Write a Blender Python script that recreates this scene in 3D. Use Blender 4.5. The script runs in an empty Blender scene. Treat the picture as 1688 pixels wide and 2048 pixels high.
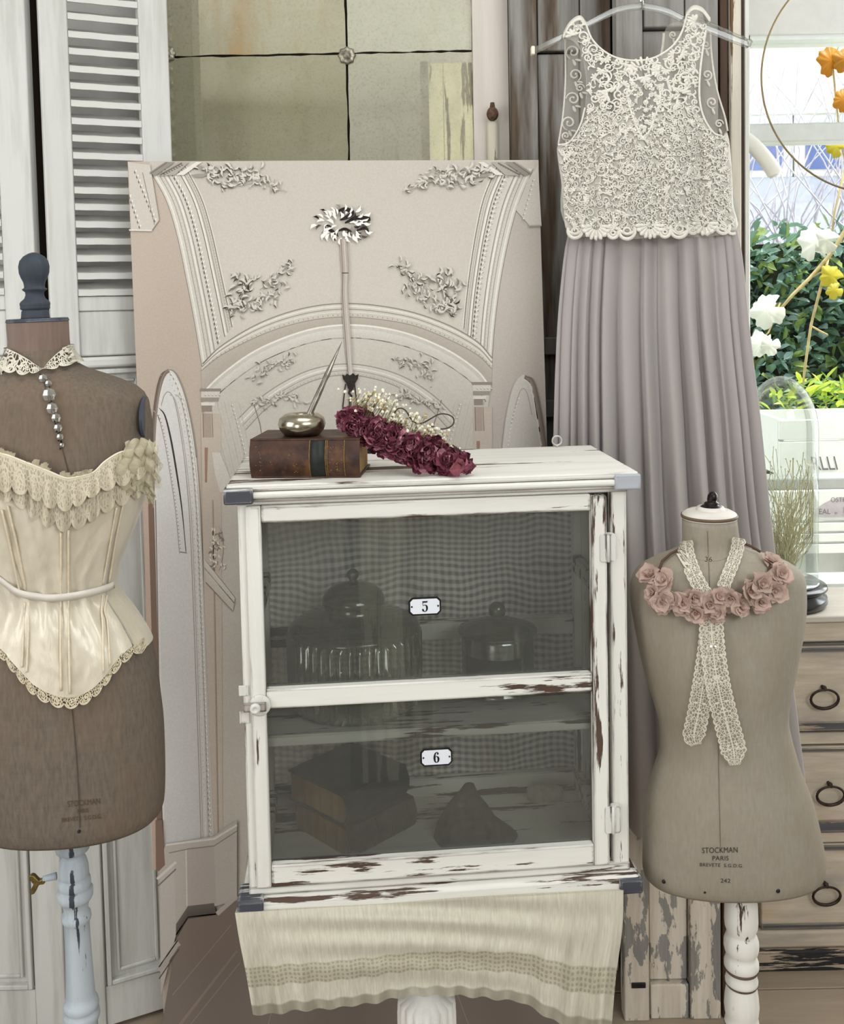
import bpy, bmesh, math, random
import numpy as np
from mathutils import Vector, Matrix, noise as mnoise

random.seed(7)
C = bpy.context.scene.collection
SC = bpy.context.scene
PI = math.pi

# ------------------------------------------------------------------ camera
F_PX, CX, CY = 2000.0, 844.0, 715.0           # focal length and principal point for a 1688 x 2048 frame
EYE = Vector((0.0, 0.0, 1.575))
PITCH, ROLL = math.radians(3.3), math.radians(1.15)
_f = Vector((0, math.cos(PITCH), -math.sin(PITCH)))
_u0 = Vector((0, math.sin(PITCH), math.cos(PITCH)))
_r0 = Vector((1, 0, 0))
_r = _r0 * math.cos(ROLL) - _u0 * math.sin(ROLL)
_u = _r0 * math.sin(ROLL) + _u0 * math.cos(ROLL)
cam_data = bpy.data.cameras.new('camera')
cam = bpy.data.objects.new('camera', cam_data)
C.objects.link(cam)
_b = -_f
cam.matrix_world = Matrix(((_r.x, _u.x, _b.x, EYE.x), (_r.y, _u.y, _b.y, EYE.y), (_r.z, _u.z, _b.z, EYE.z), (0, 0, 0, 1)))
cam_data.sensor_fit = 'VERTICAL'
cam_data.sensor_height = 36.0
cam_data.lens = F_PX / 2048.0 * 36.0
cam_data.shift_y = (CY - 1024.0) / 2048.0
cam_data.clip_start = 0.05
SC.camera = cam


def P(px, py, Y):
    """the point of the room seen at a pixel of the photograph, at distance Y into the room"""
    d = _f + _r * ((px - CX) / F_PX) + _u * (-(py - CY) / F_PX)
    return EYE + d * (Y / d.y)


# ------------------------------------------------------------------ world, sun, window light, added fill lights, exposure
w = bpy.data.worlds.new('world')
SC.world = w
w.use_nodes = True
wn = w.node_tree.nodes
bg = wn['Background']
bg.inputs['Color'].default_value = (0.94, 0.97, 1.0, 1)
bg.inputs['Strength'].default_value = 2.1


def area(name, loc, target, sx, sy, power, col=(1, 1, 1)):
    l = bpy.data.lights.new(name, 'AREA')
    l.shape = 'RECTANGLE'
    l.size, l.size_y, l.energy, l.color = sx, sy, power, col
    o = bpy.data.objects.new(name, l)
    o.location = loc
    o.rotation_euler = (Vector(target) - Vector(loc)).to_track_quat('-Z', 'Y').to_euler()
    C.objects.link(o)
    return o


sun = bpy.data.lights.new('sun', 'SUN')
sun.energy, sun.angle, sun.color = 7.4, math.radians(1.5), (1, 0.96, 0.88)
so = bpy.data.objects.new('sun', sun)
so.rotation_euler = Vector((-0.45, 0.15, -1.0)).to_track_quat('-Z', 'Y').to_euler()
C.objects.link(so)
area('shop_window_light', (1.5, -1.15, 2.72), (-0.2, 2.0, 1.1), 1.7, 1.3, 76, (0.91, 0.96, 1.0))
area('left_window_light', (-2.1, 0.2, 1.85), (0.2, 1.7, 1.1), 1.2, 1.6, 30, (0.97, 0.98, 1.0))
area('garden_window_light', (1.62, 2.44, 1.6), (0.4, 0.9, 1.25), 0.8, 1.3, 30, (0.95, 0.98, 1.0))
area('added_low_fill', (-1.5, -2.6, 1.05), (0.1, 1.6, 0.95), 1.0, 1.9, 34, (0.95, 0.98, 1.0))  # added low light behind the camera for jar and satin highlights, no real door
area('added_top_fill', (0.15, 0.95, 2.96), (0.15, 0.951, 0), 1.3, 0.9, 15, (0.95, 0.98, 1.0))  # added overhead fill to brighten upward faces, no lamp known there
SC.view_settings.view_transform = 'Standard'
SC.view_settings.look = 'None'
SC.view_settings.gamma = 1.0
SC.view_settings.use_curve_mapping = False
SC.view_settings.exposure = -0.2
SC.cycles.use_denoising = True
SC.cycles.max_bounces = 8
SC.cycles.diffuse_bounces = 3
SC.cycles.glossy_bounces = 4
SC.cycles.transparent_max_bounces = 16
SC.cycles.transmission_bounces = 6
SC.cycles.caustics_reflective = False
SC.cycles.caustics_refractive = False


# ------------------------------------------------------------------ helpers: materials
def lin(c):
    out = []
    for v in c[:3]:
        v = v / 255.0
        out.append(v / 12.92 if v <= 0.04045 else ((v + 0.055) / 1.055) ** 2.4)
    return tuple(out) + (1.0,)


class NT:
    """small helper around a material's node tree"""
    def __init__(s, name, rough=0.6, metal=0.0, spec=0.3):
        s.m = bpy.data.materials.new(name)
        s.m.use_nodes = True
        s.t = s.m.node_tree
        s.b = s.t.nodes['Principled BSDF']
        s.out = s.t.nodes['Material Output']
        s.b.inputs['Roughness'].default_value = rough
        s.b.inputs['Metallic'].default_value = metal
        s.b.inputs['Specular IOR Level'].default_value = spec

    def n(s, typ, **kw):
        nd = s.t.nodes.new(typ)
        for k, v in kw.items():
            if k.startswith('_'):
                setattr(nd, k[1:], v)
            else:
                key = k.replace('__', ' ')
                if key.startswith('i') and key[1:].isdigit():
                    s.set(nd.inputs[int(key[1:])], v)
                else:
                    s.set(nd.inputs[key], v)
        return nd

    def set(s, inp, v):
        if isinstance(v, bpy.types.NodeSocket):
            s.t.links.new(v, inp)
        else:
            inp.default_value = v

    def coord(s, scale=(1, 1, 1), kind='Object', rot=(0, 0, 0)):
        tc = s.n('ShaderNodeTexCoord')
        mp = s.n('ShaderNodeMapping')
        s.t.links.new(tc.outputs[kind], mp.inputs['Vector'])
        mp.inputs['Scale'].default_value = scale
        mp.inputs['Rotation'].default_value = rot
        return mp.outputs[0]

    def noise(s, vec, scale, detail=4, rough=0.6):
        return s.n('ShaderNodeTexNoise', Vector=vec, Scale=scale, Detail=detail, Roughness=rough).outputs['Fac']

    def ramp(s, fac, stops):
        r = s.n('ShaderNodeValToRGB', Fac=fac)
        e = r.color_ramp.elements
        while len(e) < len(stops):
            e.new(0.5)
        for i, (p, c) in enumerate(stops):
            e[i].position = p
            e[i].color = c if len(c) == 4 else lin(c)
        return r.outputs['Color']

    def step(s, fac, lo, hi):
        return s.n('ShaderNodeMapRange', Value=fac, From__Min=lo, From__Max=hi, To__Min=0.0, To__Max=1.0).outputs[0]

    def mix(s, fac, a, b):
        m = s.n('ShaderNodeMix', _data_type='RGBA')
        s.set(m.inputs[0], fac)
        s.set(m.inputs[6], a)
        s.set(m.inputs[7], b)
        return m.outputs[2]

    def math(s, op, a, b=0.0):
        m = s.n('ShaderNodeMath', _operation=op)
        s.set(m.inputs[0], a)
        s.set(m.inputs[1], b)
        return m.outputs[0]

    def base(s, c):
        s.set(s.b.inputs['Base Color'], c)

    def bump(s, h, strength=0.2, dist=0.002):
        b = s.n('ShaderNodeBump', Height=h, Strength=strength, Distance=dist)
        s.t.links.new(b.outputs[0], s.b.inputs['Normal'])

    def alpha(s, a):
        s.set(s.b.inputs['Alpha'], a)


def plain(name, rgb, rough=0.6, metal=0.0, var=0.06, scale=30.0, bump=0.0, spec=0.3):
    t = NT(name, rough, metal, spec)
    v = t.coord()
    nz = t.noise(v, scale, 5)
    c = lin(rgb)
    lo = tuple(x * (1 - var * 2) for x in c[:3]) + (1,)
    hi = tuple(min(1, x * (1 + var * 2)) for x in c[:3]) + (1,)
    t.base(t.mix(t.step(nz, 0.3, 0.7), lo, hi))
    if bump:
        t.bump(nz, bump)
    return t.m


def worn(name, paint, under, grain='x', amount=0.42, dirt=(150, 145, 135), edge=0.35, soft=0.014, coarse=1.0, dirtiness=0.35, rough=0.65, spread=0.0):
    """flaking paint over wood; flakes run with the grain and gather on the edges"""
    t = NT(name, rough)
    sc = {'x': (5, 60, 60), 'z': (60, 60, 5), 'y': (60, 5, 60)}[grain]
    g = t.coord(tuple(k * coarse for k in sc))
    fine = t.noise(g, 1.0, 6, 0.65)
    gg = t.coord(tuple(k * 0.22 * coarse for k in sc))
    big = t.noise(gg, 1.0, 4, 0.6)
    m = t.math('ADD', t.math('MULTIPLY', fine, 0.5), t.math('MULTIPLY', big, 0.5))
    if edge > 0:
        bev = t.n('ShaderNodeBevel', Radius=0.006, _samples=4)
        geo = t.n('ShaderNodeNewGeometry')
        d = t.n('ShaderNodeVectorMath', _operation='DOT_PRODUCT')
        t.t.links.new(bev.outputs[0], d.inputs[0])
        t.t.links.new(geo.outputs['Normal'], d.inputs[1])
        e = t.step(d.outputs['Value'], 0.995, 0.80)
        m = t.math('SUBTRACT', m, t.math('MULTIPLY', e, edge * 0.28))
    chip = t.step(m, amount, amount - soft)
    dn = t.noise(t.coord(tuple(k * 0.5 for k in sc)), 1.0, 5)
    pc = t.mix(t.math('MULTIPLY', t.step(dn, 0.45, 0.75), dirtiness), lin(paint), lin(dirt))
    un = t.mix(fine, lin(under), tuple(x * 0.45 for x in lin(under)[:3]) + (1,))
    t.base(t.mix(chip, pc, un))
    t.bump(t.math('SUBTRACT', t.math('MULTIPLY', fine, 0.4), chip), 0.5, 0.0015)
    return t.m


def wood(name, c1, c2, grain='x', scale=1.0, rough=0.6, c3=None, bump=0.25):
    t = NT(name, rough)
    sc = {'x': (4, 45, 45), 'z': (45, 45, 4), 'y': (45, 4, 45)}[grain]
    g = t.noise(t.coord(tuple(k * scale for k in sc)), 1.0, 7, 0.65)
    c = t.mix(t.step(g, 0.3, 0.7), lin(c1), lin(c2))
    if c3:
        p = t.noise(t.coord(tuple(k * 0.2 * scale for k in sc)), 1.0, 4, 0.6)
        c = t.mix(t.step(p, 0.5, 0.62), c, lin(c3))
    t.base(c)
    t.bump(g, bump, 0.0015)
    return t.m


def glass(name, tint, gloss=0.08, rough=0.02, solid=0.0, solid_rgb=(120, 125, 115), fmul=1.0):
    """thin clear glass: tinted see-through plus a fresnel reflection"""
    t = NT(name)
    tr = t.n('ShaderNodeBsdfTransparent', Color=tint if len(tint) == 4 else lin(tint))
    gl = t.n('ShaderNodeBsdfGlossy', Roughness=rough)
    fr = t.n('ShaderNodeFresnel', IOR=1.45)
    f = t.math('MAXIMUM', t.math('MULTIPLY', fr.outputs[0], fmul), gloss)
    base = tr.outputs[0]
    if solid:
        df = t.n('ShaderNodeBsdfDiffuse', Color=lin(solid_rgb))
        ms = t.n('ShaderNodeMixShader', i0=solid, i1=tr.outputs[0], i2=df.outputs[0])
        base = ms.outputs[0]
    mx = t.n('ShaderNodeMixShader', i0=f, i1=base, i2=gl.outputs[0])
    t.t.links.new(mx.outputs[0], t.out.inputs[0])
    return t.m


# ------------------------------------------------------------------ helpers: objects
INV = {}


def thing(name, label, cat, loc, rotz=0.0, group=None, kind=None, parent=None):
    o = bpy.data.objects.new(name, None)
    C.objects.link(o)
    o.empty_display_size = 0.05
    o.location = loc
    o.rotation_euler = (0, 0, rotz)
    mtx = Matrix.Translation(Vector(loc)) @ Matrix.Rotation(rotz, 4, 'Z')
    INV[o.name] = mtx.inverted()
    tag(o, label, cat, group, kind)
    return o


def tag(o, label=None, cat=None, group=None, kind=None):
    if label: o['label'] = label
    if cat: o['category'] = cat
    if group: o['group'] = group
    if kind: o['kind'] = kind
    return o


def catmull(pts, n=8, closed=False):
    pts = [Vector(p) if len(p) == 3 else Vector((p[0], p[1], 0)) for p in pts]
    out = []
    N = len(pts)
    for i in range(N if closed else N - 1):
        p0 = pts[(i - 1) % N] if closed or i > 0 else pts[0] * 2 - pts[1]
        p1, p2 = pts[i], pts[(i + 1) % N]
        p3 = pts[(i + 2) % N] if closed or i < N - 2 else pts[-1] * 2 - pts[-2]
        for k in range(n):
            t = k / n
            out.append(0.5 * ((2 * p1) + (p2 - p0) * t + (2 * p0 - 5 * p1 + 4 * p2 - p3) * t * t + (3 * p1 - p0 - 3 * p2 + p3) * t ** 3))
    if not closed:
        out.append(pts[-1])
    return out


def cm2(pts, n=8, closed=False):
    return [(v.x, v.y) for v in catmull(pts, n, closed)]


def interp(tab, x):
    """smooth table lookup; tab is a list of (x, value) sorted by x"""
    if x <= tab[0][0]: return tab[0][1]
    for i in range(len(tab) - 1):
        if x <= tab[i + 1][0]:
            x0, y0 = tab[i]; x1, y1 = tab[i + 1]
            t = (x - x0) / (x1 - x0)
            m0 = (y1 - tab[i - 1][1]) / (x1 - tab[i - 1][0]) * (x1 - x0) if i > 0 else (y1 - y0)
            m1 = (tab[i + 2][1] - y0) / (tab[i + 2][0] - x0) * (x1 - x0) if i + 2 < len(tab) else (y1 - y0)
            t2, t3 = t * t, t ** 3
            return (2 * t3 - 3 * t2 + 1) * y0 + (t3 - 2 * t2 + t) * m0 + (-2 * t3 + 3 * t2) * y1 + (t3 - t2) * m1
    return tab[-1][1]


class MB:
    """collects geometry and links it as ONE mesh object"""
    def __init__(s):
        s.v, s.f, s.uv = [], [], {}
        s.mi = {}

    def add(s, verts, faces, uvs=None, mi=0):
        o = len(s.v)
        s.v += [Vector(p) for p in verts]
        for k, fc in enumerate(faces):
            if uvs is not None:
                s.uv[len(s.f)] = [uvs[i] for i in fc]
            if mi: s.mi[len(s.f)] = mi
            s.f.append(tuple(i + o for i in fc))
        return s

    def box(s, x0, x1, y0, y1, z0, z1, mtx=None, mi=0):
        vs = [Vector((x, y, z)) for x in (x0, x1) for y in (y0, y1) for z in (z0, z1)]
        if mtx: vs = [mtx @ p for p in vs]
        return s.add(vs, [(0, 1, 3, 2), (4, 6, 7, 5), (0, 4, 5, 1), (2, 3, 7, 6), (0, 2, 6, 4), (1, 5, 7, 3)], mi=mi)

    def loft(s, rings, closed=True, cap0=False, cap1=False, uvs=False, mi=0):
        n = len(rings[0])
        vs = [p for r in rings for p in r]
        fs = []
        for i in range(len(rings) - 1):
            for j in range(n if closed else n - 1):
                k = (j + 1) % n
                fs.append((i * n + j, i * n + k, (i + 1) * n + k, (i + 1) * n + j))
        uv = None
        if uvs:
            uv = [(j / (n - 1), i / (len(rings) - 1)) for i in range(len(rings)) for j in range(n)]
        if cap0: fs.append(tuple(range(n))[::-1])
        if cap1: fs.append(tuple((len(rings) - 1) * n + j for j in range(n)))
        return s.add(vs, fs, uv, mi)

    def tube(s, pts, r, n=8, caps=True, flat=1.0, mi=0):
        pts = [Vector(p) for p in pts]
        rr = r if isinstance(r, (list, tuple)) else [r] * len(pts)
        rings = []
        up = Vector((0.13, 0.2, 0.97))
        for i, p in enumerate(pts):
            t = (pts[min(i + 1, len(pts) - 1)] - pts[max(i - 1, 0)])
            if t.length < 1e-9: t = Vector((0, 0, 1))
            t.normalize()
            a = t.cross(up)
            if a.length < 0.05: a = t.cross(Vector((1, 0, 0)))
            a.normalize()
            b = t.cross(a)
            up = -b if False else up
            rings.append([p + (a * math.cos(q) + b * math.sin(q) * flat) * rr[i] for q in [2 * PI * k / n for k in range(n)]])
        return s.loft(rings, True, caps, caps, mi=mi)

    def lathe(s, prof, n=24, c=(0, 0, 0), ex=1.0, ey=1.0, ribs=None, mtx=None, mi=0, caps=True):
        """prof: (r, z) from bottom to top; ribs(theta, z) multiplies r"""
        c = Vector(c)
        rings = []
        for r, z in prof:
            ring = []
            for k in range(n):
                th = 2 * PI * k / n
                q = r * (ribs(th, z) if ribs else 1.0)
                p = Vector((q * math.cos(th) * ex, q * math.sin(th) * ey, z))
                if mtx: p = mtx @ p
                ring.append(c + p)
            rings.append(ring)
        return s.loft(rings, True, caps, caps, mi=mi)

    def ball(s, c, r, n=8, m=6, sx=1, sy=1, sz=1, mtx=None, mi=0):
        c = Vector(c)
        rings = []
        for i in range(m + 1):
            ph = -PI / 2 + PI * i / m
            rad = max(math.cos(ph), 0.02)
            ring = []
            for k in range(n):
                p = Vector((rad * math.cos(2 * PI * k / n) * r * sx, rad * math.sin(2 * PI * k / n) * r * sy, math.sin(ph) * r * sz))
                if mtx: p = mtx @ p
                ring.append(c + p)
            rings.append(ring)
        return s.loft(rings, True, True, True, mi=mi)

    def ribbon(s, pts, side, width, uvlen=None, mi=0):
        """flat strip along pts; side(i) gives the unit vector across; width number or list; uv u=length in m, v=0..1"""
        vs, uv = [], []
        L = 0.0
        for i, p in enumerate(pts):
            p = Vector(p)
            if i: L += (p - Vector(pts[i - 1])).length
            wd = width[i] if isinstance(width, (list, tuple)) else width
            d = side(i) if callable(side) else side
            vs += [p - d * wd / 2, p + d * wd / 2]
            uv += [(L, 0), (L, 1)]
        fs = [(2 * i, 2 * i + 2, 2 * i + 3, 2 * i + 1) for i in range(len(pts) - 1)]
        return s.add(vs, fs, uv, mi)

    def prism(s, poly, y0, y1, mtx=None, mi=0):
        """outline in x,z extruded in y"""
        n = len(poly)
        vs = [Vector((x, y0, z)) for x, z in poly] + [Vector((x, y1, z)) for x, z in poly]
        if mtx: vs = [mtx @ p for p in vs]
        fs = [tuple(range(n)), tuple(range(2 * n - 1, n - 1, -1))]
        for i in range(n):
            j = (i + 1) % n
            fs.append((i, i + n, j + n, j))
        return s.add(vs, fs, mi=mi)

    def build(s, name, mat, parent=None, smooth=False, bevel=0.0, local=False, label=None, kind=None, seg=2, angle=40, solid=0.0, autosmooth=False):
        me = bpy.data.meshes.new(name)
        root = parent
        while root is not None and root.parent is not None:
            root = root.parent
        vs = s.v
        if root is not None and not local and root.name in INV:
            inv = INV[root.name]
            vs = [inv @ p for p in vs]
        me.from_pydata([tuple(p) for p in vs], [], s.f)
        for m in (mat if isinstance(mat, (list, tuple)) else [mat]):
            me.materials.append(m)
        if s.mi:
            for k, v in s.mi.items():
                me.polygons[k].material_index = v
        if s.uv:
            ul = me.uv_layers.new(name='UVMap')
            for k, co in s.uv.items():
                for li, c in zip(me.polygons[k].loop_indices, co):
                    ul.data[li].uv = c
        bm = bmesh.new()
        bm.from_mesh(me)
        if not s.uv or bevel:
            bmesh.ops.recalc_face_normals(bm, faces=bm.faces)
        bm.to_mesh(me)
        bm.free()
        if smooth or bevel or autosmooth:
            me.polygons.foreach_set('use_smooth', [True] * len(me.polygons))
            if bevel or autosmooth:
                me.set_sharp_from_angle(angle=math.radians(angle))
        o = bpy.data.objects.new(name, me)
        C.objects.link(o)
        if parent is not None:
            o.parent = parent
        if bevel:
            b = o.modifiers.new('bevel', 'BEVEL')
            b.width, b.segments, b.limit_method, b.angle_limit = bevel, seg, 'ANGLE', math.radians(35)
        if solid:
            sd = o.modifiers.new('solid', 'SOLIDIFY')
            sd.thickness, sd.offset = solid, 0
        if label: o['label'] = label
        if kind: o['kind'] = kind
        return o


def text_mesh(body, size, xscale=1.0, shear=0.0, align='CENTER', space=1.0):
    """flat lettering as (verts, faces) around the origin, x right, y up"""
    cu = bpy.data.curves.new('lettering', 'FONT')
    cu.body, cu.size, cu.align_x, cu.align_y = body, size, align, 'CENTER'
    cu.shear, cu.space_character = shear, space
    cu.resolution_u = 3
    ob = bpy.data.objects.new('lettering', cu)
    C.objects.link(ob)
    bpy.context.view_layer.update()
    dg = bpy.context.evaluated_depsgraph_get()
    me = bpy.data.meshes.new_from_object(ob.evaluated_get(dg))
    vs = [(v.co.x * xscale, v.co.y) for v in me.vertices]
    fs = [tuple(p.vertices) for p in me.polygons]
    bpy.data.objects.remove(ob)
    bpy.data.curves.remove(cu)
    bpy.data.meshes.remove(me)
    return vs, fs


def copy_tree(o, parent=None):
    c = o.copy()
    C.objects.link(c)
    c.parent = parent
    for ch in [k for k in C.objects if k.parent == o]:
        copy_tree(ch, c)
    return c


def structure(mb, name, mat, parent=None, **kw):
    o = mb.build(name, mat, parent, **kw)
    o['kind'] = 'structure'
    return o
# ------------------------------------------------------------------ materials used in more than one place
M_WALL = plain('wall_plaster', (212, 211, 206), 0.85, var=0.03, scale=8)
M_CEIL = plain('ceiling_paint', (232, 230, 224), 0.9, var=0.02)
M_DARKGAP = plain('dark_gap', (38, 32, 27), 0.9)
M_IRON = plain('blackened_iron', (48, 46, 46), 0.5, 0.6, var=0.2, scale=80)
M_BRASS = plain('old_brass', (122, 104, 62), 0.42, 0.85, var=0.2, scale=90)
M_WHITE_X = worn('chippy_white_x', (228, 225, 216), (92, 72, 60), 'x', 0.474, edge=0.6, dirtiness=0.25)
M_WHITE_Z = worn('chippy_white_z', (228, 225, 216), (92, 72, 60), 'z', 0.428, edge=0.55, dirtiness=0.25)
M_WHITE_SOFT = worn('soft_white_paint', (222, 219, 210), (110, 95, 82), 'z', 0.30, edge=0.25, dirtiness=0.4)
M_SHUTTER = worn('shutter_paint', (214, 213, 207), (150, 145, 130), 'z', 0.26, dirt=(168, 166, 156), edge=0.3, dirtiness=0.7)
M_SHUTTER_X = worn('shutter_slat_paint', (216, 215, 208), (150, 145, 130), 'x', 0.26, dirt=(176, 174, 164), edge=0.25, dirtiness=0.5)
M_PALE = worn('painted_stile', (216, 206, 196), (150, 130, 110), 'z', 0.24, dirt=(190, 178, 165), edge=0.2, dirtiness=0.5)

# ------------------------------------------------------------------ room shell
RX0, RX1, RY0, RY1, RZ = -2.5, 2.5, -2.8, 2.5, 3.0
sh = MB().box(RX0, RX1, RY0, RY1, -0.12, -0.016)
floor = structure(sh, 'floor', plain('floor_slab', (120, 108, 96), 0.9))
mp_ = [wood('floor_oak_%d' % i, a, b, 'x', 0.8, 0.55, c3=c) for i, (a, b, c) in enumerate([
    ((176, 160, 140), (150, 133, 114), (165, 148, 128)), ((186, 170, 150), (160, 144, 125), (150, 133, 115)), ((168, 152, 134), (140, 124, 106), (158, 141, 122))])]
k = 0
yy = -0.1
while yy < 2.48:
    x = -1.6 + (k * 0.47) % 0.9
    xs = [-1.6] + [q for q in (x, x + 1.1, x + 2.2, x + 3.3) if q < 1.75] + [1.8]
    y1 = min(yy + 0.118, 2.49)
    for a, b in zip(xs[:-1], xs[1:]):
        if b - a < 0.05: continue
        MB().box(a + 0.001, b - 0.001, yy + 0.001, y1 - 0.001, -0.0159, 0.0).build('plank', mp_[(k * 7 + int(a * 5)) % 3], floor, bevel=0.0015, seg=1)
    yy += 0.12
    k += 1
structure(MB().box(RX0, RX1, RY0, RY1 + 0.12, RZ, RZ + 0.1), 'ceiling', M_CEIL)
structure(MB().box(RX0 - 0.1, RX0, RY0, RY1, -0.1, RZ), 'wall_left', M_WALL)
structure(MB().box(RX1, RX1 + 0.1, RY0, RY1, -0.1, RZ), 'wall_right', M_WALL)
structure(MB().box(RX0, RX1, RY0 - 0.1, RY0, -0.1, RZ), 'wall_front', M_WALL)
WX0, WX1, WZ0, WZ1 = 0.815, 1.95, 0.80, P(1590, 66, 2.5).z
wb = MB()
wb.box(RX0, WX0, 2.5, 2.62, -0.1, RZ)
wb.box(WX1, RX1, 2.5, 2.62, -0.1, RZ)
wb.box(WX0, WX1, 2.5, 2.62, -0.1, WZ0)
wb.box(WX0, WX1, 2.5, 2.62, WZ1, RZ)
structure(wb, 'wall_back', plain('back_wall_paint', (222, 220, 215), 0.85, var=0.02))

# window with frame bars and panes
M_WINF = plain('window_frame_paint', (226, 230, 224), 0.45, var=0.02)
M_WINF2 = plain('window_bar_paint', (200, 202, 196), 0.5, var=0.03)
M_PANE = glass('window_glass', (250, 251, 250), 0.004, fmul=0.2)
zt0, zt1 = P(1590, 287, 2.55).z, P(1590, 250, 2.55).z
zm0, zm1 = P(1590, 976, 2.55).z, P(1590, 953, 2.55).z
wf = MB()
wf.box(WX0, WX0 + 0.012, 2.515, 2.6, WZ0, WZ1)
wf.box(WX1 - 0.05, WX1, 2.515, 2.6, WZ0, WZ1)
wf.box(WX0, WX1, 2.515, 2.6, WZ1 - 0.012, WZ1 + 0.0)
wf.box(WX0, WX1, 2.515, 2.6, WZ0, WZ0 + 0.03)
win = structure(wf, 'window_1', M_WINF)
structure(MB().box(WX0 + 0.012, WX1 - 0.05, 2.52, 2.59, zt0, zt1), 'window_bar', M_WINF2, win, bevel=0.004)
structure(MB().box(WX0 + 0.012, WX1 - 0.05, 2.52, 2.59, zm0, zm1), 'window_bar', M_WINF2, win, bevel=0.004)
for a, b in ((WZ0 + 0.03, zm0), (zm1, zt0), (zt1, WZ1 - 0.012)):
    structure(MB().box(WX0 + 0.012, WX1 - 0.05, 2.553, 2.557, a, b), 'pane', M_PANE, win)

# brown jamb between the shutters and cream strips beside the window
def vx(px, Y, py=400):
    return P(px, py, Y).x

jm = MB().box(vx(50, 2.16, 0) - 0.05, vx(80, 2.16, 0) + 0.03, 2.15, 2.20, 0, 2.6)
structure(jm, 'trim_1', wood('dark_jamb', (70, 55, 44), (46, 35, 28), 'z', 0.7))

# ------------------------------------------------------------------ louvred shutters
def shutter(loc, rot, W, left, right, ztop, zl0, pitch, nsl, label):
    t = thing('louvred_shutter', label, 'shutter', loc, rot, 'louvred shutters')
    D = 0.034
    MB().box(0, left, 0, D, 0.01, ztop).build('stile', M_SHUTTER, t, bevel=0.003, local=True)
    MB().box(W - right, W, 0, D, 0.01, ztop).build('stile', M_SHUTTER, t, bevel=0.003, local=True)
    x0, x1 = left, W - right
    prof = [(0.001, 0), (0.001, 0.0125), (0.004, 0.0138), (0.020, 0.0150), (0.052, 0.030), (0.052, 0.025), (0.020, 0.006), (0.006, 0.0)]
    proto = None
    for k in range(nsl):
        z = zl0 + k * pitch
        if proto is None:
            sl = MB()
            n = 6
            rings = []
            for i in range(7):
                x = x0 + 0.0005 + (x1 - x0 - 0.001) * i / 6
                rings.append([Vector((x, y, zz + random.uniform(-.0006, .0006))) for y, zz in prof])
            sl.loft(rings, True, True, True)
            proto = sl.build('slat', M_SHUTTER_X, t, local=True)
            proto.location = (0, 0, z)
        else:
            c = proto.copy()
            C.objects.link(c)
            c.location = (0, 0, z + random.uniform(-.001, .001))
    zb = zl0 - 0.002
    MB().box(x0, x1, 0.006, D - 0.004, zb - 0.03, zb).build('rail', M_SHUTTER, t, bevel=0.002, local=True)
    z1 = zb - 0.03
    MB().box(x0, x1, 0.010, D - 0.006, z1 - 0.095, z1).build('panel', M_SHUTTER, t, bevel=0.004, local=True)
    z2 = z1 - 0.095
    MB().box(x0 - 0.002, x1 + 0.002, -0.006, D - 0.004, z2 - 0.024, z2 - 0.002).build('moulding', M_SHUTTER_X, t, bevel=0.006, local=True)
    z3 = z2 - 0.024
    MB().box(x0, x1, 0.012, D - 0.006, 0.10, z3).build('panel', M_SHUTTER, t, local=True)
    # nested frames on the lower panel
    for q, (ins, th, pr) in enumerate(((0.004, 0.010, -0.002), (0.026, 0.007, 0.006))):
        a, b, c0, c1 = x0 + ins, x1 - ins, 0.10 + ins, z3 - ins
        fr = MB()
        fr.box(a, a + th, pr, 0.013, c0, c1).box(b - th, b, pr, 0.013, c0, c1).box(a + th, b - th, pr, 0.013, c1 - th, c1).box(a + th, b - th, pr, 0.013, c0, c0 + th)
        fr.build('moulding', M_SHUTTER, t, bevel=0.002, local=True)
    MB().box(x0, x1, 0.004, D - 0.004, 0.012, 0.10).build('rail', M_SHUTTER, t, bevel=0.002, local=True)
    return t

p = P(82, 160, 2.06)
zl = P(146, 592, 2.085).z
shutter((p.x, 2.06, 0), math.radians(25), 0.2587, 0.0556, 0.0613, 2.42, zl, 0.0354, 23, 'white louvred shutter with slats visible, standing behind the dark-finialled dress form')
p = P(54, 160, 2.08)
shutter((p.x - 0.40, 2.08, 0), 0, 0.40, 0.06, 0.066, 2.42, zl + 0.006, 0.0356, 22, 'white louvred shutter cut off by the left edge, only its plain stile in view')

# ------------------------------------------------------------------ antique mirror in a painted frame
YM = 2.33
def zpx(py, Y, px=640):
    return P(px, py, Y).z

mir = thing('mirror_panel', 'large antiqued mirror of square foxed tiles with rosettes behind the printed canvas', 'mirror', (vx(640, YM), YM + 0.03, 0))
MB().box(vx(318, YM, 160), vx(948, YM, 160), YM + 0.008, YM + 0.03, 0.02, 2.5).build('backing', plain('mirror_backing', (28, 25, 20), 0.9), mir)


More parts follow.
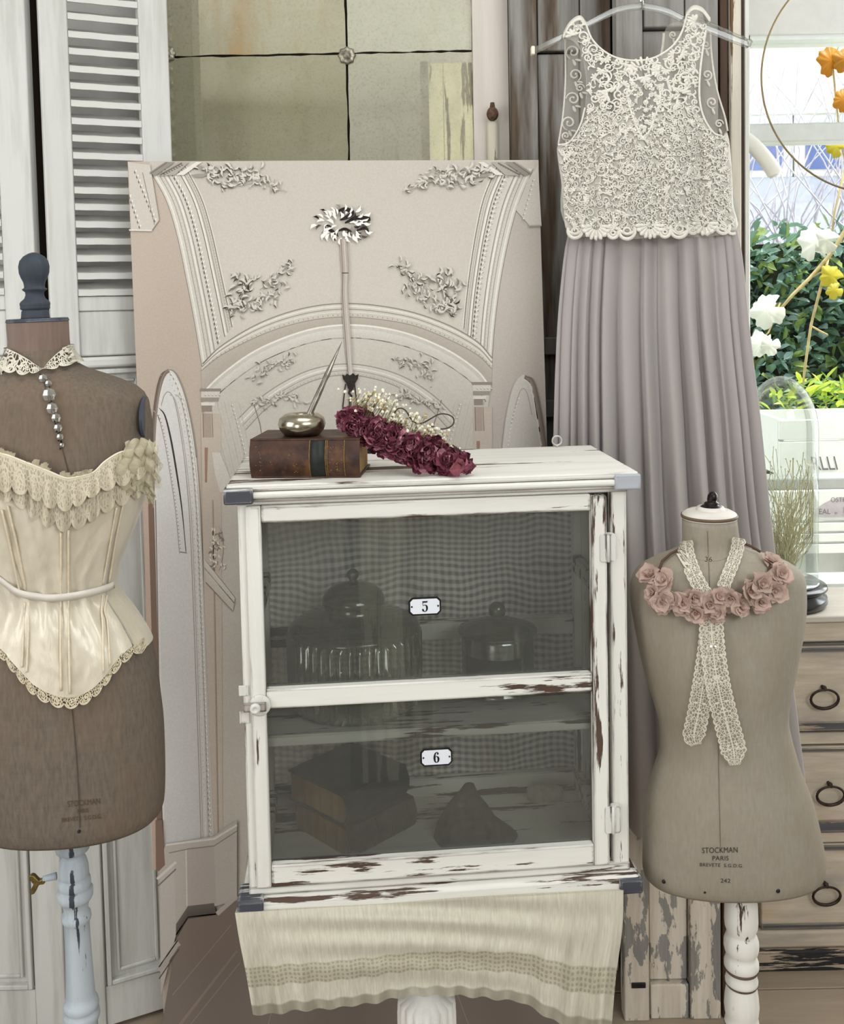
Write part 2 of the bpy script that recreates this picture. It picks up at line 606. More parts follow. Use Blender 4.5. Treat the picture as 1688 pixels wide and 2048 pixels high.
def mirror_mat(name, c1, c2, c3, ang):
    t = NT(name, 0.3, 0.0)
    v = t.coord((1, 1, 1))
    n1 = t.noise(v, 9, 6, 0.7)
    n2 = t.noise(v, 160, 3, 0.7)
    n3 = t.noise(t.coord((5, 5, 1.2)), 1.6, 4, 0.6)
    c = t.mix(t.step(n1, 0.35, 0.65), lin(c1), lin(c2))
    c = t.mix(t.step(n3, 0.52, 0.68), c, lin(c3))
    c = t.mix(t.math('MULTIPLY', t.step(n2, 0.50, 0.72), 0.35), c, lin((104, 100, 84)))
    df = t.n('ShaderNodeBsdfDiffuse', Color=c)
    gl = t.n('ShaderNodeBsdfGlossy', Roughness=0.012, Color=lin((226, 222, 200)))
    clean = t.math('SUBTRACT', 0.56, t.math('MULTIPLY', t.step(n1, 0.45, 0.75), 0.30))
    mx = t.n('ShaderNodeMixShader', i0=clean, i1=df.outputs[0], i2=gl.outputs[0])
    t.t.links.new(mx.outputs[0], t.out.inputs[0])
    return t.m


mts = [mirror_mat('foxed_mirror_a', (200, 196, 172), (176, 170, 142), (182, 148, 96), 0),
       mirror_mat('foxed_mirror_b', (222, 222, 206), (196, 196, 176), (200, 192, 164), 0),
       mirror_mat('foxed_mirror_c', (182, 178, 150), (156, 152, 124), (150, 146, 116), 0),
       mirror_mat('foxed_mirror_d', (212, 208, 188), (186, 184, 164), (164, 162, 146), 0)]
cols = [(vx(333, YM, 108), vx(691, YM, 108)), (vx(696, YM, 108), vx(944, YM, 108))]
zj = zpx(108, YM)
rows = [(zj + 0.0022, 2.49), (zj - 0.43, zj - 0.0022), (zj - 0.86, zj - 0.434)]
for ri, (za, zb) in enumerate(rows):
    for ci, (xa, xb) in enumerate(cols):
        n = 16
        out = []
        jt = lambda: random.uniform(-0.0014, 0.0014)
        for i in range(n): out.append((xa + (xb - xa) * i / n, za + jt()))
        for i in range(n): out.append((xb + jt(), za + (zb - za) * i / n))
        for i in range(n): out.append((xb - (xb - xa) * i / n, zb + jt()))
        for i in range(n): out.append((xa + jt(), zb - (zb - za) * i / n))
        MB().prism(out, YM, YM + 0.006).build('mirror_tile', mts[[0, 1, 2, 3, 2, 3][ri * 2 + ci]], mir)


def rosette(c, r):
    m = MB()
    mtx = Matrix.Rotation(PI / 2, 4, 'X')
    m.lathe([(r * 1.0, 0), (r * 1.05, 0.004), (r * 0.8, 0.007), (r * 0.55, 0.006), (r * 0.45, 0.010), (r * 0.15, 0.013), (0.0005, 0.013)], 32, c, mtx=mtx,
            ribs=lambda th, z: 1 + 0.09 * math.cos(8 * th))
    return m.build('rosette', plain('rosette_pewter', (150, 144, 128), 0.4, 0.55, var=0.25, scale=120), mir, smooth=True)

rosette(Vector((vx(694, YM, 112), YM, zpx(112, YM, 694))), 0.0185)
rosette(Vector((vx(336, YM, 108), YM, zpx(108, YM, 336))), 0.0175)
# painted stile with a knob and its bolt
xs0, xs1 = vx(946, 2.31, 160), vx(1020, 2.31, 160)
MB().box(xs0, xs1, 2.31, 2.36, 0.02, 2.5).build('stile', M_PALE, mir, bevel=0.003)
MB().box(vx(318, YM, 160) - 0.012, vx(331, YM, 160), 2.312, 2.36, 0.02, 2.5).build('stile', M_SHUTTER, mir, bevel=0.002)
kc = P(985, 228, 2.285)
kn = MB()
mtx = Matrix.Rotation(PI / 2, 4, 'X')
kn.ball(kc, 0.0135, 16, 10, 1.0, 0.9, 1.2)
kn.lathe([(0.004, -0.014), (0.006, -0.010), (0.0045, 0)], 12, kc + Vector((0, 0, 0.0155 + 0.010)), caps=True)
kn.lathe([(0.006, -0.030), (0.006, 0.0)], 12, kc, mtx=mtx)
kn.build('knob', plain('rusty_knob', (98, 74, 58), 0.7, 0.2, var=0.3, scale=140), mir, smooth=True)
MB().tube([kc + Vector((0, 0.012, -0.014)), kc + Vector((0.002, 0.012, -0.5))], 0.0125, 12).build('bolt_rod', worn('bolt_paint', (214, 204, 184), (120, 96, 74), 'z', 0.44, edge=0), mir, smooth=True)

# the weathered cupboard behind the photographer that the mirror reflects
cb = thing('weathered_cupboard', 'tall weathered board with peeling cream paint, seen only as a reflection in the mirror', 'cupboard', (0.14, -0.2, 0))
M_PEEL = worn('peeling_cream', (250, 244, 216), (116, 94, 66), 'z', 0.475, edge=0.0, soft=0.008, coarse=0.35, dirtiness=0.1)
MB().box(0.018, 0.055, -0.2, -0.13, 0, 2.7).build('post', wood('grey_post', (120, 112, 100), (82, 74, 64), 'z'), cb, bevel=0.003)
MB().box(0.056, 0.125, -0.2, -0.14, 0, 2.69).build('plank', M_PEEL, cb, bevel=0.002)
MB().box(0.127, 0.30, -0.2, -0.14, 0, 2.69).build('plank', M_PEEL, cb, bevel=0.002)

# ------------------------------------------------------------------ weathered double door
YD = 2.09
def door_paint(name, seed):
    t = NT(name, 0.8)
    g = t.noise(t.coord((45, 45, 3.5)), 1.0, 7, 0.65)
    big = t.noise(t.coord((9 + seed, 9, 1.1)), 1.0, 4, 0.6)
    tc = t.n('ShaderNodeTexCoord')
    sep = t.n('ShaderNodeSeparateXYZ', Vector=tc.outputs['Object'])
    low = t.step(sep.outputs['Z'], 0.55, 0.30)
    woodc = t.mix(t.step(g, 0.3, 0.7), lin((112, 96, 80)), lin((60, 47, 37)))
    grey = t.mix(t.step(g, 0.35, 0.7), lin((158, 156, 150)), lin((124, 120, 114)))
    woodc = t.mix(t.step(big, 0.58, 0.70), woodc, lin((142, 98, 62)))
    c = t.mix(t.math('MULTIPLY', t.step(big, 0.38, 0.47), 0.9), woodc, grey)
    cream = t.mix(t.step(g, 0.4, 0.7), lin((220, 208, 192)), lin((190, 176, 158)))
    flake = t.noise(t.coord((26, 26, 9)), 1.0, 6, 0.6)
    cm = t.math('MULTIPLY', low, t.step(flake, 0.45, 0.47))
    c = t.mix(cm, c, cream)
    t.base(c)
    t.bump(t.math('ADD', g, cm), 0.4, 0.002)
    return t.m


MD = [door_paint('old_door_paint_%d' % i, i * 2.3) for i in range(3)]
M_BROWN = wood('brown_strip', (86, 62, 44), (52, 36, 26), 'z', 0.8)
door = thing('double_door', 'weathered grey wooden double door with peeling paint behind the hanging dress', 'door', (vx(1230, YD), YD + 0.03, 0))


def dbox(name, pa, pb, z0, z1, y0, y1, m, bev=0.003):
    YD = 2.25 if pb < 1230 else 2.09
    MB().box(vx(pa, YD, 160) + 0.0006, vx(pb, YD, 160) - 0.0006, YD + y0, YD + y1, z0, z1).build(name, m, door, bevel=bev)

zt = 2.45
z60 = zpx(62, YD, 1120)
zk = zpx(1968, 2.09, 1340)
dbox('stile', 1021, 1076, 0.0, zt, 0.0, 0.04, MD[0])
dbox('panel', 1077, 1161, z60, zt, 0.004, 0.03, MD[1])
dbox('panel', 1077, 1161, zk, z60 - 0.004, 0.016, 0.03, MD[2])
dbox('rail', 1077, 1161, 0.0, zk - 0.003, 0.0, 0.04, MD[0])
for py in (700, 835, 1300):
    z = zpx(py, YD, 1120)
    dbox('rail', 1077, 1161, z - 0.02, z + 0.02, 0.004, 0.0159, MD[1])
dbox('stile', 1162, 1223, 0.0, zt, 0.0, 0.04, MD[1])
dbox('stile', 1232, 1286, 0.0, zt, -0.004, 0.04, MD[2])
z52 = zpx(54, YD, 1330)
dbox('panel', 1288, 1370, z52, zt, 0.0, 0.03, MD[0])
dbox('panel', 1288, 1370, zk, z52 - 0.004, 0.014, 0.03, MD[1])
dbox('rail', 1288, 1370, 0.0, zk - 0.003, 0.002, 0.04, MD[2])
dbox('stile', 1371, 1437, 0.0, zt, -0.002, 0.04, MD[0])
dbox('jamb', 1440, 1457, 0.0, zt, 0.0, 0.05, M_BROWN)
dbox('jamb', 1458, 1480, 0.0, zt, -0.012, 0.05, worn('cream_jamb', (214, 204, 188), (120, 92, 64), 'z', 0.43, edge=0.3, dirtiness=0.6))
dbox('jamb', 1481, 1487, 0.0, zt, 0.0, 0.05, M_BROWN, 0.001)
dbox('jamb', 1488, 1497, 0.0, zt, -0.006, 0.30, M_WHITE_SOFT, 0.001)
MB().box(vx(1021, 2.25, 160), vx(1400, 2.25, 160), 2.292, 2.30, 0.0, zt).build('backing', M_DARKGAP, door)
hk = MB()
HOOKP = P(1283, -60, 2.1)
hk.tube([(HOOKP.x, YD - 0.005, HOOKP.z + 0.02), (HOOKP.x, 2.0, HOOKP.z + 0.02), (HOOKP.x, 1.93, HOOKP.z + 0.02), (HOOKP.x, 1.925, HOOKP.z + 0.035)], 0.004, 8)
hk.build('coat_hook', M_IRON, door, smooth=True)
hasp = MB().box(vx(1262, YD, 1965), vx(1290, YD, 1965), YD - 0.008, YD - 0.004, zpx(1972, YD, 1275), zpx(1962, YD, 1275)).build('latch', M_IRON, door, bevel=0.001)
# ------------------------------------------------------------------ garden and street beyond the window
structure(MB().box(-1.0, 14, 2.7, 16, -0.2, -0.1), 'ground', plain('garden_ground', (176, 178, 164), 0.9, var=0.15, scale=6))


def ob(px, py, Y):
    return P(px, py, Y)

# house across the street
hs = thing('house', 'white rendered house across the street beyond the hedge', 'house', (4.2, 9.2, -0.1))
YH = 9.0
zA, zB, zC = ob(1600, 214, YH).z, ob(1600, 288, YH).z, ob(1600, 352, YH).z
M_REND = plain('render_cream', (236, 230, 214), 0.9, var=0.04, scale=3)
MB().box(2.2, 7, YH, YH + 0.3, zA, 5.2).build('upper_wall', M_REND, hs)
MB().box(2.2, 7, YH - 0.02, YH + 0.3, zA - 0.06, zA + 0.03).build('ledge', plain('ledge_white', (240, 240, 236), 0.8), hs, bevel=0.01)
MB().box(2.2, 7, YH + 0.05, YH + 0.3, -0.1, zC).build('lower_wall', plain('lower_wall_blue', (200, 206, 226), 0.9, var=0.06), hs)
M_BLUE = plain('blue_glass', (92, 112, 168), 0.15, 0.0, var=0.1, scale=4, spec=0.6)
M_WFR = plain('white_frame', (236, 238, 236), 0.6)
xx = 2.2
for k in range(3):
    wx = 2.25 + k * 1.12
    f = MB().box(wx, wx + 1.1, YH + 0.02, YH + 0.06, zC, zA - 0.055).build('window', M_WFR, hs, bevel=0.01)
    for q in range(2):
        MB().box(wx + 0.09 + q * .48, wx + 0.53 + q * .48, YH + 0.005, YH + 0.0195, zC + 0.06, zA - 0.14).build('pane', M_BLUE, f)
MB().box(2.2, 7, YH + 0.1, YH + 0.3, zC, zA - 0.05).build('back_wall', plain('grey_infill', (224, 226, 228), 0.9), hs)

# clipped hedge: a core and its leaves
YHG = 5.2
zh = ob(1600, 446, YHG).z
hg = thing('hedge', 'clipped green laurel hedge outside the window', 'hedge', (3.2, YHG + 0.3, -0.1))
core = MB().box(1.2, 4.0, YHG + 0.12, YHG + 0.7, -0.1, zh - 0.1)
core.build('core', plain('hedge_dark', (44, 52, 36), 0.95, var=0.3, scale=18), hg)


def leaf_mat(name, a, b, rough=0.35, trans=0.3):
    t = NT(name, rough, 0, 0.5)
    n = t.noise(t.coord(), 14, 3)
    c = t.mix(t.step(n, 0.3, 0.7), lin(a), lin(b))
    t.base(c)
    tr = t.n('ShaderNodeBsdfTranslucent', Color=c)
    mx = t.n('ShaderNodeMixShader', i0=trans, i1=t.b.outputs[0], i2=tr.outputs[0])
    t.t.links.new(mx.outputs[0], t.out.inputs[0])
    return t.m


def leaf(m, c, d, n, L, W, fold=0.25, mi=0):
    d = d.normalized()
    s = d.cross(n)
    if s.length < 1e-3: s = Vector((1, 0, 0))
    s.normalize()
    n = s.cross(d)
    pts = [c, c + d * L * .35 + s * W * .5 + n * W * fold, c + d * L * .7 + s * W * .42 + n * W * fold, c + d * L, c + d * L * .7 - s * W * .42 + n * W * fold, c + d * L * .35 - s * W * .5 + n * W * fold, c + d * L * .35, c + d * L * .7]
    m.add(pts, [(0, 1, 6), (1, 2, 7, 6), (2, 3, 7), (0, 6, 5), (6, 7, 4, 5), (7, 3, 4)], mi=mi)

rnd = random.Random(3)
m = MB()
for k in range(4200):
    x = rnd.uniform(1.5, 3.1)
    z = rnd.uniform(-0.1, zh)
    y = YHG + 0.12 * mnoise.noise((x * 2.2, z * 2.2, 0)) + rnd.uniform(-0.02, 0.14)
    if z > zh - 0.08: y += rnd.uniform(0, 0.4)
    d = Vector((rnd.uniform(-1, 1), rnd.uniform(-0.9, -0.1), rnd.uniform(-0.6, 0.9)))
    leaf(m, Vector((x, y, z)), d, Vector((rnd.uniform(-.5, .5), -0.6, 0.8)), rnd.uniform(0.06, 0.115), rnd.uniform(0.035, 0.055), 0.2, rnd.choice([0, 0, 1, 2]))
m.build('leaves', [leaf_mat('laurel_a', (126, 160, 138), (90, 128, 102)), leaf_mat('laurel_b', (172, 196, 192), (120, 156, 142)), leaf_mat('laurel_c', (150, 168, 96), (112, 140, 76))], hg, kind='stuff')

# bare twiggy shrub above the hedge
tw = MB()
for k in range(90):
    x = rnd.uniform(1.7, 3.2)
    a = Vector((x, 6.4 + rnd.uniform(-.3, .3), 1.2))
    pts = [a]
    d = Vector((rnd.uniform(-.35, .35), rnd.uniform(-.1, .1), 1))
    for i in range(6):
        d += Vector((rnd.uniform(-.5, .5), 0, rnd.uniform(-.1, .1)))
        pts.append(pts[-1] + d.normalized() * rnd.uniform(0.2, 0.42))
    tw.tube(pts, [0.010 - 0.0013 * i for i in range(7)], 5, False)
sb = tw.build('bare_shrub', plain('pale_twigs', (206, 204, 214), 0.8, var=0.1), None, smooth=True)
tag(sb, 'tangle of bare pale twigs above the hedge outside', 'shrub', kind='stuff')

# yellow-green low shrub in front of the hedge
ys = thing('garden_shrub', 'bright yellow-green shrub in front of the hedge outside', 'shrub', (ob(1660, 800, 4.4).x, 4.4, -0.1))
m = MB()
cc = ob(1668, 800, 4.4)
for k in range(420):
    th, r, h = rnd.uniform(0, 2 * PI), rnd.uniform(0.0, 1.0) ** 0.5, rnd.uniform(-0.14, 0.13)
    pos = cc + Vector((math.cos(th) * r * 0.34, math.sin(th) * r * 0.2, h - 0.10 * r))
    leaf(m, pos, Vector((rnd.uniform(-1, 1), rnd.uniform(-1, 0), rnd.uniform(-.2, .8))), Vector((0, -.5, 1)), rnd.uniform(.06, .1), rnd.uniform(.02, .032), .2, rnd.choice([0, 1]))
m.build('leaves', [leaf_mat('lime_a', (214, 222, 90), (170, 196, 66)), leaf_mat('lime_b', (150, 184, 92), (110, 150, 72))], ys, kind='stuff')
st = MB()
for k in range(9):
    a = rnd.uniform(0, 2 * PI)
    st.tube([Vector((cc.x, 4.4, -0.1)), Vector((cc.x + .1 * math.cos(a), 4.4 + .08 * math.sin(a), cc.z * .5)), cc + Vector((.2 * math.cos(a), .1 * math.sin(a), 0))], [.012, .008, .004], 5)
st.build('stems', plain('shrub_stem', (120, 104, 70), 0.8), ys, smooth=True)

# white lettered crates outside
M_WB = plain('sunlit_white_board', (238, 238, 234), 0.7, var=0.02)
M_LET = plain('grey_lettering', (120, 116, 118), 0.8)


def crate(label, pxa, pxb, boards, Y, text, leg=True):
    x0, x1 = ob(pxa, 900, Y).x, ob(pxb, 900, Y).x
    t = thing('planter_box', label, 'planter', ((x0 + x1) / 2, Y + 0.15, -0.1), group='white lettered boxes outside')
    for a, b in boards:
        za, zb = ob(1660, b, Y).z, ob(1660, a, Y).z
        MB().box(x0, x1, Y, Y + 0.02, za + 0.002, zb - 0.002).build('board', M_WB, t, bevel=0.002)
    za, zb = ob(1660, boards[-1][1], Y).z, ob(1660, boards[0][0], Y).z
    MB().box(x0, x0 + 0.02, Y + 0.021, Y + 0.3, za, zb).box(x1 - 0.02, x1, Y + 0.021, Y + 0.3, za, zb).box(x0 + .02, x1 - .02, Y + .28, Y + .3, za, zb).build('sides', M_WB, t)
    MB().box(x0, x0 + 0.04, Y + 0.022, Y + 0.06, -0.1, za).box(x1 - 0.04, x1, Y + 0.022, Y + 0.06, -0.1, za).build('legs', M_WB, t)
    for body, px, py, size, xs, sh in text:
        vs, fs = text_mesh(body, size, xs, sh)
        c = ob(px, py, Y)
        MB().add([(c.x + a, Y - 0.001, c.z + b) for a, b in vs], fs).build('lettering', M_LET, t)
    return t

crate('white board box with slanted letters RLLI outside', 1560, 1790, [(838, 879), (881, 950)], 3.3, [('RLLI', 1652, 928, 0.066, 0.72, -0.35)])
YS = 3.1
t2 = crate('lower white board with a grey arched emblem outside', 1548, 1780, [(980, 1042), (1044, 1064), (1066, 1085), (1087, 1108), (1146, 1205), (1207, 1300)], YS, [])
c = ob(1688, 1010, YS)
ar = MB()
pts = [(-0.088, -0.037), (0.06, -0.037)] + [(0.06 - 0.148 * i / 16 if i < 16 else -0.088, -0.037 + 0.072 * math.sin(PI * (0.18 + 0.64 * i / 16)) - 0.012) for i in range(17)]
ar.prism([(c.x + a, c.z + b) for a, b in pts], YS - 0.002, YS - 0.0005)
ar.build('emblem', plain('emblem_grey', (196, 186, 190), 0.8), t2)
for body, dx, dz, size in (('OSTEN', -0.012, 0.017, 0.021), ('EAL', -0.062, -0.020, 0.024), ('in', -0.026, -0.024, 0.014), ('PA', 0.014, -0.016, 0.032)):
    vs, fs = text_mesh(body, size, 0.95)
    MB().add([(c.x + dx + a, YS - 0.003, c.z + dz + b) for a, b in vs], fs).build('lettering', M_LET, t2)
# pale gravel strip and lawn bed
g = MB().box(1.3, 3.4, 3.6, 4.1, -0.1, -0.06)
structure(g, 'path', plain('pale_path', (214, 222, 222), 0.9, var=0.15, scale=30))

# branch with sunlit maple leaves just outside the pane
br = thing('leafy_branch', 'thin branch with pale and yellow autumn leaves just outside the window', 'branch', ob(1690, 460, 2.95))
YB = 2.95
M_TW = plain('branch_bark', (196, 178, 128), 0.8, var=0.1)
tb = MB()
tb.tube([ob(x, y, YB) for x, y in ((1730, 380), (1690, 462), (1660, 510), (1620, 556), (1585, 590), (1556, 624))], [.0075, .0065, .006, .0055, .005, .004], 8)
tb.tube([ob(x, y, YB) for x, y in ((1692, 330), (1668, 430), (1660, 500))], .0035, 6)
tb.tube([ob(x, y, YB) for x, y in ((1660, 500), (1640, 580), (1622, 650), (1610, 735), (1606, 770))], [.005, .0045, .004, .004, .003], 7)
tb.tube([ob(x, y, YB) for x, y in ((1622, 652), (1640, 662), (1655, 670))], .003, 6)
tb.tube([ob(x, y, YB) for x, y in ((1620, 556), (1640, 545), (1655, 548))], .0028, 6)
tb.tube([ob(x, y, YB) for x, y in ((1560, 605), (1548, 640), (1537, 665), (1530, 672))], .0026, 6)
tb.tube([ob(x, y, YB) for x, y in ((1688, 60), (1665, 130), (1672, 200), (1680, 280), (1692, 330))], .003, 6)
tb.build('twig', M_TW, br, smooth=True)


def maple(px, py, rpx, rot, col, tilt):
    c = ob(px, py, YB - 0.01)
    R_ = rpx / F_PX * YB
    n = 46
    rim = []
    for k in range(n):
        a = 2 * PI * k / n
        rr = R_ * (0.80 + 0.20 * abs(math.cos(2.5 * a)) ** 1.5 + 0.06 * math.cos(9 * a) + 0.04 * math.cos(14 * a + rot)) * (0.5 + 0.5 * min(1, abs(a - PI) * -0.4 + 1.6) if True else 1)
        if abs(a - 1.5 * PI) < 0.25: rr *= 0.55
        rim.append((rr * math.cos(a + rot), rr * math.sin(a + rot)))
    vs = [c] + [c + Vector((u, tilt * u * 0.6 + 0.25 * R_ * math.cos(3 * u / R_) * .3, v)) for u, v in rim]
    MB().add(vs, [(0, 1 + k, 1 + (k + 1) % n) for k in range(n)]).build('leaf', col, br, smooth=True, solid=0.0008)

L_W = leaf_mat('blown_out_leaf', (252, 252, 246), (246, 248, 238), 0.5, 0.5)  # near-white base colour paints in the glare of strong backlight
L_Y = leaf_mat('yellow_leaf', (236, 226, 96), (212, 200, 60), 0.5, 0.5)
L_O = leaf_mat('amber_leaf', (232, 176, 60), (214, 150, 40), 0.5, 0.45)
for a in ((1630, 486, 40, 0.3, L_W, .4), (1652, 478, 30, 1.3, L_W, -.3), (1534, 618, 42, 2.0, L_W, .3), (1522, 686, 30, .6, L_W, .3), (1538, 690, 24, 2.6, L_W, .1),
          (1664, 552, 30, 1.1, L_Y, .4), (1668, 580, 20, 2.1, L_Y, .2), (1664, 122, 34, .4, L_O, .3), (1690, 118, 30, 1.6, L_O, .2), (1686, 198, 28, 2.4, L_O, .3), (1672, 292, 24, 1.0, L_Y, .3), (1513, 84, 12, 0.5, L_O, .2)):
    maple(*a)
# ------------------------------------------------------------------ printed canvas of a vaulted hall (flat print on a stretched canvas)
YC = 2.05
cvt = thing('printed_canvas', 'tall canvas printed with a stuccoed vaulted hallway, leaning behind the cabinet', 'canvas', (P(690, 1900, YC).x, YC + 0.02, 0))
TL, TR, BR, BL = (255, 323), (1077, 320), (1131, 2120), (331, 2120)
q = [P(x, y, YC + 0.002) for x, y in (TL, TR, BR, BL)]
zb = 0.004
q[2].z = q[3].z = zb
pl = MB()
pl.prism([(p.x, p.z) for p in q], YC + 0.002, YC + 0.026)
t = NT('canvas_edge', 0.85)
t.base(lin((205, 196, 184)))
pl.build('stretched_canvas', t.m, cvt, bevel=0.002)


class Print:
    """flat coloured shapes laid over one another like ink; coordinates are picture positions on the print"""
    def __init__(s):
        s.v, s.f, s.c = [], [], []
        s.lay = 0

    def pt(s, x, y):
        return P(x, y, YC - 0.00005 * s.lay)

    def up(s):
        s.lay += 1

    def poly(s, pts, col, tri=False):
        o = len(s.v)
        s.v += [s.pt(x, y) for x, y in pts]
        s.f.append(tuple(range(o, o + len(pts))))
        s.c.append([lin(col(x, y)) if callable(col) else lin(col) for x, y in pts])
        s.lay += 0.04

    def band(s, A, B, colA, colB=None):
        """quads between two polylines of equal length"""
        colB = colB or colA
        for i in range(len(A) - 1):
            o = len(s.v)
            pp = [A[i], A[i + 1], B[i + 1], B[i]]
            s.v += [s.pt(*p) for p in pp]
            s.f.append((o, o + 1, o + 2, o + 3))
            f = lambda c, p: lin(c(*p)) if callable(c) else lin(c)
            s.c.append([f(colA, pp[0]), f(colA, pp[1]), f(colB, pp[2]), f(colB, pp[3])])

    def stroke(s, pts, w, col):
        L, R_ = [], []
        n = len(pts)
        for i in range(n):
            a, b = pts[max(i - 1, 0)], pts[min(i + 1, n - 1)]
            dx, dy = b[0] - a[0], b[1] - a[1]
            l = math.hypot(dx, dy) or 1
            ww = (w(i / (n - 1)) if callable(w) else w) / 2
            L.append((pts[i][0] - dy / l * ww, pts[i][1] + dx / l * ww))
            R_.append((pts[i][0] + dy / l * ww, pts[i][1] - dx / l * ww))
        s.band(L, R_, col)

    def dab(s, x, y, ln, wd, ang, col, curve=0.25):
        ca, sa = math.cos(ang), math.sin(ang)
        out = []
        for u, v in ((0, 0), (.25, .42), (.6, .5), (1, 0.1), (.7, -.15), (.3, -.25)):
            X, Y = u * ln, v * wd + curve * wd * math.sin(PI * u)
            out.append((x + X * ca - Y * sa, y + X * sa + Y * ca))
        s.poly(out, col)

    def build(s, name, parent):
        me = bpy.data.meshes.new(name)
        inv = INV[parent.name]
        me.from_pydata([tuple(inv @ p) for p in s.v], [], s.f)
        ca = me.color_attributes.new('Ink', 'FLOAT_COLOR', 'CORNER')
        flat = [c for face in s.c for c in face]
        ca.data.foreach_set('color', [v for c in flat for v in c])
        t = NT('printed_ink', 0.85, 0, 0.2)
        at = t.n('ShaderNodeAttribute', _attribute_name='Ink')
        n = t.noise(t.coord((260, 260, 260)), 1.0, 2, 0.6)
        t.base(t.mix(t.math('MULTIPLY', t.step(n, 0.35, 0.65), 0.10), at.outputs['Color'], lin((120, 108, 96))))
        t.bump(n, 0.08, 0.0006)
        me.materials.append(t.m)
        o = bpy.data.objects.new(name, me)
        C.objects.link(o)
        o.parent = parent
        return o


def lerp2(A, B, t):
    return [(a[0] + (b[0] - a[0]) * t, a[1] + (b[1] - a[1]) * t) for a, b in zip(A, B)]


def gcol(c0, c1, y0, y1):
    def f(x, y):
        t = max(0, min(1, (y - y0) / (y1 - y0)))
        return tuple(a + (b - a) * t for a, b in zip(c0, c1))
    return f

pr = Print()
rr = random.Random(11)
INK_D, INK_M, INK_L = (92, 84, 78), (156, 146, 136), (232, 226, 216)
PINK, PINK2 = (194, 178, 163), (197, 182, 168)
# side walls
pr.poly([TL, (640, 321), (640, 2120), BL], gcol(PINK, (190, 174, 158), 300, 1700))
pr.poly([(640, 321), TR, BR, (640, 2120)], gcol((194, 184, 174), (182, 171, 160), 300, 1700))
pr.up()
# vault ceiling
LO = cm2([(297, 340), (330, 400), (352, 470), (371, 560), (388, 650), (402, 735)], 10)
LI = cm2([(372, 332), (404, 395), (424, 460), (441, 535), (455, 600), (466, 652)], 10)
RO = cm2([(1068, 338), (1040, 405), (1020, 475), (1003, 560), (991, 650), (984, 742)], 10)
RI = cm2([(992, 332), (966, 395), (951, 460), (939, 535), (931, 600), (926, 655)], 10)
A0 = cm2([(405, 728), (440, 694), (500, 656), (560, 630), (625, 613), (690, 607), (760, 612), (830, 626), (900, 652), (955, 684), (984, 716)], 6)
A1 = cm2([(402, 742), (440, 712), (500, 680), (560, 656), (625, 640), (690, 634), (760, 639), (830, 652), (900, 680), (955, 710), (984, 738)], 6)
A2 = cm2([(404, 788), (440, 752), (500, 708), (560, 679), (625, 658), (690, 650), (760, 655), (830, 672), (900, 703), (955, 742), (982, 778)], 6)
pr.poly([(300, 323), (1068, 320)] + [p for p in RO] + A0[::-1] + LO[::-1], gcol((198, 190, 178), (208, 200, 188), 320, 640))
pr.up()
CORN = (205, 197, 186)
pr.band(LO, LI, (214, 207, 196), (204, 196, 184))
pr.band(RO, RI, (214, 207, 197), (208, 200, 189))
pr.up()


def mould(A, B, seg, beads=True):
    for f, w_, c in seg:
        pr.stroke(lerp2(A, B, f), w_, c)

segs = [(0.02, 2, (150, 138, 126)), (0.10, 3, INK_L), (0.2, 1.4, INK_M), (0.30, 2.2, (178, 168, 156)), (0.36, 3, INK_L), (0.42, 1.6, (140, 130, 120)), (0.47, 4, (214, 208, 198)),
        (0.74, 1.6, (120, 110, 102)), (0.78, 3.5, INK_L), (0.84, 1.8, (158, 148, 138)), (0.90, 2.0, (186, 178, 166)), (0.97, 1.8, (130, 121, 112)), (1.0, 1.4, INK_L)]
mould(LO, LI, segs)
mould(RO, RI, segs)
pr.up()


def beadrow(A, B, f, r, step, cd=(120, 110, 102), cl=(238, 233, 224), dark=True):
    L = lerp2(A, B, f)
    acc = 0
    for i in range(len(L) - 1):
        a, b = L[i], L[i + 1]
        d = math.hypot(b[0] - a[0], b[1] - a[1])
        u = step - acc
        while u < d:
            x, y = a[0] + (b[0] - a[0]) * u / d, a[1] + (b[1] - a[1]) * u / d
            ang = math.atan2(b[1] - a[1], b[0] - a[0])
            if dark:
                pr.dab(x, y, r * 2.2, r * 1.2, ang + 0.5, cd)
                pr.dab(x + r * .3, y - r * .3, r * 1.7, r * .9, ang + 0.5, cl)
            else:
                pr.dab(x, y, r * 1.4, r * .8, ang + 1.2, cd)
            u += step
        acc = d - (u - step)

for A, B in ((LO, LI), (RO, RI)):
    beadrow(A, B, 0.60, 4.6, 9.5, (118, 108, 99))
    beadrow(A, B, 0.55, 2.6, 11, (150, 140, 130), dark=False)
    beadrow(A, B, 0.94, 1.8, 6, (140, 130, 121), dark=False)
    beadrow(A, B, 0.25, 1.5, 7, (168, 158, 147), dark=False)
pr.up()
# arch over the passage
pr.band(A0, A1, (212, 204, 193), (204, 196, 184))
pr.band(A1, A2, (190, 180, 168), (182, 171, 158))
pr.up()
for f, w_, c in ((0.0, 2.5, (150, 141, 131)), (0.2, 3, (228, 221, 210)), (0.42, 1.6, (150, 140, 130)), (0.62, 2.5, (222, 215, 204)), (1.0, 2.0, (160, 150, 139))):
    pr.stroke(lerp2(A0, A1, f), w_, c)
pr.up()
beadrow(A0, A1, 0.78, 2.6, 10, (140, 130, 120), dark=False)
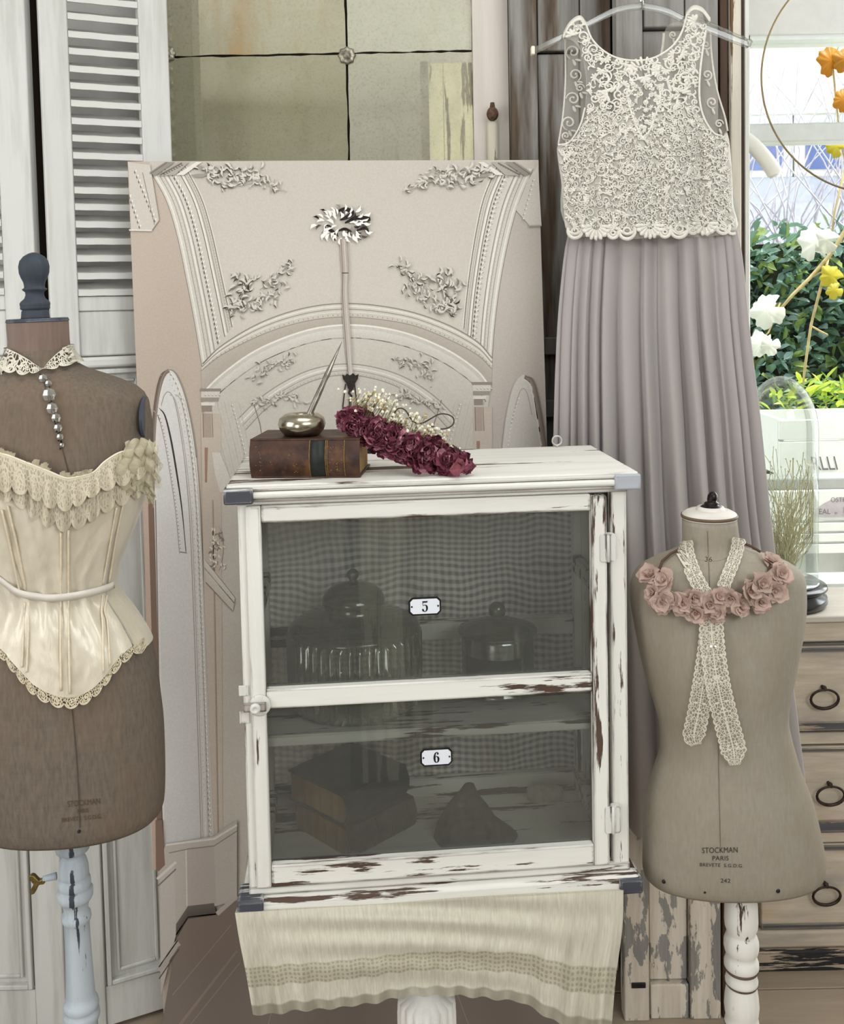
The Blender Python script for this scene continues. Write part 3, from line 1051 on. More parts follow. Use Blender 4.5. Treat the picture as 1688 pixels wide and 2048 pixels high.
# inner vault seen through the arch
inner = A2 + [(960, 900), (930, 1300), (930, 1840), (430, 1840), (432, 1300), (418, 900)]
pr.poly(inner, gcol((208, 200, 189), (198, 190, 178), 640, 1000))
pr.up()
pr.stroke(A2, 3.5, (236, 230, 220))
I1 = lerp2(A2, [(x, y + 26) for x, y in A2], 1.0)
I1 = [(690 + (x - 690) * 0.965, y) for x, y in I1]
pr.band([(690 + (x - 690) * .985, y + 8) for x, y in A2], I1, (218, 211, 201), (206, 198, 187))
pr.stroke(I1, 2, (176, 167, 156))
pr.up()
B1 = cm2([(476, 838), (520, 796), (575, 760), (630, 737), (690, 728), (750, 735), (810, 755), (868, 792), (915, 838)], 6)
B2 = [(690 + (x - 690) * 0.93, y + 22) for x, y in B1]
pr.band(B1, B2, (214, 206, 196), (200, 191, 180))
pr.up()
pr.stroke(B1, 2.2, (160, 150, 140))
pr.stroke(lerp2(B1, B2, .35), 2.5, (230, 224, 214))
pr.stroke(lerp2(B1, B2, .6), 1.6, (168, 159, 148))
pr.stroke(B2, 2, (158, 148, 137))
beadrow(B1, B2, 0.8, 2, 8, (150, 140, 130), dark=False)
# inner side friezes leaning towards the far arch
for sx in (-1, 1):
    def M(x): return x if sx < 0 else 1388 - x
    for k in range(9):
        f = k / 8
        a = (M(418 + 60 * f), 800 + 4 * f)
        b = (M(470 + 44 * f), 1000 - 20 * f)
        m_ = (M(440 + 54 * f), 880)
        pr.stroke(cm2([a, m_, b], 6), 1.5, (202, 193, 182) if k % 2 else (193, 184, 173))
    pts = cm2([(M(452), 800), (M(476), 890), (M(496), 985)], 10)
    pts2 = cm2([(M(474), 800), (M(500), 890), (M(520), 975)], 10)
    beadrow(pts, pts2, 0.5, 3, 9, (165, 155, 144))
    pr.stroke([(M(505), 800), (M(520), 848), (M(532), 930)], 2, (140, 130, 120))
pr.up()
# pilasters left and right of the passage
for x0, x1, y0 in ((402, 442, 777), (946, 984, 764)):
    pr.poly([(x0, y0 + 50), (x1, y0 + 50), (x1 + 4, 1700), (x0 + 14, 1700)], (198, 184, 170))
    pr.up()
    pr.poly([(x0 - 2, y0), (x1, y0), (x1, y0 + 6), (x0 - 2, y0 + 6)], (150, 138, 127))
    pr.poly([(x0, y0 + 6), (x1 - 2, y0 + 6), (x1 - 3, y0 + 18), (x0, y0 + 18)], (214, 205, 194))
    pr.poly([(x0, y0 + 18), (x1 - 4, y0 + 18), (x1 - 5, y0 + 26), (x0, y0 + 26)], (160, 148, 137))
    pr.poly([(x0, y0 + 28), (x1 - 12, y0 + 28), (x1 - 12, y0 + 34), (x0, y0 + 34)], (226, 219, 208))
    pr.poly([(x0 + 2, y0 + 34), (x1 - 18, y0 + 34), (x1 - 18, y0 + 46), (x0 + 2, y0 + 46)], (150, 136, 124))
    pr.poly([(x0 + 3, y0 + 50), (x1 - 20, y0 + 50), (x1 - 18, y0 + 98), (x0 + 4, y0 + 98)], (176, 158, 146))
    pr.up()
    beadrow([(x0, y0 + 12), (x1, y0 + 12)], [(x0, y0 + 12), (x1, y0 + 12)], 0, 2.4, 7, (150, 140, 130))
    pr.stroke([(x0 + 4, y0 + 50), (x0 + 5, y0 + 98)], 1.5, (130, 116, 106))
    pr.stroke([(x1 - 18, y0 + 50), (x1 - 16, y0 + 98)], 1.5, (140, 126, 116))
    pr.poly([(x0 + 7, y0 + 118), (x0 + 14, y0 + 118), (x0 + 12, y0 + 188), (x0 + 8, y0 + 188)], (160, 128, 108))
pr.up()
pr.poly([(424, 905), (440, 905), (462, 960), (456, 985), (440, 985), (430, 950)], (212, 204, 193))
# left doorway arch
DO = cm2([(306, 1000), (308, 890), (314, 810), (324, 758), (338, 740), (354, 752), (372, 800), (388, 880), (398, 980), (404, 1100), (412, 1300), (420, 1500), (428, 1690)], 8)
wall_l = [(306, 1000)] + [(p[0], p[1]) for p in DO] + [(312, 1690)]
pr.poly(wall_l, gcol((222, 220, 215), (204, 200, 196), 740, 1700))
pr.up()
pr.poly([(291, 1000), (308, 1000), (328, 1740), (311, 1740)], (128, 106, 92))
pr.poly([(286, 1000), (296, 1000), (316, 1740), (305, 1740)], (196, 172, 156))
LB = cm2([(299, 1000), (302, 880), (309, 800), (320, 752), (336, 738)], 8)
LB2 = cm2([(309, 1000), (311, 880), (317, 805), (327, 764), (340, 744)], 8)
pr.band(LB, LB2, (104, 88, 78), (150, 130, 116))
pr.up()
pr.stroke(cm2([(312, 1000), (314, 880), (321, 800), (331, 758), (342, 748), (354, 762), (368, 806), (384, 890), (392, 980)], 8), 5, (226, 221, 213))
pr.stroke(DO[:60], 2, (150, 141, 132))
pr.stroke([(314, 1000), (318, 1200), (324, 1500), (330, 1730)], 3, (222, 217, 209))
pr.stroke([(311, 1000), (315, 1200), (320, 1500), (327, 1730)], 1.4, (92, 76, 68))
D1 = cm2([(322, 812), (329, 790), (337, 784), (347, 796), (357, 840), (370, 930), (380, 1050), (388, 1250), (396, 1480), (402, 1680)], 8)
pr.stroke(D1, 1.8, (166, 157, 148))
D2 = cm2([(318, 816), (330, 832), (342, 880), (354, 950), (364, 1020), (372, 1104)], 8)
pr.stroke(D2, lambda u: 1.5 + 2.2 * math.sin(PI * min(1, u * 1.1)), (62, 55, 50))
D3 = [(x - 9, y + 3) for x, y in D2]
pr.stroke([(x - 4, y) for x, y in D3], 1.6, (170, 160, 150))
pr.up()
beadrow(D3, D3, 0, 2.4, 7.5, (112, 102, 94), dark=False)
pr.stroke([(361, 1104), (374, 1106)], 2, (130, 120, 110))
D4 = [(x - 24, y + 10) for x, y in D1[8:]]
for off, c in ((4, (180, 171, 161)), (10, (228, 222, 214)), (15, (172, 163, 153)), (21, (196, 188, 178))):
    pr.stroke([(x + off, y + 6) for x, y in D1[14:]], 1.5, c)
FR = [(x - 4, y + 4) for x, y in DO[30:]]
beadrow(FR, FR, 0, 3.6, 11, (168, 156, 143))
beadrow([(x - 13, y + 8) for x, y in DO[26:]], FR, 0, 2.2, 12, (176, 166, 154), dark=False)
pr.stroke([(425, 1000), (436, 1690)], 2, (176, 160, 144))
# far wall ornament and sloping frieze beside the cabinet
pr.poly(cm2([(424, 1085), (426, 1060), (434, 1052), (442, 1064), (446, 1100), (438, 1140), (426, 1120)], 5), (196, 182, 168))
pr.up()
for k in range(46):
    pr.dab(rr.uniform(420, 446), rr.uniform(1058, 1140), 9, 5, rr.uniform(0, 6), (140, 128, 116) if k % 2 else (226, 218, 206))
pr.up()
pr.band([(408, 1118), (470, 1196)], [(412, 1164), (466, 1222)], (212, 203, 192), (200, 190, 178))
pr.stroke([(412, 1165), (466, 1222)], 2, (130, 118, 107))
pr.stroke([(408, 1135), (470, 1208)], 1.6, (170, 160, 149))
# right doorway arch
EO = cm2([(1004, 900), (1012, 835), (1024, 780), (1038, 754), (1052, 752), (1066, 776), (1078, 830), (1086, 900)], 8)
pr.poly(EO, (210, 203, 194))
pr.up()
E2 = cm2([(1050, 751), (1068, 762), (1082, 820), (1094, 900)], 8)
E3 = cm2([(1048, 757), (1062, 772), (1073, 830), (1084, 900)], 8)
pr.band(E2, E3, (118, 105, 96), (160, 146, 134))
pr.stroke(E3, 3.5, (228, 222, 214))
pr.stroke(cm2([(1022, 850), (1034, 800), (1044, 778), (1054, 786), (1064, 830)], 8), 2, (180, 170, 160))
pr.stroke(EO[:28], 2, (190, 181, 171))
E4 = cm2([(1012, 900), (1022, 838), (1036, 796)], 8)
beadrow(E4, E4, 0, 3, 8, (190, 182, 172))
pr.up()
# top-left and top-right cornice fragments
for sx in (-1, 1):
    def M(x): return x if sx < 0 else 1332 - x
    if sx < 0:
        pr.poly([(M(256), 324), (M(300), 330), (M(318), 440), (M(304), 460), (M(262), 462)], (206, 198, 187))
    else:
        pr.poly([(M(256), 330), (M(276), 360), (M(300), 420), (M(272), 452), (M(249), 452)], (206, 198, 188))
pr.up()
for a, b in (((268, 330), (312, 438)), ((258, 380), (282, 452))):
    L = [(a[0] + (b[0] - a[0]) * i / 10, a[1] + (b[1] - a[1]) * i / 10) for i in range(11)]
    beadrow(L, L, 0, 4.2, 10.5, (128, 118, 109))
pr.stroke([(258, 460), (304, 461)], 3, (226, 219, 209))
pr.stroke([(285, 345), (309, 450)], 1.6, (150, 140, 130))
L = [(1072 - 26 * i / 10, 350 + 96 * i / 10) for i in range(11)]
beadrow(L, L, 0, 3.2, 10, (160, 150, 140))
pr.stroke([(1056, 452), (1082, 451)], 3, (168, 158, 148))
for sx in (-1, 1):
    def M(x): return x if sx < 0 else 1360 - x
    pr.poly([(M(298), 345), (M(330), 324), (M(350), 324), (M(310), 352)], (150, 141, 132))
    pr.poly([(M(314), 352), (M(356), 324), (M(378), 324), (M(350), 350)], (176, 167, 157))
    pr.poly([(M(352), 350), (M(392), 324), (M(404), 324), (M(368), 350)], (228, 221, 211))
    pr.up()
    pr.stroke([(M(320), 350), (M(364), 326)], 3, (116, 107, 99))
    pr.stroke([(M(300), 348), (M(334), 325)], 2, (120, 110, 101))
    for k in range(8):
        pr.dab(M(326 + k * 5), 346 - k * 2.6, 7, 4, 0.4, (120, 110, 102))
    pr.dab(M(380), 350, 42 if sx < 0 else -42, 10, -0.12 * -sx, (158, 148, 138))
pr.up()


def spray(pts, n, size, dark, spread, seed, light=True):
    r = random.Random(seed)
    L = cm2(pts, 10)
    pr.stroke(L, 1.6, tuple(c + 40 for c in dark))
    for k in range(n):
        u = r.random()
        i = min(int(u * (len(L) - 1)), len(L) - 2)
        x, y = L[i]
        x += r.gauss(0, spread)
        y = max(y + r.gauss(0, spread * 0.62), 340)
        ang = math.atan2(L[i + 1][1] - L[i][1], L[i + 1][0] - L[i][0]) + r.choice([-0.9, 0.9, 2.6, -2.4, 0.2]) + r.uniform(-.4, .4)
        s_ = size * r.uniform(0.6, 1.3)
        kq = r.choice([-52, -20, 0, 25, 45])
        d = tuple(max(0, c + kq) for c in dark)
        if r.random() < 0.75:
            pr.dab(x, y, s_ * 1.15, s_ * 0.42, ang, d, 0.5)
            if light: pr.dab(x + 0.8, y - s_ * .22, s_ * 1.2, s_ * 0.44, ang, (214, 206, 194), 0.5)
        else:
            pr.dab(x, y, s_, s_ * .3, ang, d, 0.7)

DK = (98, 90, 82)
for sx in (-1, 1):
    def M(x): return x if sx < 0 else 1378 - x
    sd = 5 if sx < 0 else 9
    dk = DK if sx < 0 else (138, 129, 120)
    spray([(M(425), 332), (M(455), 345), (M(490), 350), (M(515), 340)], 52, 12, dk, 13, sd)
    spray([(M(430), 362), (M(480), 370), (M(520), 362), (M(540), 372), (M(574), 384)], 44, 11, (140, 131, 122), 7, sd + 1)
    spray([(M(395), 330), (M(420), 345), (M(432), 366)], 16, 13, (120, 111, 103), 8, sd + 2)
    spray([(M(468), 628), (M(480), 600), (M(488), 570), (M(490), 552)], 52, 14, DK, 13, sd + 3)
    spray([(M(478), 624), (M(515), 606), (M(545), 592), (M(558), 570)], 40, 12, (124, 115, 106), 8, sd + 4)
    spray([(M(520), 580), (M(548), 556), (M(568), 538), (M(584), 530)], 36, 10, (122, 113, 104), 6, sd + 5)
    spray([(M(512), 762), (M(530), 738), (M(555), 730), (M(586), 718)], 50, 9, (140, 131, 121), 8, sd + 6)
    spray([(M(505), 806), (M(540), 800), (M(575), 792), (M(600), 806)], 40, 10, (158, 149, 139), 7, sd + 7)
pr.up()
# ceiling rose and hanging light, printed
r = random.Random(4)
for k in range(64):
    a = r.uniform(0, 2 * PI)
    q_ = r.uniform(0.15, 1) ** 0.7
    x, y = 686 + 52 * q_ * math.cos(a), 448 + 31 * q_ * math.sin(a)
    if r.random() < 0.42:
        pr.dab(x, y, 17, 9, a + r.uniform(-.6, .6), (246, 243, 236), 0.4)
    else:
        pr.dab(x, y, 15, 6.5, a + r.uniform(-.8, .8), r.choice([(40, 34, 30), (84, 76, 70), (150, 142, 132), (30, 26, 23)]), 0.5)
for pts, w_ in (([(672, 424), (690, 418), (704, 426), (690, 436), (680, 440)], 9), ([(690, 446), (712, 436), (738, 438), (726, 445)], 9), ([(650, 455), (664, 462), (672, 470)], 7), ([(676, 462), (690, 458), (704, 464)], 6), ([(712, 462), (730, 456), (738, 464)], 6)):
    pr.stroke(cm2(pts, 6), lambda u, w=w_: w * math.sin(PI * (0.12 + 0.8 * u)), (34, 29, 26))
pr.up()
for k in range(22):
    a = r.uniform(0, 2 * PI)
    q_ = r.uniform(0.3, 1)
    pr.dab(686 + 46 * q_ * math.cos(a), 447 + 26 * q_ * math.sin(a), 14, 6, a, (244, 240, 232), 0.4)
pr.up()
S1 = cm2([(686, 478), (690, 545), (690, 600), (697, 700), (701, 750)], 10)
pr.stroke(S1, lambda u: 9 + 4.5 * abs(math.sin(PI * (u * 2.0 + 0.25))), gcol((182, 168, 156), (194, 184, 174), 480, 745))
pr.up()
pr.stroke([(x - 4.4, y) for x, y in S1], 1.5, (132, 118, 107))
pr.stroke([(x + 2, y) for x, y in S1], 1.6, (212, 202, 192))
pr.stroke([(684, 546), (697, 546)], 2.2, (110, 98, 89))
pr.up()
CH = (44, 40, 37)
pr.poly([(684, 749), (690, 752), (694, 747), (700, 751), (706, 746), (711, 751), (717, 748), (716, 757), (710, 767), (707, 777), (704, 783), (700, 783), (696, 776), (692, 766), (686, 758)], CH)
pr.stroke([(701, 778), (698, 786), (703, 792), (700, 800), (701, 830)], 5, CH)
pr.stroke([(691, 768), (686, 810), (684, 900), (680, 960)], 2.4, CH)
pr.stroke([(709, 768), (714, 810), (722, 860), (734, 905), (736, 960)], 2.4, CH)
pr.stroke([(701, 800), (701, 960)], 2.4, (70, 64, 58))
for x0, x1 in ((697, 692), (701, 700), (706, 708), (712, 716)):
    pr.stroke([(x0, 960), (x1 - 2, 1160)], 2.6, (36, 32, 30))
pr.poly([(694, 1090), (712, 1088), (722, 1112), (718, 1150), (700, 1165), (688, 1145), (686, 1110)], (40, 37, 34))
for sx in (-1, 1):
    pr.stroke(cm2([(704 + sx * 12, 1112), (704 + sx * 22, 1146), (704 + sx * 40, 1142), (704 + sx * 42, 1108)], 8), 5, (38, 34, 32))
pr.up()
# lower storey: far door, dado, skirting and floor
pr.poly([(672, 1470), (760, 1462), (766, 1600), (678, 1606)], (58, 50, 44))
pr.poly([(704, 1500), (736, 1497), (737, 1542), (706, 1545)], (226, 224, 218))
pr.up()
pr.stroke([(705, 1520), (737, 1517)], 6, (58, 50, 44))
pr.stroke([(720, 1520), (721, 1545)], 2.5, (70, 60, 54))
for x, w_, c in ((628, 14, (110, 96, 84)), (640, 5, (190, 182, 170)), (650, 4, (120, 108, 96)), (790, 22, (138, 124, 110)), (812, 8, (176, 165, 152))):
    pr.stroke([(x, 1440), (x + 4, 1640)], w_, c)
pr.up()
FL = (120, 106, 96)
pr.poly([(316, 2120), (322, 2060), (352, 1880), (375, 1838), (430, 1828), (470, 1800), (930, 1800), (1131, 1900), BR, BL], gcol((132, 117, 107), (126, 115, 107), 1820, 2110))
pr.up()
for a, b in (((470, 1905), (326, 2090)), ((480, 1925), (340, 2100)), ((462, 1850), (345, 1990)), ((900, 1950), (960, 2110)), ((800, 1960), (810, 2110)), ((560, 1960), (520, 2110))):
    pr.stroke([a, b], 2, (150, 134, 122))
pr.stroke([(474, 1902), (333, 2086)], 4, (146, 130, 118))
# dado panels beside the doorway
pr.poly([(330, 1690), (428, 1672), (474, 1640), (474, 1800), (432, 1812), (376, 1818), (352, 1870), (322, 1990), (318, 1740)], (190, 181, 172))
pr.up()
pr.poly([(374, 1696), (428, 1690), (432, 1806), (376, 1814)], (182, 171, 163))
pr.poly([(320, 1752), (348, 1728), (352, 1868), (322, 1962)], (196, 188, 179))
pr.up()
pr.stroke([(332, 1690), (376, 1684), (428, 1678), (474, 1650)], 4, (220, 213, 203))
pr.stroke([(338, 1706), (376, 1698), (428, 1692), (474, 1662)], 2, (140, 130, 121))
pr.stroke([(372, 1700), (374, 1812)], 2, (220, 213, 203))
pr.stroke([(316, 1772), (352, 1738)], 3, (132, 122, 113))
pr.stroke([(314, 1758), (352, 1724)], 5, (218, 211, 201))
pr.band([(352, 1848), (376, 1812), (428, 1806), (432, 1826)], [(352, 1876), (376, 1838), (432, 1830), (434, 1832)], (112, 104, 97), (84, 76, 70))
pr.stroke([(352, 1870), (376, 1834), (432, 1828)], 2.5, (60, 50, 45))
pr.stroke([(434, 1828), (474, 1792)], 9, (188, 180, 171))
pr.stroke([(318, 1942), (352, 1890), (358, 1885)], 12, (178, 169, 160))
pr.stroke([(318, 1934), (356, 1880)], 2, (112, 103, 95))
pr.stroke([(318, 1958), (358, 1898)], 2.4, (96, 86, 79))
pr.poly([(311, 1640), (324, 1640), (330, 1730), (318, 1742), (312, 1742)], (132, 108, 94))
pr.build('printed_picture', cvt)
# ------------------------------------------------------------------ small white cabinet on its draped pedestal table
CA = math.atan2(0.05, 0.60)
cA = P(460, 1010, 1.50)
CORG = Vector((cA.x + 0.011, 1.50, 0.0))
ux, uy = Vector((math.cos(CA), math.sin(CA), 0)), Vector((-math.sin(CA), math.cos(CA), 0))
ZB = P(500, 1838, 1.49).z          # underside of the base
cab = thing('display_cabinet', 'small chippy white painted cabinet with a glazed door and numbered plates', 'cabinet', (CORG.x, CORG.y, ZB), CA)
cab['label'] = 'small chippy white painted cabinet with a glazed door and number plates 5 and 6'


def FL_(px, py, d=0.0):
    """local x, z of a picture point on the cabinet plane at depth d behind its front"""
    D = P(px, py, 1.0) - EYE
    o = CORG + uy * d
    k = (o - EYE).dot(uy) / D.dot(uy)
    p = EYE + D * k
    return (p - CORG).dot(ux), p.z - ZB


W = 0.602
DEP = 0.27
zz = lambda py: FL_(500, py)[1]
ZT = zz(966)                    # top surface
z_corn = zz(1001)
z_d1, z_r1 = zz(1011), zz(1045)
z_r2a, z_r2b = zz(1377), zz(1416)
z_r3a, z_r3b = zz(1728), zz(1772)
z_base = zz(1790)
z_base2 = zz(1826)
# top board and cornice
kw = dict(local=True)
MB().box(-0.014, W + 0.014, -0.018, DEP, ZT - 0.010, ZT).build('top_board', M_WHITE_X, cab, bevel=0.003, **kw)
MB().box(-0.014, W + 0.014, -0.020, DEP, ZT - 0.0215, ZT - 0.011).build('moulding', M_WHITE_X, cab, bevel=0.004, **kw)
MB().box(-0.008, W + 0.008, -0.012, DEP, z_corn, ZT - 0.0225).build('moulding', M_WHITE_X, cab, bevel=0.003, **kw)
MB().box(0.0, W, -0.004, 0.02, z_d1 + 0.001, z_corn - 0.0005).build('frieze', M_WHITE_X, cab, bevel=0.001, **kw)
# base
MB().box(0.0, W, -0.003, DEP, z_base + 0.0005, z_r3b - 0.0015).build('base_rail', M_WHITE_X, cab, bevel=0.001, **kw)
MB().box(-0.012, W + 0.012, -0.018, DEP, z_base2, z_base - 0.0005).build('base_moulding', M_WHITE_X, cab, bevel=0.006, **kw)
MB().box(0.012, W - 0.014, -0.012, DEP - 0.01, 0.0, z_base2 - 0.0005).build('plinth', M_WHITE_X, cab, bevel=0.003, **kw)
# corner caps of the mouldings
M_CAP = worn('cap_dark', (70, 72, 78), (222, 220, 214), 'x', 0.47, edge=0.5, dirtiness=0.5, dirt=(46, 48, 54))
M_CAPL = worn('cap_light', (172, 175, 181), (74, 76, 82), 'x', 0.47, edge=0.5, dirtiness=0.5)


def cap(x0, x1, z0, z1, m):
    MB().box(x0, x1, -0.0235, 0.03, z0, z1).build('corner_cap', m, cab, bevel=0.003, **kw)

cap(-0.018, 0.026, ZT - 0.0285, ZT - 0.004, M_CAP)
cap(W - 0.024, W + 0.0165, ZT - 0.0275, ZT - 0.003, M_CAPL)
cap(-0.017, 0.023, z_base2 - 0.001, z_base + 0.003, M_CAP)
cap(W - 0.022, W + 0.015, z_base2 + 0.001, z_base - 0.004, M_CAP)
# posts, back frame, sides, shelf, floor
for x0, x1 in ((0.0, 0.0245), (W - 0.0265, W)):
    MB().box(x0, x1, 0.0, 0.028, z_base, z_corn).build('post', M_WHITE_Z, cab, bevel=0.0025, **kw)
    MB().box(x0, x1, DEP - 0.026, DEP, z_base, z_corn).build('post', M_WHITE_Z, cab, bevel=0.0025, **kw)
for x0, x1 in ((0.006, 0.014), (W - 0.014, W - 0.006)):
    MB().box(x0, x1, 0.0285, DEP - 0.0265, z_base, z_corn).build('side_panel', M_WHITE_Z, cab, **kw)
zs1 = P(700, 1130, 1.75).z - ZB
for x0, x1 in ((0.0145, 0.030), (W - 0.030, W - 0.0145)):
    for za, zb_ in ((zs1 - 0.03, zs1), (z_base + 0.012, z_base + 0.045)):
        MB().box(x0, x1, 0.029, DEP - 0.027, za, zb_).build('side_rail', M_WHITE_X, cab, bevel=0.002, **kw)
zsh = FL_(640, 1466, 0.02)[1]


def depth_for(px, py, z):
    lo, hi = 0.03, 0.25
    for _ in range(40):
        mid = (lo + hi) / 2
        if FL_(px, py, mid)[1] > z: hi = mid
        else: lo = mid
    return lo


MB().box(0.0145, W - 0.0145, 0.022, DEP - 0.03, zsh - 0.010, zsh).build('shelf', M_WHITE_X, cab, bevel=0.002, **kw)
MB().box(0.0145, W - 0.0145, 0.016, 0.0215, zsh - 0.017, zsh + 0.001).build('shelf_lip', M_WHITE_X, cab, bevel=0.002, **kw)
nb = 3
for k in range(nb):
    y0, y1 = 0.003 + k * (DEP - 0.006) / nb, 0.003 + (k + 1) * (DEP - 0.006) / nb - 0.001
    MB().box(0.0147, W - 0.0147, y0, y1, z_base - 0.0002, z_base + 0.006).build('floor_board', M_WHITE_X, cab, bevel=0.001, **kw)
zb1, zb2 = P(700, 1252, 1.76).z - ZB, P(700, 1290, 1.76).z - ZB
for za, zb_ in ((zb2, zb1), (z_base, z_base + 0.045), (z_corn - 0.03, z_corn)):
    MB().box(0.025, W - 0.027, DEP - 0.02, DEP - 0.004, za, zb_).build('back_rail', M_WHITE_X, cab, bevel=0.002, **kw)
# sheer gingham behind
t = NT('sheer_gingham', 0.9, 0, 0.1)
tc = t.n('ShaderNodeTexCoord')
mp = t.n('ShaderNodeMapping')
t.t.links.new(tc.outputs['Object'], mp.inputs['Vector'])
wv = t.n('ShaderNodeTexNoise', Vector=mp.outputs[0], Scale=7.0, Detail=1.5)
of = t.n('ShaderNodeVectorMath', _operation='MULTIPLY_ADD')
t.t.links.new(wv.outputs['Color'], of.inputs[0])
of.inputs[1].default_value = (0.022, 0.0, 0.05)
t.t.links.new(mp.outputs[0], of.inputs[2])
sp = t.n('ShaderNodeSeparateXYZ', Vector=of.outputs[0])
sx = t.step(t.math('SINE', t.math('MULTIPLY', sp.outputs['X'], 2 * PI / 0.0125)), -0.35, 0.35)
sz = t.step(t.math('SINE', t.math('MULTIPLY', sp.outputs['Z'], 2 * PI / 0.0118)), -0.45, 0.45)
g = t.math('MULTIPLY', t.math('ADD', t.math('MULTIPLY', sx, 0.35), t.math('MULTIPLY', sz, 0.65)), 1.0)
cl = t.mix(g, lin((112, 114, 116)), lin((244, 238, 232)))
t.base(cl)
t.alpha(0.80)
M_GING = t.m
gm = MB()
rings = []
for i in range(13):
    z = z_base + 0.03 + (z_corn - 0.01 - z_base - 0.03) * i / 12
    rings.append([Vector((0.024 + (W - 0.05) * j / 60, DEP - 0.003 + 0.0022 * math.sin(j * 0.9 + 0.4 * i) + 0.001 * math.sin(j * 2.3), z)) for j in range(61)])
gm.loft(rings, False)
gm.build('gingham_curtain', M_GING, cab, smooth=True, **kw)
# door
dr = bpy.data.objects.new('door', None)
C.objects.link(dr)
dr.parent = cab
xl0, xl1 = FL_(497, 1200)[0], FL_(527, 1200)[0]
xr0, xr1 = FL_(1181, 1200)[0], FL_(1212, 1200)[0]
zD0, zD1 = z_r3b, z_d1
YD0, YD1 = -0.010, 0.0125
MB().box(xl0, xl1, YD0, YD1, zD0, zD1).build('stile', M_WHITE_Z, dr, bevel=0.0025, **kw)
MB().box(xr0, xr1, YD0, YD1, zD0, zD1 - 0.003).build('stile', M_WHITE_Z, dr, bevel=0.0025, **kw)
for za, zb_ in ((z_r1, zD1), (z_r2b, z_r2a), (zD0, z_r3a)):
    MB().box(xl1 + 0.0005, xr0 - 0.0005, YD0 + 0.001, YD1, za, zb_).build('rail', M_WHITE_X, dr, bevel=0.0025, **kw)
M_PANEC = glass('veiled_cabinet_glass', (240, 241, 238), 0.03, 0.015, 0.08, (184, 184, 175))  # pale diffuse veil in the pane stands in for the room's reflection
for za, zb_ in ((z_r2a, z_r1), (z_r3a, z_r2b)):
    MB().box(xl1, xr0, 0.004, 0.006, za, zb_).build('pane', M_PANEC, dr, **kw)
# hinges
M_PLATE = worn('painted_metal', (216, 214, 206), (60, 56, 54), 'z', 0.37, edge=0.35, dirtiness=0.4)
for px, py in ((1212, 1092), (1222, 1632)):
    hx, hz = FL_(px, py)
    h = MB()
    for s in (-1, 1):
        pts = []
        wd, ht = 0.0125, 0.022
        for cx_, cz_, a0 in ((wd - .004, ht - .004, 0), (-(wd - .004) + .010, ht - .004, PI / 2), (-(wd - .004) + .010, -(ht - .004), PI), (wd - .004, -(ht - .004), 1.5 * PI)):
            for q_ in range(4):
                a = a0 + q_ * PI / 6
                pts.append((cx_ * s + .004 * math.cos(a) * s, cz_ + .004 * math.sin(a)))
        h.prism([(hx + a, hz + b) for a, b in pts], -0.0125, -0.0105 if s < 0 else -0.0005)
    h.tube([(hx, -0.0135, hz - 0.022), (hx, -0.0135, hz + 0.022)], 0.0026, 10)
    hg_ = h.build('hinge', M_PLATE, dr, bevel=0.0005, seg=1, **kw)
# latch
lx, lz = FL_(513, 1405)
l = MB()
mt = Matrix.Rotation(PI / 2, 4, 'X')
l.lathe([(0.0165, 0.0105), (0.0165, 0.0125), (0.0145, 0.0135), (0.0005, 0.0135)], 24, (lx + 0.006, 0, lz), mtx=mt)
l.build('latch_plate', M_PLATE, dr, smooth=True, **kw)
l = MB()
l.box(lx - 0.018, lx + 0.016, -0.021, -0.0145, lz - 0.0065, lz + 0.0065)
l.build('latch_bar', worn('latch_bar_paint', (176, 166, 158), (48, 42, 38), 'x', 0.46, edge=0.5), dr, bevel=0.001, **kw)
l = MB()
l.lathe([(0.0075, 0.021), (0.0085, 0.024), (0.0075, 0.027), (0.004, 0.0285), (0.003, 0.0265), (0.0005, 0.026)], 20, (lx, 0, lz), mtx=mt)
l.build('latch_knob', M_PLATE, dr, smooth=True, **kw)
kp = MB()
kx = FL_(489, 1405)[0]
kp.box(kx - 0.008, kx + 0.007, -0.0022, -0.0002, lz + 0.012, lz + 0.028).build('strike_plate', M_PLATE, cab, bevel=0.0008, **kw)
MB().box(kx - 0.008, kx + 0.007, -0.0022, -0.0002, lz - 0.031, lz - 0.012).build('strike_plate', M_PLATE, cab, bevel=0.0008, **kw)
# eye ring on the back edge
ex = W - 0.052
er = MB()
er.tube([(ex + 0.0085 * math.cos(2 * PI * k / 24), DEP - 0.01, ZT + 0.0115 + 0.0085 * math.sin(2 * PI * k / 24)) for k in range(25)], 0.0019, 8, False)
er.tube([(ex, DEP - 0.01, ZT - 0.001), (ex, DEP - 0.01, ZT + 0.004)], 0.002, 8)
er.build('eye_ring', plain('zinc', (196, 194, 188), 0.4, 0.7), cab, smooth=True, **kw)


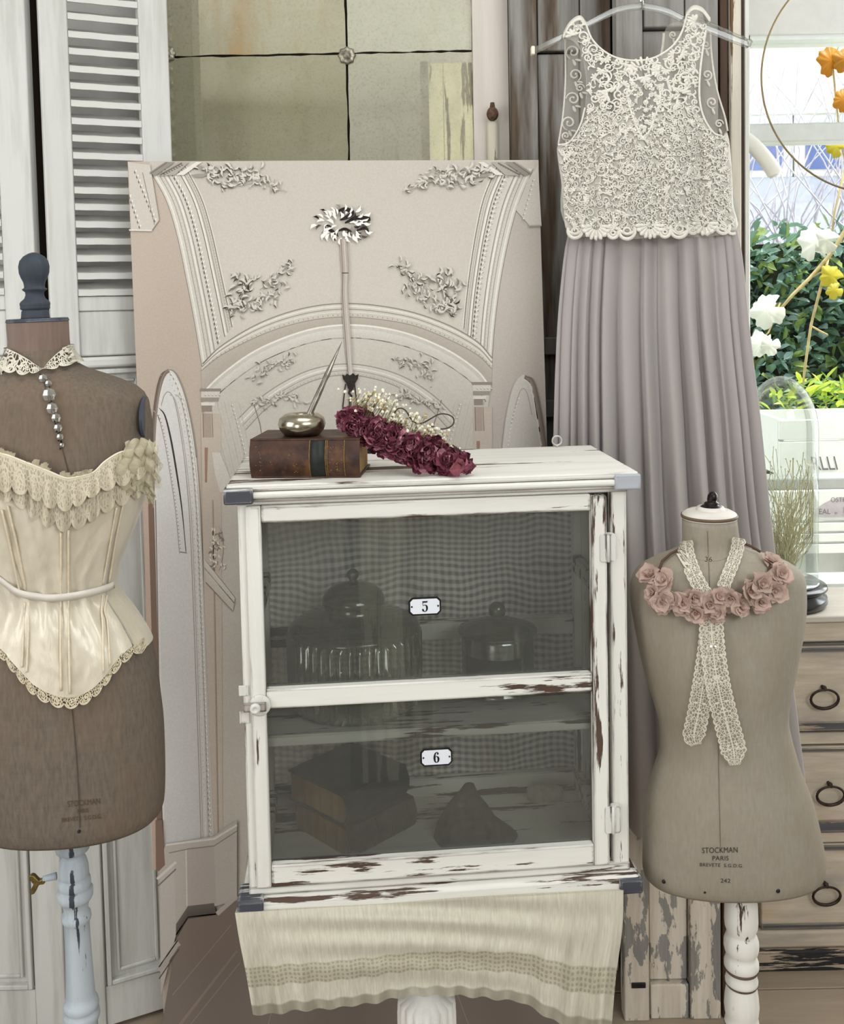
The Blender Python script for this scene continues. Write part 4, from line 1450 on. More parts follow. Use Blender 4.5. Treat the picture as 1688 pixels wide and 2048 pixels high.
# enamel number plates on the glass
def digit(n):
    """fat-face numerals as outlines, unit height"""
    if n == 5:
        return [[(-.24, .50), (.20, .50), (.26, .54), (.22, .36), (-.18, .36), (-.18, .10), (-.22, .10)],
                cm2([(-.19, .05), (-.10, .13), (.06, .16), (.22, .06), (.27, -.16), (.20, -.40), (.0, -.52), (-.18, -.47), (-.28, -.36), (-.26, -.24), (-.14, -.24), (-.10, -.34), (-.06, -.44), (.02, -.46), (.08, -.36), (.10, -.16), (.07, .04), (-.02, .10), (-.12, .06)], 4, True)]
    return [cm2([(.14, .50), (.0, .51), (-.16, .40), (-.27, .10), (-.27, -.18), (-.18, -.44), (.0, -.52), (.0, -.46), (-.06, -.40), (-.09, -.2), (-.09, .1), (-.06, .34), (.04, .46), (.12, .44)], 4, True),
            cm2([(-.10, .02), (.0, .12), (.16, .08), (.27, -.08), (.26, -.30), (.16, -.47), (.0, -.52), (.0, -.46), (.06, -.42), (.09, -.28), (.09, -.08), (.05, .04), (-.02, .05)], 4, True),
            cm2([(.06, .30), (.14, .26), (.21, .32), (.20, .42), (.12, .47), (.06, .42)], 4, True)]

M_EN = plain('white_enamel', (228, 230, 236), 0.25, var=0.01, spec=0.5)
M_BLK = plain('black_enamel', (18, 18, 20), 0.3, spec=0.4)
for n, px, py in ((5, 850, 1213), (6, 873, 1515)):
    cx_, cz_ = FL_(px, py)
    w2, h2, c2 = 0.0253, 0.0142, 0.0055
    def octo(w_, h_, c_):
        return [(-w_ + c_, -h_), (w_ - c_, -h_), (w_, -h_ + c_), (w_, h_ - c_), (w_ - c_, h_), (-w_ + c_, h_), (-w_, h_ - c_), (-w_, -h_ + c_)]
    rim = [(cx_ + a, cz_ + b) for a, b in octo(w2, h2, c2)]
    pl_ = MB().prism(rim, 0.0012, 0.0032).build('number_plate', M_BLK, cab, bevel=0.0004, seg=1, **kw)
    MB().prism([(cx_ + a, cz_ + b) for a, b in octo(w2 - .0026, h2 - .0026, c2 - .0013)], 0.0006, 0.0012).build('enamel_face', M_EN, pl_, **kw)
    dg = MB()
    for o_ in digit(n):
        dg.prism([(cx_ + a * 0.0165, cz_ + b * 0.0165) for a, b in o_], 0.0002, 0.0006)
    dg.build('numeral', M_BLK, pl_, **kw)
    sc_ = MB()
    for s in (-1, 1):
        sc_.lathe([(0.0016, -0.0002), (0.0012, 0.0004), (0.0003, 0.0006)], 10, (cx_ + s * 0.0205, 0.0004, cz_), mtx=mt)
    sc_.build('screw', M_BLK, pl_, smooth=True, **kw)


def cloc(x, y, z=0.0):
    return CORG + ux * x + uy * y + Vector((0, 0, ZB + z))


def at_local(px, py, d):
    x, z = FL_(px, py, d)
    return cloc(x, d, z)

# ------------------------------------------------------------------ glass jars on the shelf
M_JAR = glass('smoky_jar_glass', (216, 218, 204), 0.24, 0.13, 0.16, (128, 130, 114))
M_JARLID = glass('smoky_lid_glass', (186, 188, 170), 0.10, 0.10, 0.36, (118, 120, 104))
JD = min(0.130, max(0.125, depth_for(712, 1404, zsh)))
jc = at_local(712, 1404, JD)
ZS = ZB + zsh + 0.0006
jar = thing('lidded_jar', 'large ribbed glass jar with a domed lid on the upper shelf', 'jar', (jc.x, jc.y, ZS), group='glass jars on the shelf')
zj_ = lambda py: P(712, py, jc.y).z - ZS
pj = jc.y / F_PX
rib = lambda th, z: 1 + 0.022 * math.cos(40 * th)
zt_ = zj_(1256)
b = MB()
base = Vector((jc.x, jc.y, ZS))
b.lathe([(60 * pj, 0.0), (112 * pj, 0.0), (126 * pj, 0.005), (131 * pj, 0.016), (134 * pj, zt_ * .5), (134 * pj, zt_ - 0.006), (131 * pj, zt_)], 352, base, ribs=lambda th, z: 1 + (0.028 * math.cos(44 * th) if 0.004 < z < zt_ - 0.001 else 0), caps=False)
b.build('body', M_JAR, jar, smooth=True)
b = MB()
b.lathe([(131 * pj, zt_ + 0.0002), (134 * pj, zt_ + 0.004), (129 * pj, zj_(1246)), (114 * pj, zj_(1236)), (90 * pj, zj_(1227)), (66 * pj, zj_(1221)), (60 * pj, zj_(1218)), (60 * pj, zj_(1206))], 72, base, caps=False)
b.build('shoulder', M_JARLID, jar, smooth=True)
b = MB()
b.lathe([(58 * pj, zj_(1205)), (64 * pj, zj_(1203)), (63 * pj, zj_(1194)), (57 * pj, zj_(1183)), (44 * pj, zj_(1173)), (22 * pj, zj_(1166)), (10 * pj, zj_(1163.5)), (7 * pj, zj_(1160)), (12 * pj, zj_(1152)), (12 * pj, zj_(1144)), (5 * pj, zj_(1138)), (1 * pj, zj_(1137))], 60, base, caps=False)
b.build('lid', M_JARLID, jar, smooth=True)
jc2 = at_local(997, 1397, min(0.16, max(0.12, depth_for(997, 1397, zsh))))
base = Vector((jc2.x, jc2.y, ZS))
jar2 = thing('lidded_jar', 'small glass jar with a knobbed lid and a dark label on the upper shelf', 'jar', base, group='glass jars on the shelf')
zj_ = lambda py: P(997, py, jc2.y).z - ZS
pj = jc2.y / F_PX
zt2 = zj_(1264)
MB().lathe([(40 * pj, 0), (74 * pj, 0), (80 * pj, 0.003), (80 * pj, 0.008), (73 * pj, 0.014), (73 * pj, zt2 - 0.004), (70 * pj, zt2)], 64, base, caps=False).build('body', M_JAR, jar2, smooth=True)
MB().lathe([(72 * pj, zt2 + .0002), (80 * pj, zt2 + 0.003), (80 * pj, zt2 + 0.006), (64 * pj, zj_(1251)), (40 * pj, zj_(1242)), (14 * pj, zj_(1236)), (10 * pj, zj_(1234)), (16 * pj, zj_(1228)), (17.5 * pj, zj_(1220)), (15 * pj, zj_(1211)), (8 * pj, zj_(1205)), (1 * pj, zj_(1204))], 60, base, caps=False).build('lid', M_JARLID, jar2, smooth=True)
lb = MB()
rings = []
for i in range(2):
    z = 0.018 + (zj_(1296) - 0.018) * i
    rings.append([base + Vector((74 * pj * math.sin(a), -74 * pj * math.cos(a), z)) for a in [math.radians(-62 + 96 * k / 20) for k in range(21)]])
lb.loft(rings, False)
lo_ = lb.build('label', plain('dark_label', (44, 42, 38), 0.7, var=0.2, scale=60), jar2, smooth=True, solid=0.0005)
lo_['label'] = 'dark paper label'

# ------------------------------------------------------------------ books, dark cloth point and pale bundle on the cabinet floor
ZF = ZB + z_base + 0.0066
M_PAGE = wood('old_pages', (168, 134, 88), (128, 100, 64), 'z', 1.6, 0.9)


def book(name, label, corner, ang, L, D, T, leather, z, bands=0, tags=None, group=None, band_m=None):
    """spine runs along local x (length L), pages behind; corner = near end of the spine"""
    t_ = thing(name, label, 'book', (corner.x, corner.y, z), ang, group)
    c = 0.003
    MB().box(0, L, 0.004, D, 0, c).build('cover', leather, t_, bevel=0.001, local=True)
    MB().box(0, L, 0.004, D, T - c, T).build('cover', leather, t_, bevel=0.001, local=True)
    sp = MB()
    rings = []
    n = 9
    for x in (0, L):
        rings.append([Vector((x, 0.006 - 0.010 * math.sin(PI * k / n), T * k / n)) for k in range(n + 1)] + [Vector((x, 0.008 - 0.009 * math.sin(PI * k / n), T * k / n)) for k in range(n, -1, -1)])
    sp.loft(rings, True, True, True)
    sp.build('spine', leather, t_, smooth=False, local=True, autosmooth=True)
    MB().box(0.004, L - 0.004, 0.008, D - 0.004, c, T - c).build('pages', M_PAGE, t_, local=True)
    for k in range(bands):
        x = L * (k + 0.7) / (bands + 0.4)
        r_ = MB()
        rings = []
        for xx_ in (x - 0.0025, x, x + 0.0025):
            e = 0.0012 if xx_ == x else 0.0002
            rings.append([Vector((xx_, 0.006 - (0.010 + e) * math.sin(PI * q / 10) - 0.0003, T * q / 10)) for q in range(11)])
        r_.loft(rings, False)
        r_.build('raised_band', leather, t_, smooth=True, local=True, solid=0.0006)
    return t_

M_L1 = plain('dark_leather', (66, 62, 54), 0.55, var=0.25, scale=40, bump=0.3)
M_L2 = plain('black_leather', (54, 54, 49), 0.5, var=0.2, scale=30, bump=0.3)
cb1 = at_local(700, 1732, 0.055)
b1 = book('old_book', 'dark leather book with raised bands at the bottom of the stack in the cabinet', cb1, CA + math.radians(40), 0.150, 0.150, 0.056, M_L1, ZF, 4, group='old books in the cabinet')
cb2 = at_local(692, 1670, 0.062)
b2 = book('old_book', 'plain black book lying on the banded book in the cabinet', cb2, CA + math.radians(42), 0.146, 0.146, 0.052, M_L2, ZF + 0.0565, 0, group='old books in the cabinet')
# tan slip against the books
cw = at_local(955, 1700, 0.10)
dk = thing('cloth_cone', 'dark crumpled peaked piece of felt on the cabinet floor', 'cloth', (cw.x, cw.y, ZF))
m = MB()
rings = []
for i in range(15):
    f = i / 14
    z = 0.098 * f
    rx = 0.066 * (1 - f) ** 1.05 + 0.008
    ry = 0.05 * (1 - f) ** 0.9 + 0.007
    ox = -0.012 * f - 0.010 * math.sin(PI * f)
    ring = []
    for k in range(32):
        a = 2 * PI * k / 32
        w_ = 1 + 0.10 * mnoise.noise((math.cos(a) * 2, math.sin(a) * 2, f * 4)) + (0.22 * math.exp(-((a - PI * 1.15) / 0.5) ** 2) * math.exp(-((f - .72) / .16) ** 2))
        ring.append(Vector((cw.x + ox + rx * w_ * math.cos(a), cw.y + ry * w_ * math.sin(a), ZF + z)))
    rings.append(ring)
m.loft(rings, True, True, True)
m.build('felt', plain('dark_felt', (72, 68, 60), 0.95, var=0.3, scale=50, bump=0.3), dk, smooth=True)
fl = at_local(930, 1615, 0.085)
m = MB()
rings = [[Vector((fl.x + 0.016 * (1 - abs(f - .5)) * math.cos(a) - 0.004 * f, fl.y + 0.006 * math.sin(a), fl.z + 0.030 * (f - .5) - 0.006)) for a in [2 * PI * k / 14 for k in range(14)]] for f in [i / 6 for i in range(7)]]
m.loft(rings, True, True, True)
m.build('turned_flap', plain('pale_lining', (98, 90, 76), 0.95, var=0.15, scale=50), dk, smooth=True, label='paler turned-back lining flap')
pb = at_local(1090, 1602, 0.215)
pt = thing('linen_roll', 'pale rolled linen at the back of the cabinet floor', 'linen', (pb.x, pb.y, ZF))
m = MB()
rings = []
for i in range(11):
    x = -0.032 + 0.064 * i / 10
    e = (1 - abs(i / 5 - 1) ** 6) * 0.35 + 0.65
    rings.append([Vector((pb.x + x, pb.y + 0.016 * e * math.cos(a), ZF + 0.0155 + 0.0152 * e * math.sin(a) * (1 + 0.05 * math.sin(3 * a + i)))) for a in [2 * PI * k / 24 for k in range(24)]])
m.loft(rings, True, True, True)
m.build('roll', plain('natural_linen', (176, 170, 156), 0.95, var=0.08, scale=120, bump=0.15), pt, smooth=True)

# ------------------------------------------------------------------ things on top of the cabinet
ZTOP = ZB + ZT + 0.0004


def top_at(px, py):
    """point on the cabinet top seen at a pixel"""
    D = P(px, py, 1.0) - EYE
    k = (ZTOP - EYE.z) / D.z
    return EYE + D * k

M_BR = NT('mottled_calf', 0.5, 0, 0.35)
n1 = M_BR.noise(M_BR.coord((38, 38, 38)), 1, 5, 0.65)
n2 = M_BR.noise(M_BR.coord((16, 16, 16)), 1, 4, 0.6)
c_ = M_BR.mix(M_BR.step(n1, .35, .65), lin((78, 50, 36)), lin((44, 29, 23)))
c_ = M_BR.mix(M_BR.math('MULTIPLY', M_BR.step(n2, .55, .72), 0.7), c_, lin((124, 86, 44)))
M_BR.base(c_)
M_BR.bump(n1, .25)
k0 = top_at(500, 958)
k1 = top_at(720, 957)
d_ = (k1 - k0)
ang = math.atan2(d_.y, d_.x)
bz = (P(494, 880, k0.y).z - ZTOP)
tb_ = book('leather_book', 'thick brown leather book under the pewter inkwell on the cabinet top', k0 + Vector((0, 0.004, 0)), ang, d_.length, 0.115, bz, M_BR.m, ZTOP)
Lb = d_.length
lab = MB()
rings = []
for x in (Lb * 0.555, Lb * 0.685):
    rings.append([Vector((x, 0.006 - 0.0105 * math.sin(PI * q_ / 10) - 0.0004, bz * q_ / 10)) for q_ in range(11)])
lab.loft(rings, False)
lo_ = lab.build('title_label', plain('green_black_label', (34, 38, 34), 0.5, var=0.15, scale=50), tb_, smooth=True, local=True, solid=0.0006)
gi = MB()
rg = random.Random(2)
for x0 in (Lb * 0.545, Lb * 0.69, Lb * 0.705, Lb * 0.86):
    rings = [[Vector((x, 0.006 - 0.0108 * math.sin(PI * q_ / 10) - 0.0005, bz * q_ / 10)) for q_ in range(11)] for x in (x0, x0 + 0.0012)]
    gi.loft(rings, False)
for k in range(60):
    u, q_ = rg.choice([rg.uniform(.72, .85), rg.uniform(.72, .85), rg.uniform(.05, .2), rg.uniform(.36, .44)]), rg.uniform(.12, .85)
    x = Lb * u
    a = rg.uniform(0, PI)
    s_ = rg.uniform(.0012, .003)
    y = 0.006 - 0.0108 * math.sin(PI * q_) - 0.0007
    z = bz * q_
    gi.add([(x, y, z), (x + s_ * math.cos(a), y, z + s_ * math.sin(a)), (x + s_ * 1.2 * math.cos(a + .5), y, z + s_ * 1.2 * math.sin(a + .5))], [(0, 1, 2)])
for k in range(5):
    rings = [[Vector((x, 0.006 - 0.0108 * math.sin(PI * q_ / 10) - 0.0011, bz * q_ / 10)) for q_ in range(2, 9)] for x in (Lb * (0.585 + .017 * k), Lb * (0.585 + .017 * k) + 0.0007)]
gi.build('gilt_tooling', plain('worn_gilt', (128, 98, 52), 0.5, 0.4, var=0.2, scale=200), tb_, local=True)

ic = k0 + (k1 - k0) * 0.475
ic = Vector((ic.x - 0.004, ic.y + 0.05, ZTOP + bz + 0.0004))
pi_ = ic.y / F_PX
ink = thing('inkwell', 'squat round pewter inkwell standing on the brown book', 'inkwell', ic)
M_PEW = plain('pewter', (176, 168, 150), 0.22, 1.0, var=0.12, scale=60)
hI = 44 * pi_
MB().lathe([(26 * pi_, 0), (36 * pi_, 0.001), (44 * pi_, hI * .25), (48 * pi_, hI * .5), (45 * pi_, hI * .78), (34 * pi_, hI * .97), (26 * pi_, hI), (15 * pi_, hI * .98), (12 * pi_, hI * .9), (11 * pi_, hI * .4), (0.5 * pi_, hI * .38)], 48, ic).build('bowl', M_PEW, ink, smooth=True)
qa = P(604, 848, ic.y - 0.002)
qa.z -= 0.010
qb = P(684, 683, ic.y + 0.03)
pen = thing('quill_pen', 'long tapering silver pen standing in the inkwell', 'pen', qa)
m = MB()
pts = [qa + (qb - qa) * (i / 16) for i in range(17)]
wid = [0.0052 + 0.0012 * math.sin(PI * min(1, i / 9)) if i < 10 else 0.0062 * (16.3 - i) / 6.5 for i in range(17)]
m.tube(pts, wid, 10, True, 0.8)
m.build('blade', plain('tarnished_silver', (150, 144, 134), 0.3, 0.95, var=0.35, scale=26), pen, smooth=True)
m = MB()
m.tube([qa + (qb - qa) * 0.0 - (qb - qa) * 0.03, qa + (qb - qa) * 0.10], [0.0036, 0.0055], 12)
m.build('ferrule', plain('ferrule_silver', (190, 184, 172), 0.25, 1.0, var=0.1), pen, smooth=True)
dcp = top_at(735, 906)
m = MB()
m.ball(dcp + Vector((0.004, 0.0, 0.004)), 0.0075, 12, 8, 1.6, 1.2, 0.55)
tag(m.build('pebble', M_IRON, None, smooth=True), 'small dark rounded pebble behind the book on the cabinet top', 'pebble')

# dried rose garland with gypsophila
gar = thing('rose_garland', 'dried crimson rose garland with white gypsophila lying across the book and cabinet top', 'garland', top_at(830, 930))
axis_pts = [P(700, 838, 1.575), P(745, 862, 1.565), P(795, 882, 1.555), P(850, 905, 1.545), P(905, 925, 1.54)]
ax = catmull(axis_pts, 8)
M_RO = [plain('dried_rose_%d' % i, c, 0.85, var=0.22, scale=160, spec=0.15) for i, c in enumerate([(148, 86, 102), (118, 60, 76), (176, 122, 132), (98, 50, 62)])]
M_RP = plain('dried_rose_pale', (122, 66, 72), 0.85, var=0.2, scale=120)
rg = random.Random(21)


def dried_rose(c, R_, facing):
    m = MB()
    f = facing.normalized()
    a = f.cross(Vector((0.3, 0.2, 1))).normalized()
    b_ = f.cross(a)
    for ring_i, (cnt, rad, tilt, sz) in enumerate(((4, .16, .25, .42), (6, .38, .5, .52), (8, .62, .9, .56), (9, .82, 1.35, .52))):
        for k in range(cnt):
            th = 2 * PI * (k + .5 * ring_i) / cnt + rg.uniform(-.3, .3)
            rd = (a * math.cos(th) + b_ * math.sin(th))
            tg = (-a * math.sin(th) + b_ * math.cos(th))
            up = (f * math.cos(tilt + rg.uniform(-.25, .25)) + rd * math.sin(tilt))
            c0 = c + rd * rad * R_ * .6 - f * R_ * .25 * ring_i * .5
            s_ = sz * R_ * rg.uniform(.85, 1.2)
            crk = [rg.uniform(-.22, .22) for _ in range(7)]
            nrm = up.cross(tg)
            vs = [c0 - tg * s_ * .35, c0 + tg * s_ * .35,
                  c0 + up * s_ * .6 + tg * s_ * .62 + nrm * s_ * crk[0], c0 + up * s_ * .65 + nrm * s_ * (crk[1] - .15), c0 + up * s_ * .6 - tg * s_ * .62 + nrm * s_ * crk[2],
                  c0 + up * s_ * (1.0 + crk[3]) + tg * s_ * .4 + nrm * s_ * (crk[4] + .1), c0 + up * s_ * (1.05 + crk[5] * .5) + nrm * s_ * crk[0], c0 + up * s_ * (.95 + crk[6]) - tg * s_ * .42 + nrm * s_ * (crk[5] + .1)]
            m.add(vs, [(0, 1, 3), (1, 2, 3), (0, 3, 4), (2, 5, 6, 3), (3, 6, 7, 4)], mi=rg.choice([0, 0, 1, 1, 2, 3]))
    return m

for i, p in enumerate(ax):
    if i % 3 == 0 or True:
        for q_ in range(1 if i % 2 else 2):
            off = Vector((rg.uniform(-.012, .012), rg.uniform(-.022, .012), rg.uniform(-.016, .013)))
            R_ = rg.uniform(.017, .022)
            c = p + off
            c.z = max(c.z, ZTOP + R_ * 0.62)
            dried_rose(c, R_, Vector((rg.uniform(-.6, .6), -1, rg.uniform(-.2, .9)))).build('rose', M_RO, gar)
m = MB()
leaf(m, P(898, 940, 1.51), Vector((1, -.1, .05)), Vector((0, -1, .4)), .022, .020, .15)
leaf(m, P(905, 930, 1.515), Vector((1, 0, -.1)), Vector((0, -1, .3)), .022, .022, .15)
m.build('petal', M_RP, gar, label='loose pale pink petals at the end')
# gypsophila puffs
gy = MB()
gst = MB()
gax = catmull([P(715, 795, 1.59), P(760, 808, 1.585), P(800, 835, 1.575), P(850, 862, 1.57), P(885, 885, 1.565)], 12)
for k in range(430):
    p = gax[rg.randrange(len(gax))] + Vector((rg.gauss(0, .011), rg.gauss(0, .012), rg.gauss(0, .0085)))
    gy.ball(p, rg.uniform(.0015, .003), 5, 3, mi=rg.choice([0, 0, 0, 1]))
    if k % 4 == 0:
        q_ = ax[min(len(ax) - 1, rg.randrange(len(ax)))]
        near = min(ax, key=lambda v: (v - p).length)
        gst.tube([near, p], .0006, 4, False)
gy.build('gypsophila', [plain('gypsophila_white', (236, 230, 206), 0.8, var=0.06), plain('gypsophila_tan', (176, 158, 116), 0.85)], gar, kind='stuff')
gst.build('stems', plain('dry_stem', (120, 108, 70), 0.85), gar, kind='stuff')
lp = MB()
lp.tube([P(x, y, 1.575) for x, y in cm2([(782, 838), (795, 818), (810, 820), (826, 842), (845, 846), (880, 828), (905, 834), (905, 850), (885, 858), (860, 852)], 6)], .0012, 6)
lp.tube([P(x, y, 1.53) for x, y in cm2([(905, 890), (925, 905), (938, 920), (942, 940)], 6)], .0013, 6)
lp.build('cord', plain('dark_cord', (70, 62, 50), 0.8), gar, smooth=True)

# ------------------------------------------------------------------ table, cloth and fluted pedestal
tcx = cloc(W * 0.48, 0.135, 0)
tab = thing('pedestal_table', 'small pedestal table with a white fluted column, under the cream cloth', 'table', (tcx.x, tcx.y, 0))
ZTT = ZB - 0.005
m = MB()
R4 = Matrix.Translation(Vector((CORG.x, CORG.y, 0))) @ Matrix.Rotation(CA, 4, 'Z')
m.box(0.01, W - 0.012, 0.0, DEP + 0.01, ZTT - 0.022, ZTT - 0.0015, R4)
m.build('table_top', M_WHITE_SOFT, tab, bevel=0.004)
pc = P(853, 2004, 1.58)
PR = 62 / F_PX * 1.58
m = MB()
m.lathe([(PR * .75, 0.05), (PR * 1.0, 0.07), (PR * 1.0, pc.z - 0.01), (PR * .95, pc.z + 0.008), (PR * .55, pc.z + 0.018), (PR * .5, ZTT - 0.0225)], 220, (pc.x, 1.58, 0),
        ribs=lambda th, z: 1 - (0.15 * (1 - abs(math.sin(9 * th)) ** 0.8) if 0.06 < z < pc.z + 0.005 else 0))
m.build('pedestal', worn('column_white', (236, 232, 224), (84, 74, 68), 'z', 0.40, edge=0.2, dirtiness=0.3), tab, smooth=True)
m = MB()
m.lathe([(0.17, 0.0), (0.17, 0.02), (0.13, 0.04), (0.06, 0.0505)], 40, (pc.x, 1.58, 0))
m.build('foot', M_WHITE_SOFT, tab, smooth=True)

t = NT('cream_voile', 0.9, 0, 0.1)
uvn = t.n('ShaderNodeTexCoord')
suv = t.n('ShaderNodeSeparateXYZ', Vector=uvn.outputs['UV'])
U, V = suv.outputs['X'], suv.outputs['Y']
mpv = t.n('ShaderNodeMapping')
t.t.links.new(uvn.outputs['UV'], mpv.inputs['Vector'])
mpv.inputs['Scale'].default_value = (170, 6, 1)
crk = t.noise(mpv.outputs[0], 1.0, 4, .6)
mpw = t.n('ShaderNodeMapping')
t.t.links.new(uvn.outputs['UV'], mpw.inputs['Vector'])
mpw.inputs['Scale'].default_value = (85, 24, 1)
vo = t.n('ShaderNodeTexVoronoi', Vector=mpw.outputs[0], Scale=1.0, Randomness=0.25)
band = t.math('MULTIPLY', t.step(V, 0.530, 0.545), t.step(V, 0.735, 0.72))
hem = t.step(V, 0.895, 0.915)
lacep = t.math('MULTIPLY', t.step(vo.outputs['Distance'], 0.30, 0.40), band)
c_ = t.mix(t.step(crk, .35, .65), lin((208, 202, 184)), lin((190, 183, 164)))
c_ = t.mix(t.math('MULTIPLY', band, 0.75), c_, lin((152, 144, 122)))
c_ = t.mix(t.math('MULTIPLY', lacep, 0.5), c_, lin((212, 204, 180)))
c_ = t.mix(t.math('MULTIPLY', hem, 0.7), c_, lin((158, 151, 130)))
t.base(c_)
t.bump(t.math('ADD', crk, t.math('MULTIPLY', lacep, .6)), 0.35, 0.0015)
t.alpha(t.math('SUBTRACT', 0.95, t.math('ADD', t.math('MULTIPLY', hem, 0.25), t.math('MULTIPLY', band, 0.06))))
M_VOILE = t.m
cl = MB()
NU, NV = 150, 40
lef = [(0, 470), (.25, 478), (.6, 492), (1, 506)]
rig = [(0, 1247), (.25, 1245), (.6, 1232), (1, 1222)]
bot = [(0, 2030), (.08, 2026), (.2, 2018), (.33, 2006), (.45, 1992), (.55, 1990), (.65, 1996), (.74, 2004), (.82, 2034), (.9, 2058), (1, 2066)]
vs, uvs = [], []
rg = random.Random(8)
ph = [rg.uniform(0, 6) for _ in range(6)]
for j in range(NV + 1):
    v = j / NV
    for i in range(NU + 1):
        u = i / NU
        x = interp(lef, v) + (interp(rig, v) - interp(lef, v)) * u
        y0 = 1826 - 45 * u
        y = y0 + (interp(bot, u) + 5 * mnoise.noise((u * 14, 3.3, 0)) + 2.5 * math.sin(u * 95) - y0) * v
        edge_ = max(0, 1 - min(u, 1 - u) / 0.22)
        fold = (0.004 * math.sin(u * 52 + ph[0]) + 0.003 * math.sin(u * 91 + ph[1] + 2 * v)) * v * (0.5 + 2.0 * edge_) + 0.004 * math.sin(u * 170 + ph[2]) * v * edge_
        swag = -0.010 * math.sin(PI * u) * math.sin(PI * min(1, v * 1.15)) + 0.0035 * math.sin(v * 24 + 3 * math.cos(PI * u)) * math.sin(PI * u) * (1 - v) * 1.5
        ruf = 0.004 * math.sin(u * 120 + ph[3]) * max(0, (v - .9) / .1)
        D = P(x, y, 1.0) - EYE
        o_ = CORG - uy * (0.026 + 0.012 * v + fold + swag * -1 + ruf)
        k = (o_ - EYE).dot(uy) / D.dot(uy)
        vs.append(EYE + D * k)
        uvs.append((u, v))
fs = [(j * (NU + 1) + i, j * (NU + 1) + i + 1, (j + 1) * (NU + 1) + i + 1, (j + 1) * (NU + 1) + i) for j in range(NV) for i in range(NU)]
cl.add(vs, fs, uvs)
# flat part lying on the table top
n0 = len(cl.v)
tv, tu = [], []
for i in range(NU + 1):
    p0 = vs[i]
    for a in range(5):
        s_ = a / 4
        pp = p0 + uy * (0.285 * s_)
        pp.z = p0.z + (ZB - 0.001 - p0.z) * min(1, s_ * 4)
        tv.append(pp)
        tu.append((i / NU, 0.02))
cl.add(tv, [(i * 5 + a, i * 5 + a + 1, (i + 1) * 5 + a + 1, (i + 1) * 5 + a) for i in range(NU) for a in range(4)], tu)
cloth = cl.build('table_cloth', M_VOILE, None, smooth=True)
tag(cloth, 'sheer cream cloth with a lace band hanging below the white cabinet', 'tablecloth')
# ------------------------------------------------------------------ dress forms
def proj(p):
    d = p - EYE
    dz = d.dot(_f)
    return CX + F_PX * d.dot(_r) / dz, CY - F_PX * d.dot(_u) / dz


class Torso:
    """rings given by picture height: centre and half width in pixels at distance Y; br = depth over width"""
    def __init__(s, Y, prof, br, lean):
        s.Y = Y
        s.pc = [(y, c) for y, c, a in prof]
        s.pa = [(y, a) for y, c, a in prof]
        s.br = br
        s.X = Vector((math.cos(lean), 0, math.sin(lean)))

    def T(s, y, th, off=0.0):
        c = P(interp(s.pc, y), y, s.Y)
        a = interp(s.pa, y) / F_PX * s.Y
        b = a * interp(s.br, y)
        sn, cs = math.sin(th), math.cos(th)
        e = 0.92
        sx = math.copysign(abs(sn) ** e, sn)
        cy = math.copysign(abs(cs) ** e, cs)
        return c + s.X * ((a + off) * sx) + Vector((0, -(b + off) * cy, 0))

    def on(s, px, py, off=0.0):
        """the point of the front whose picture position is px, py"""
        yr, xr = py - 12.0, px
        p = None
        for _ in range(9):
            c, a = interp(s.pc, yr), interp(s.pa, yr)
            q = max(-0.985, min(0.985, (xr - c) / a))
            th = math.copysign(math.asin(abs(q) ** (1 / 0.92)), q)
            p = s.T(yr, th, off)
            yr_ = yr
            u, v = proj(p)
            yr -= (v - py)
            xr -= (u - px) * 0.9
        s.last = (yr_, th)
        return p

    def normal(s, px, py):
        a, b, c = s.on(px, py), s.on(px + 4, py), s.on(px, py + 4)
        n = (b - a).cross(c - a).normalized()
        return n if n.y < 0 else -n

    def mesh(s, y0, y1, n=64, m=70, off=0.0, close=True):
        mb = MB()
        rings = [[s.T(y0 + (y1 - y0) * i / m, 2 * PI * k / n, off) for k in range(n)] for i in range(m + 1)]
        if close:
            def cap_ring(r, f, dz):
                c = sum(r, Vector()) / len(r)
                return [c + (p - c) * f + Vector((0, 0, dz)) for p in r]
            rings = rings + [cap_ring(rings[-1], .96, -0.006), cap_ring(rings[-1], .6, -0.009)]
        mb.loft(rings, True, True, True)
        return mb

    def strip(s, top, bot, offs, nv=6, uvscale=1.0, wave=None):
        """sheet on the front between two picture-space polylines of equal length; offs(u,v)"""
        mb = MB()
        n = len(top)
        vs, uv = [], []
        L = 0
        for i in range(n):
            if i: L += math.hypot(top[i][0] - top[i - 1][0], top[i][1] - top[i - 1][1]) / F_PX * s.Y
            for j in range(nv + 1):
                v = j / nv
                x = top[i][0] + (bot[i][0] - top[i][0]) * v
                y = top[i][1] + (bot[i][1] - top[i][1]) * v
                vs.append(s.on(x, y, offs(i / (n - 1), v) if callable(offs) else offs))
                uv.append((L, v))
        fs = [(i * (nv + 1) + j, (i + 1) * (nv + 1) + j, (i + 1) * (nv + 1) + j + 1, i * (nv + 1) + j + 1) for i in range(n - 1) for j in range(nv)]
        mb.add(vs, fs, uv)
        return mb

    def print_text(s, mb, body, px, py, size_px, xs=1.0, rot=0.0, space=1.0):
        vs, fs = text_mesh(body, size_px, xs, 0, 'CENTER', space)
        o = [s.on(px + a * math.cos(rot) + b * math.sin(rot), py - b * math.cos(rot) + a * math.sin(rot), 0.0009) for a, b in vs]
        mb.add(o, fs)


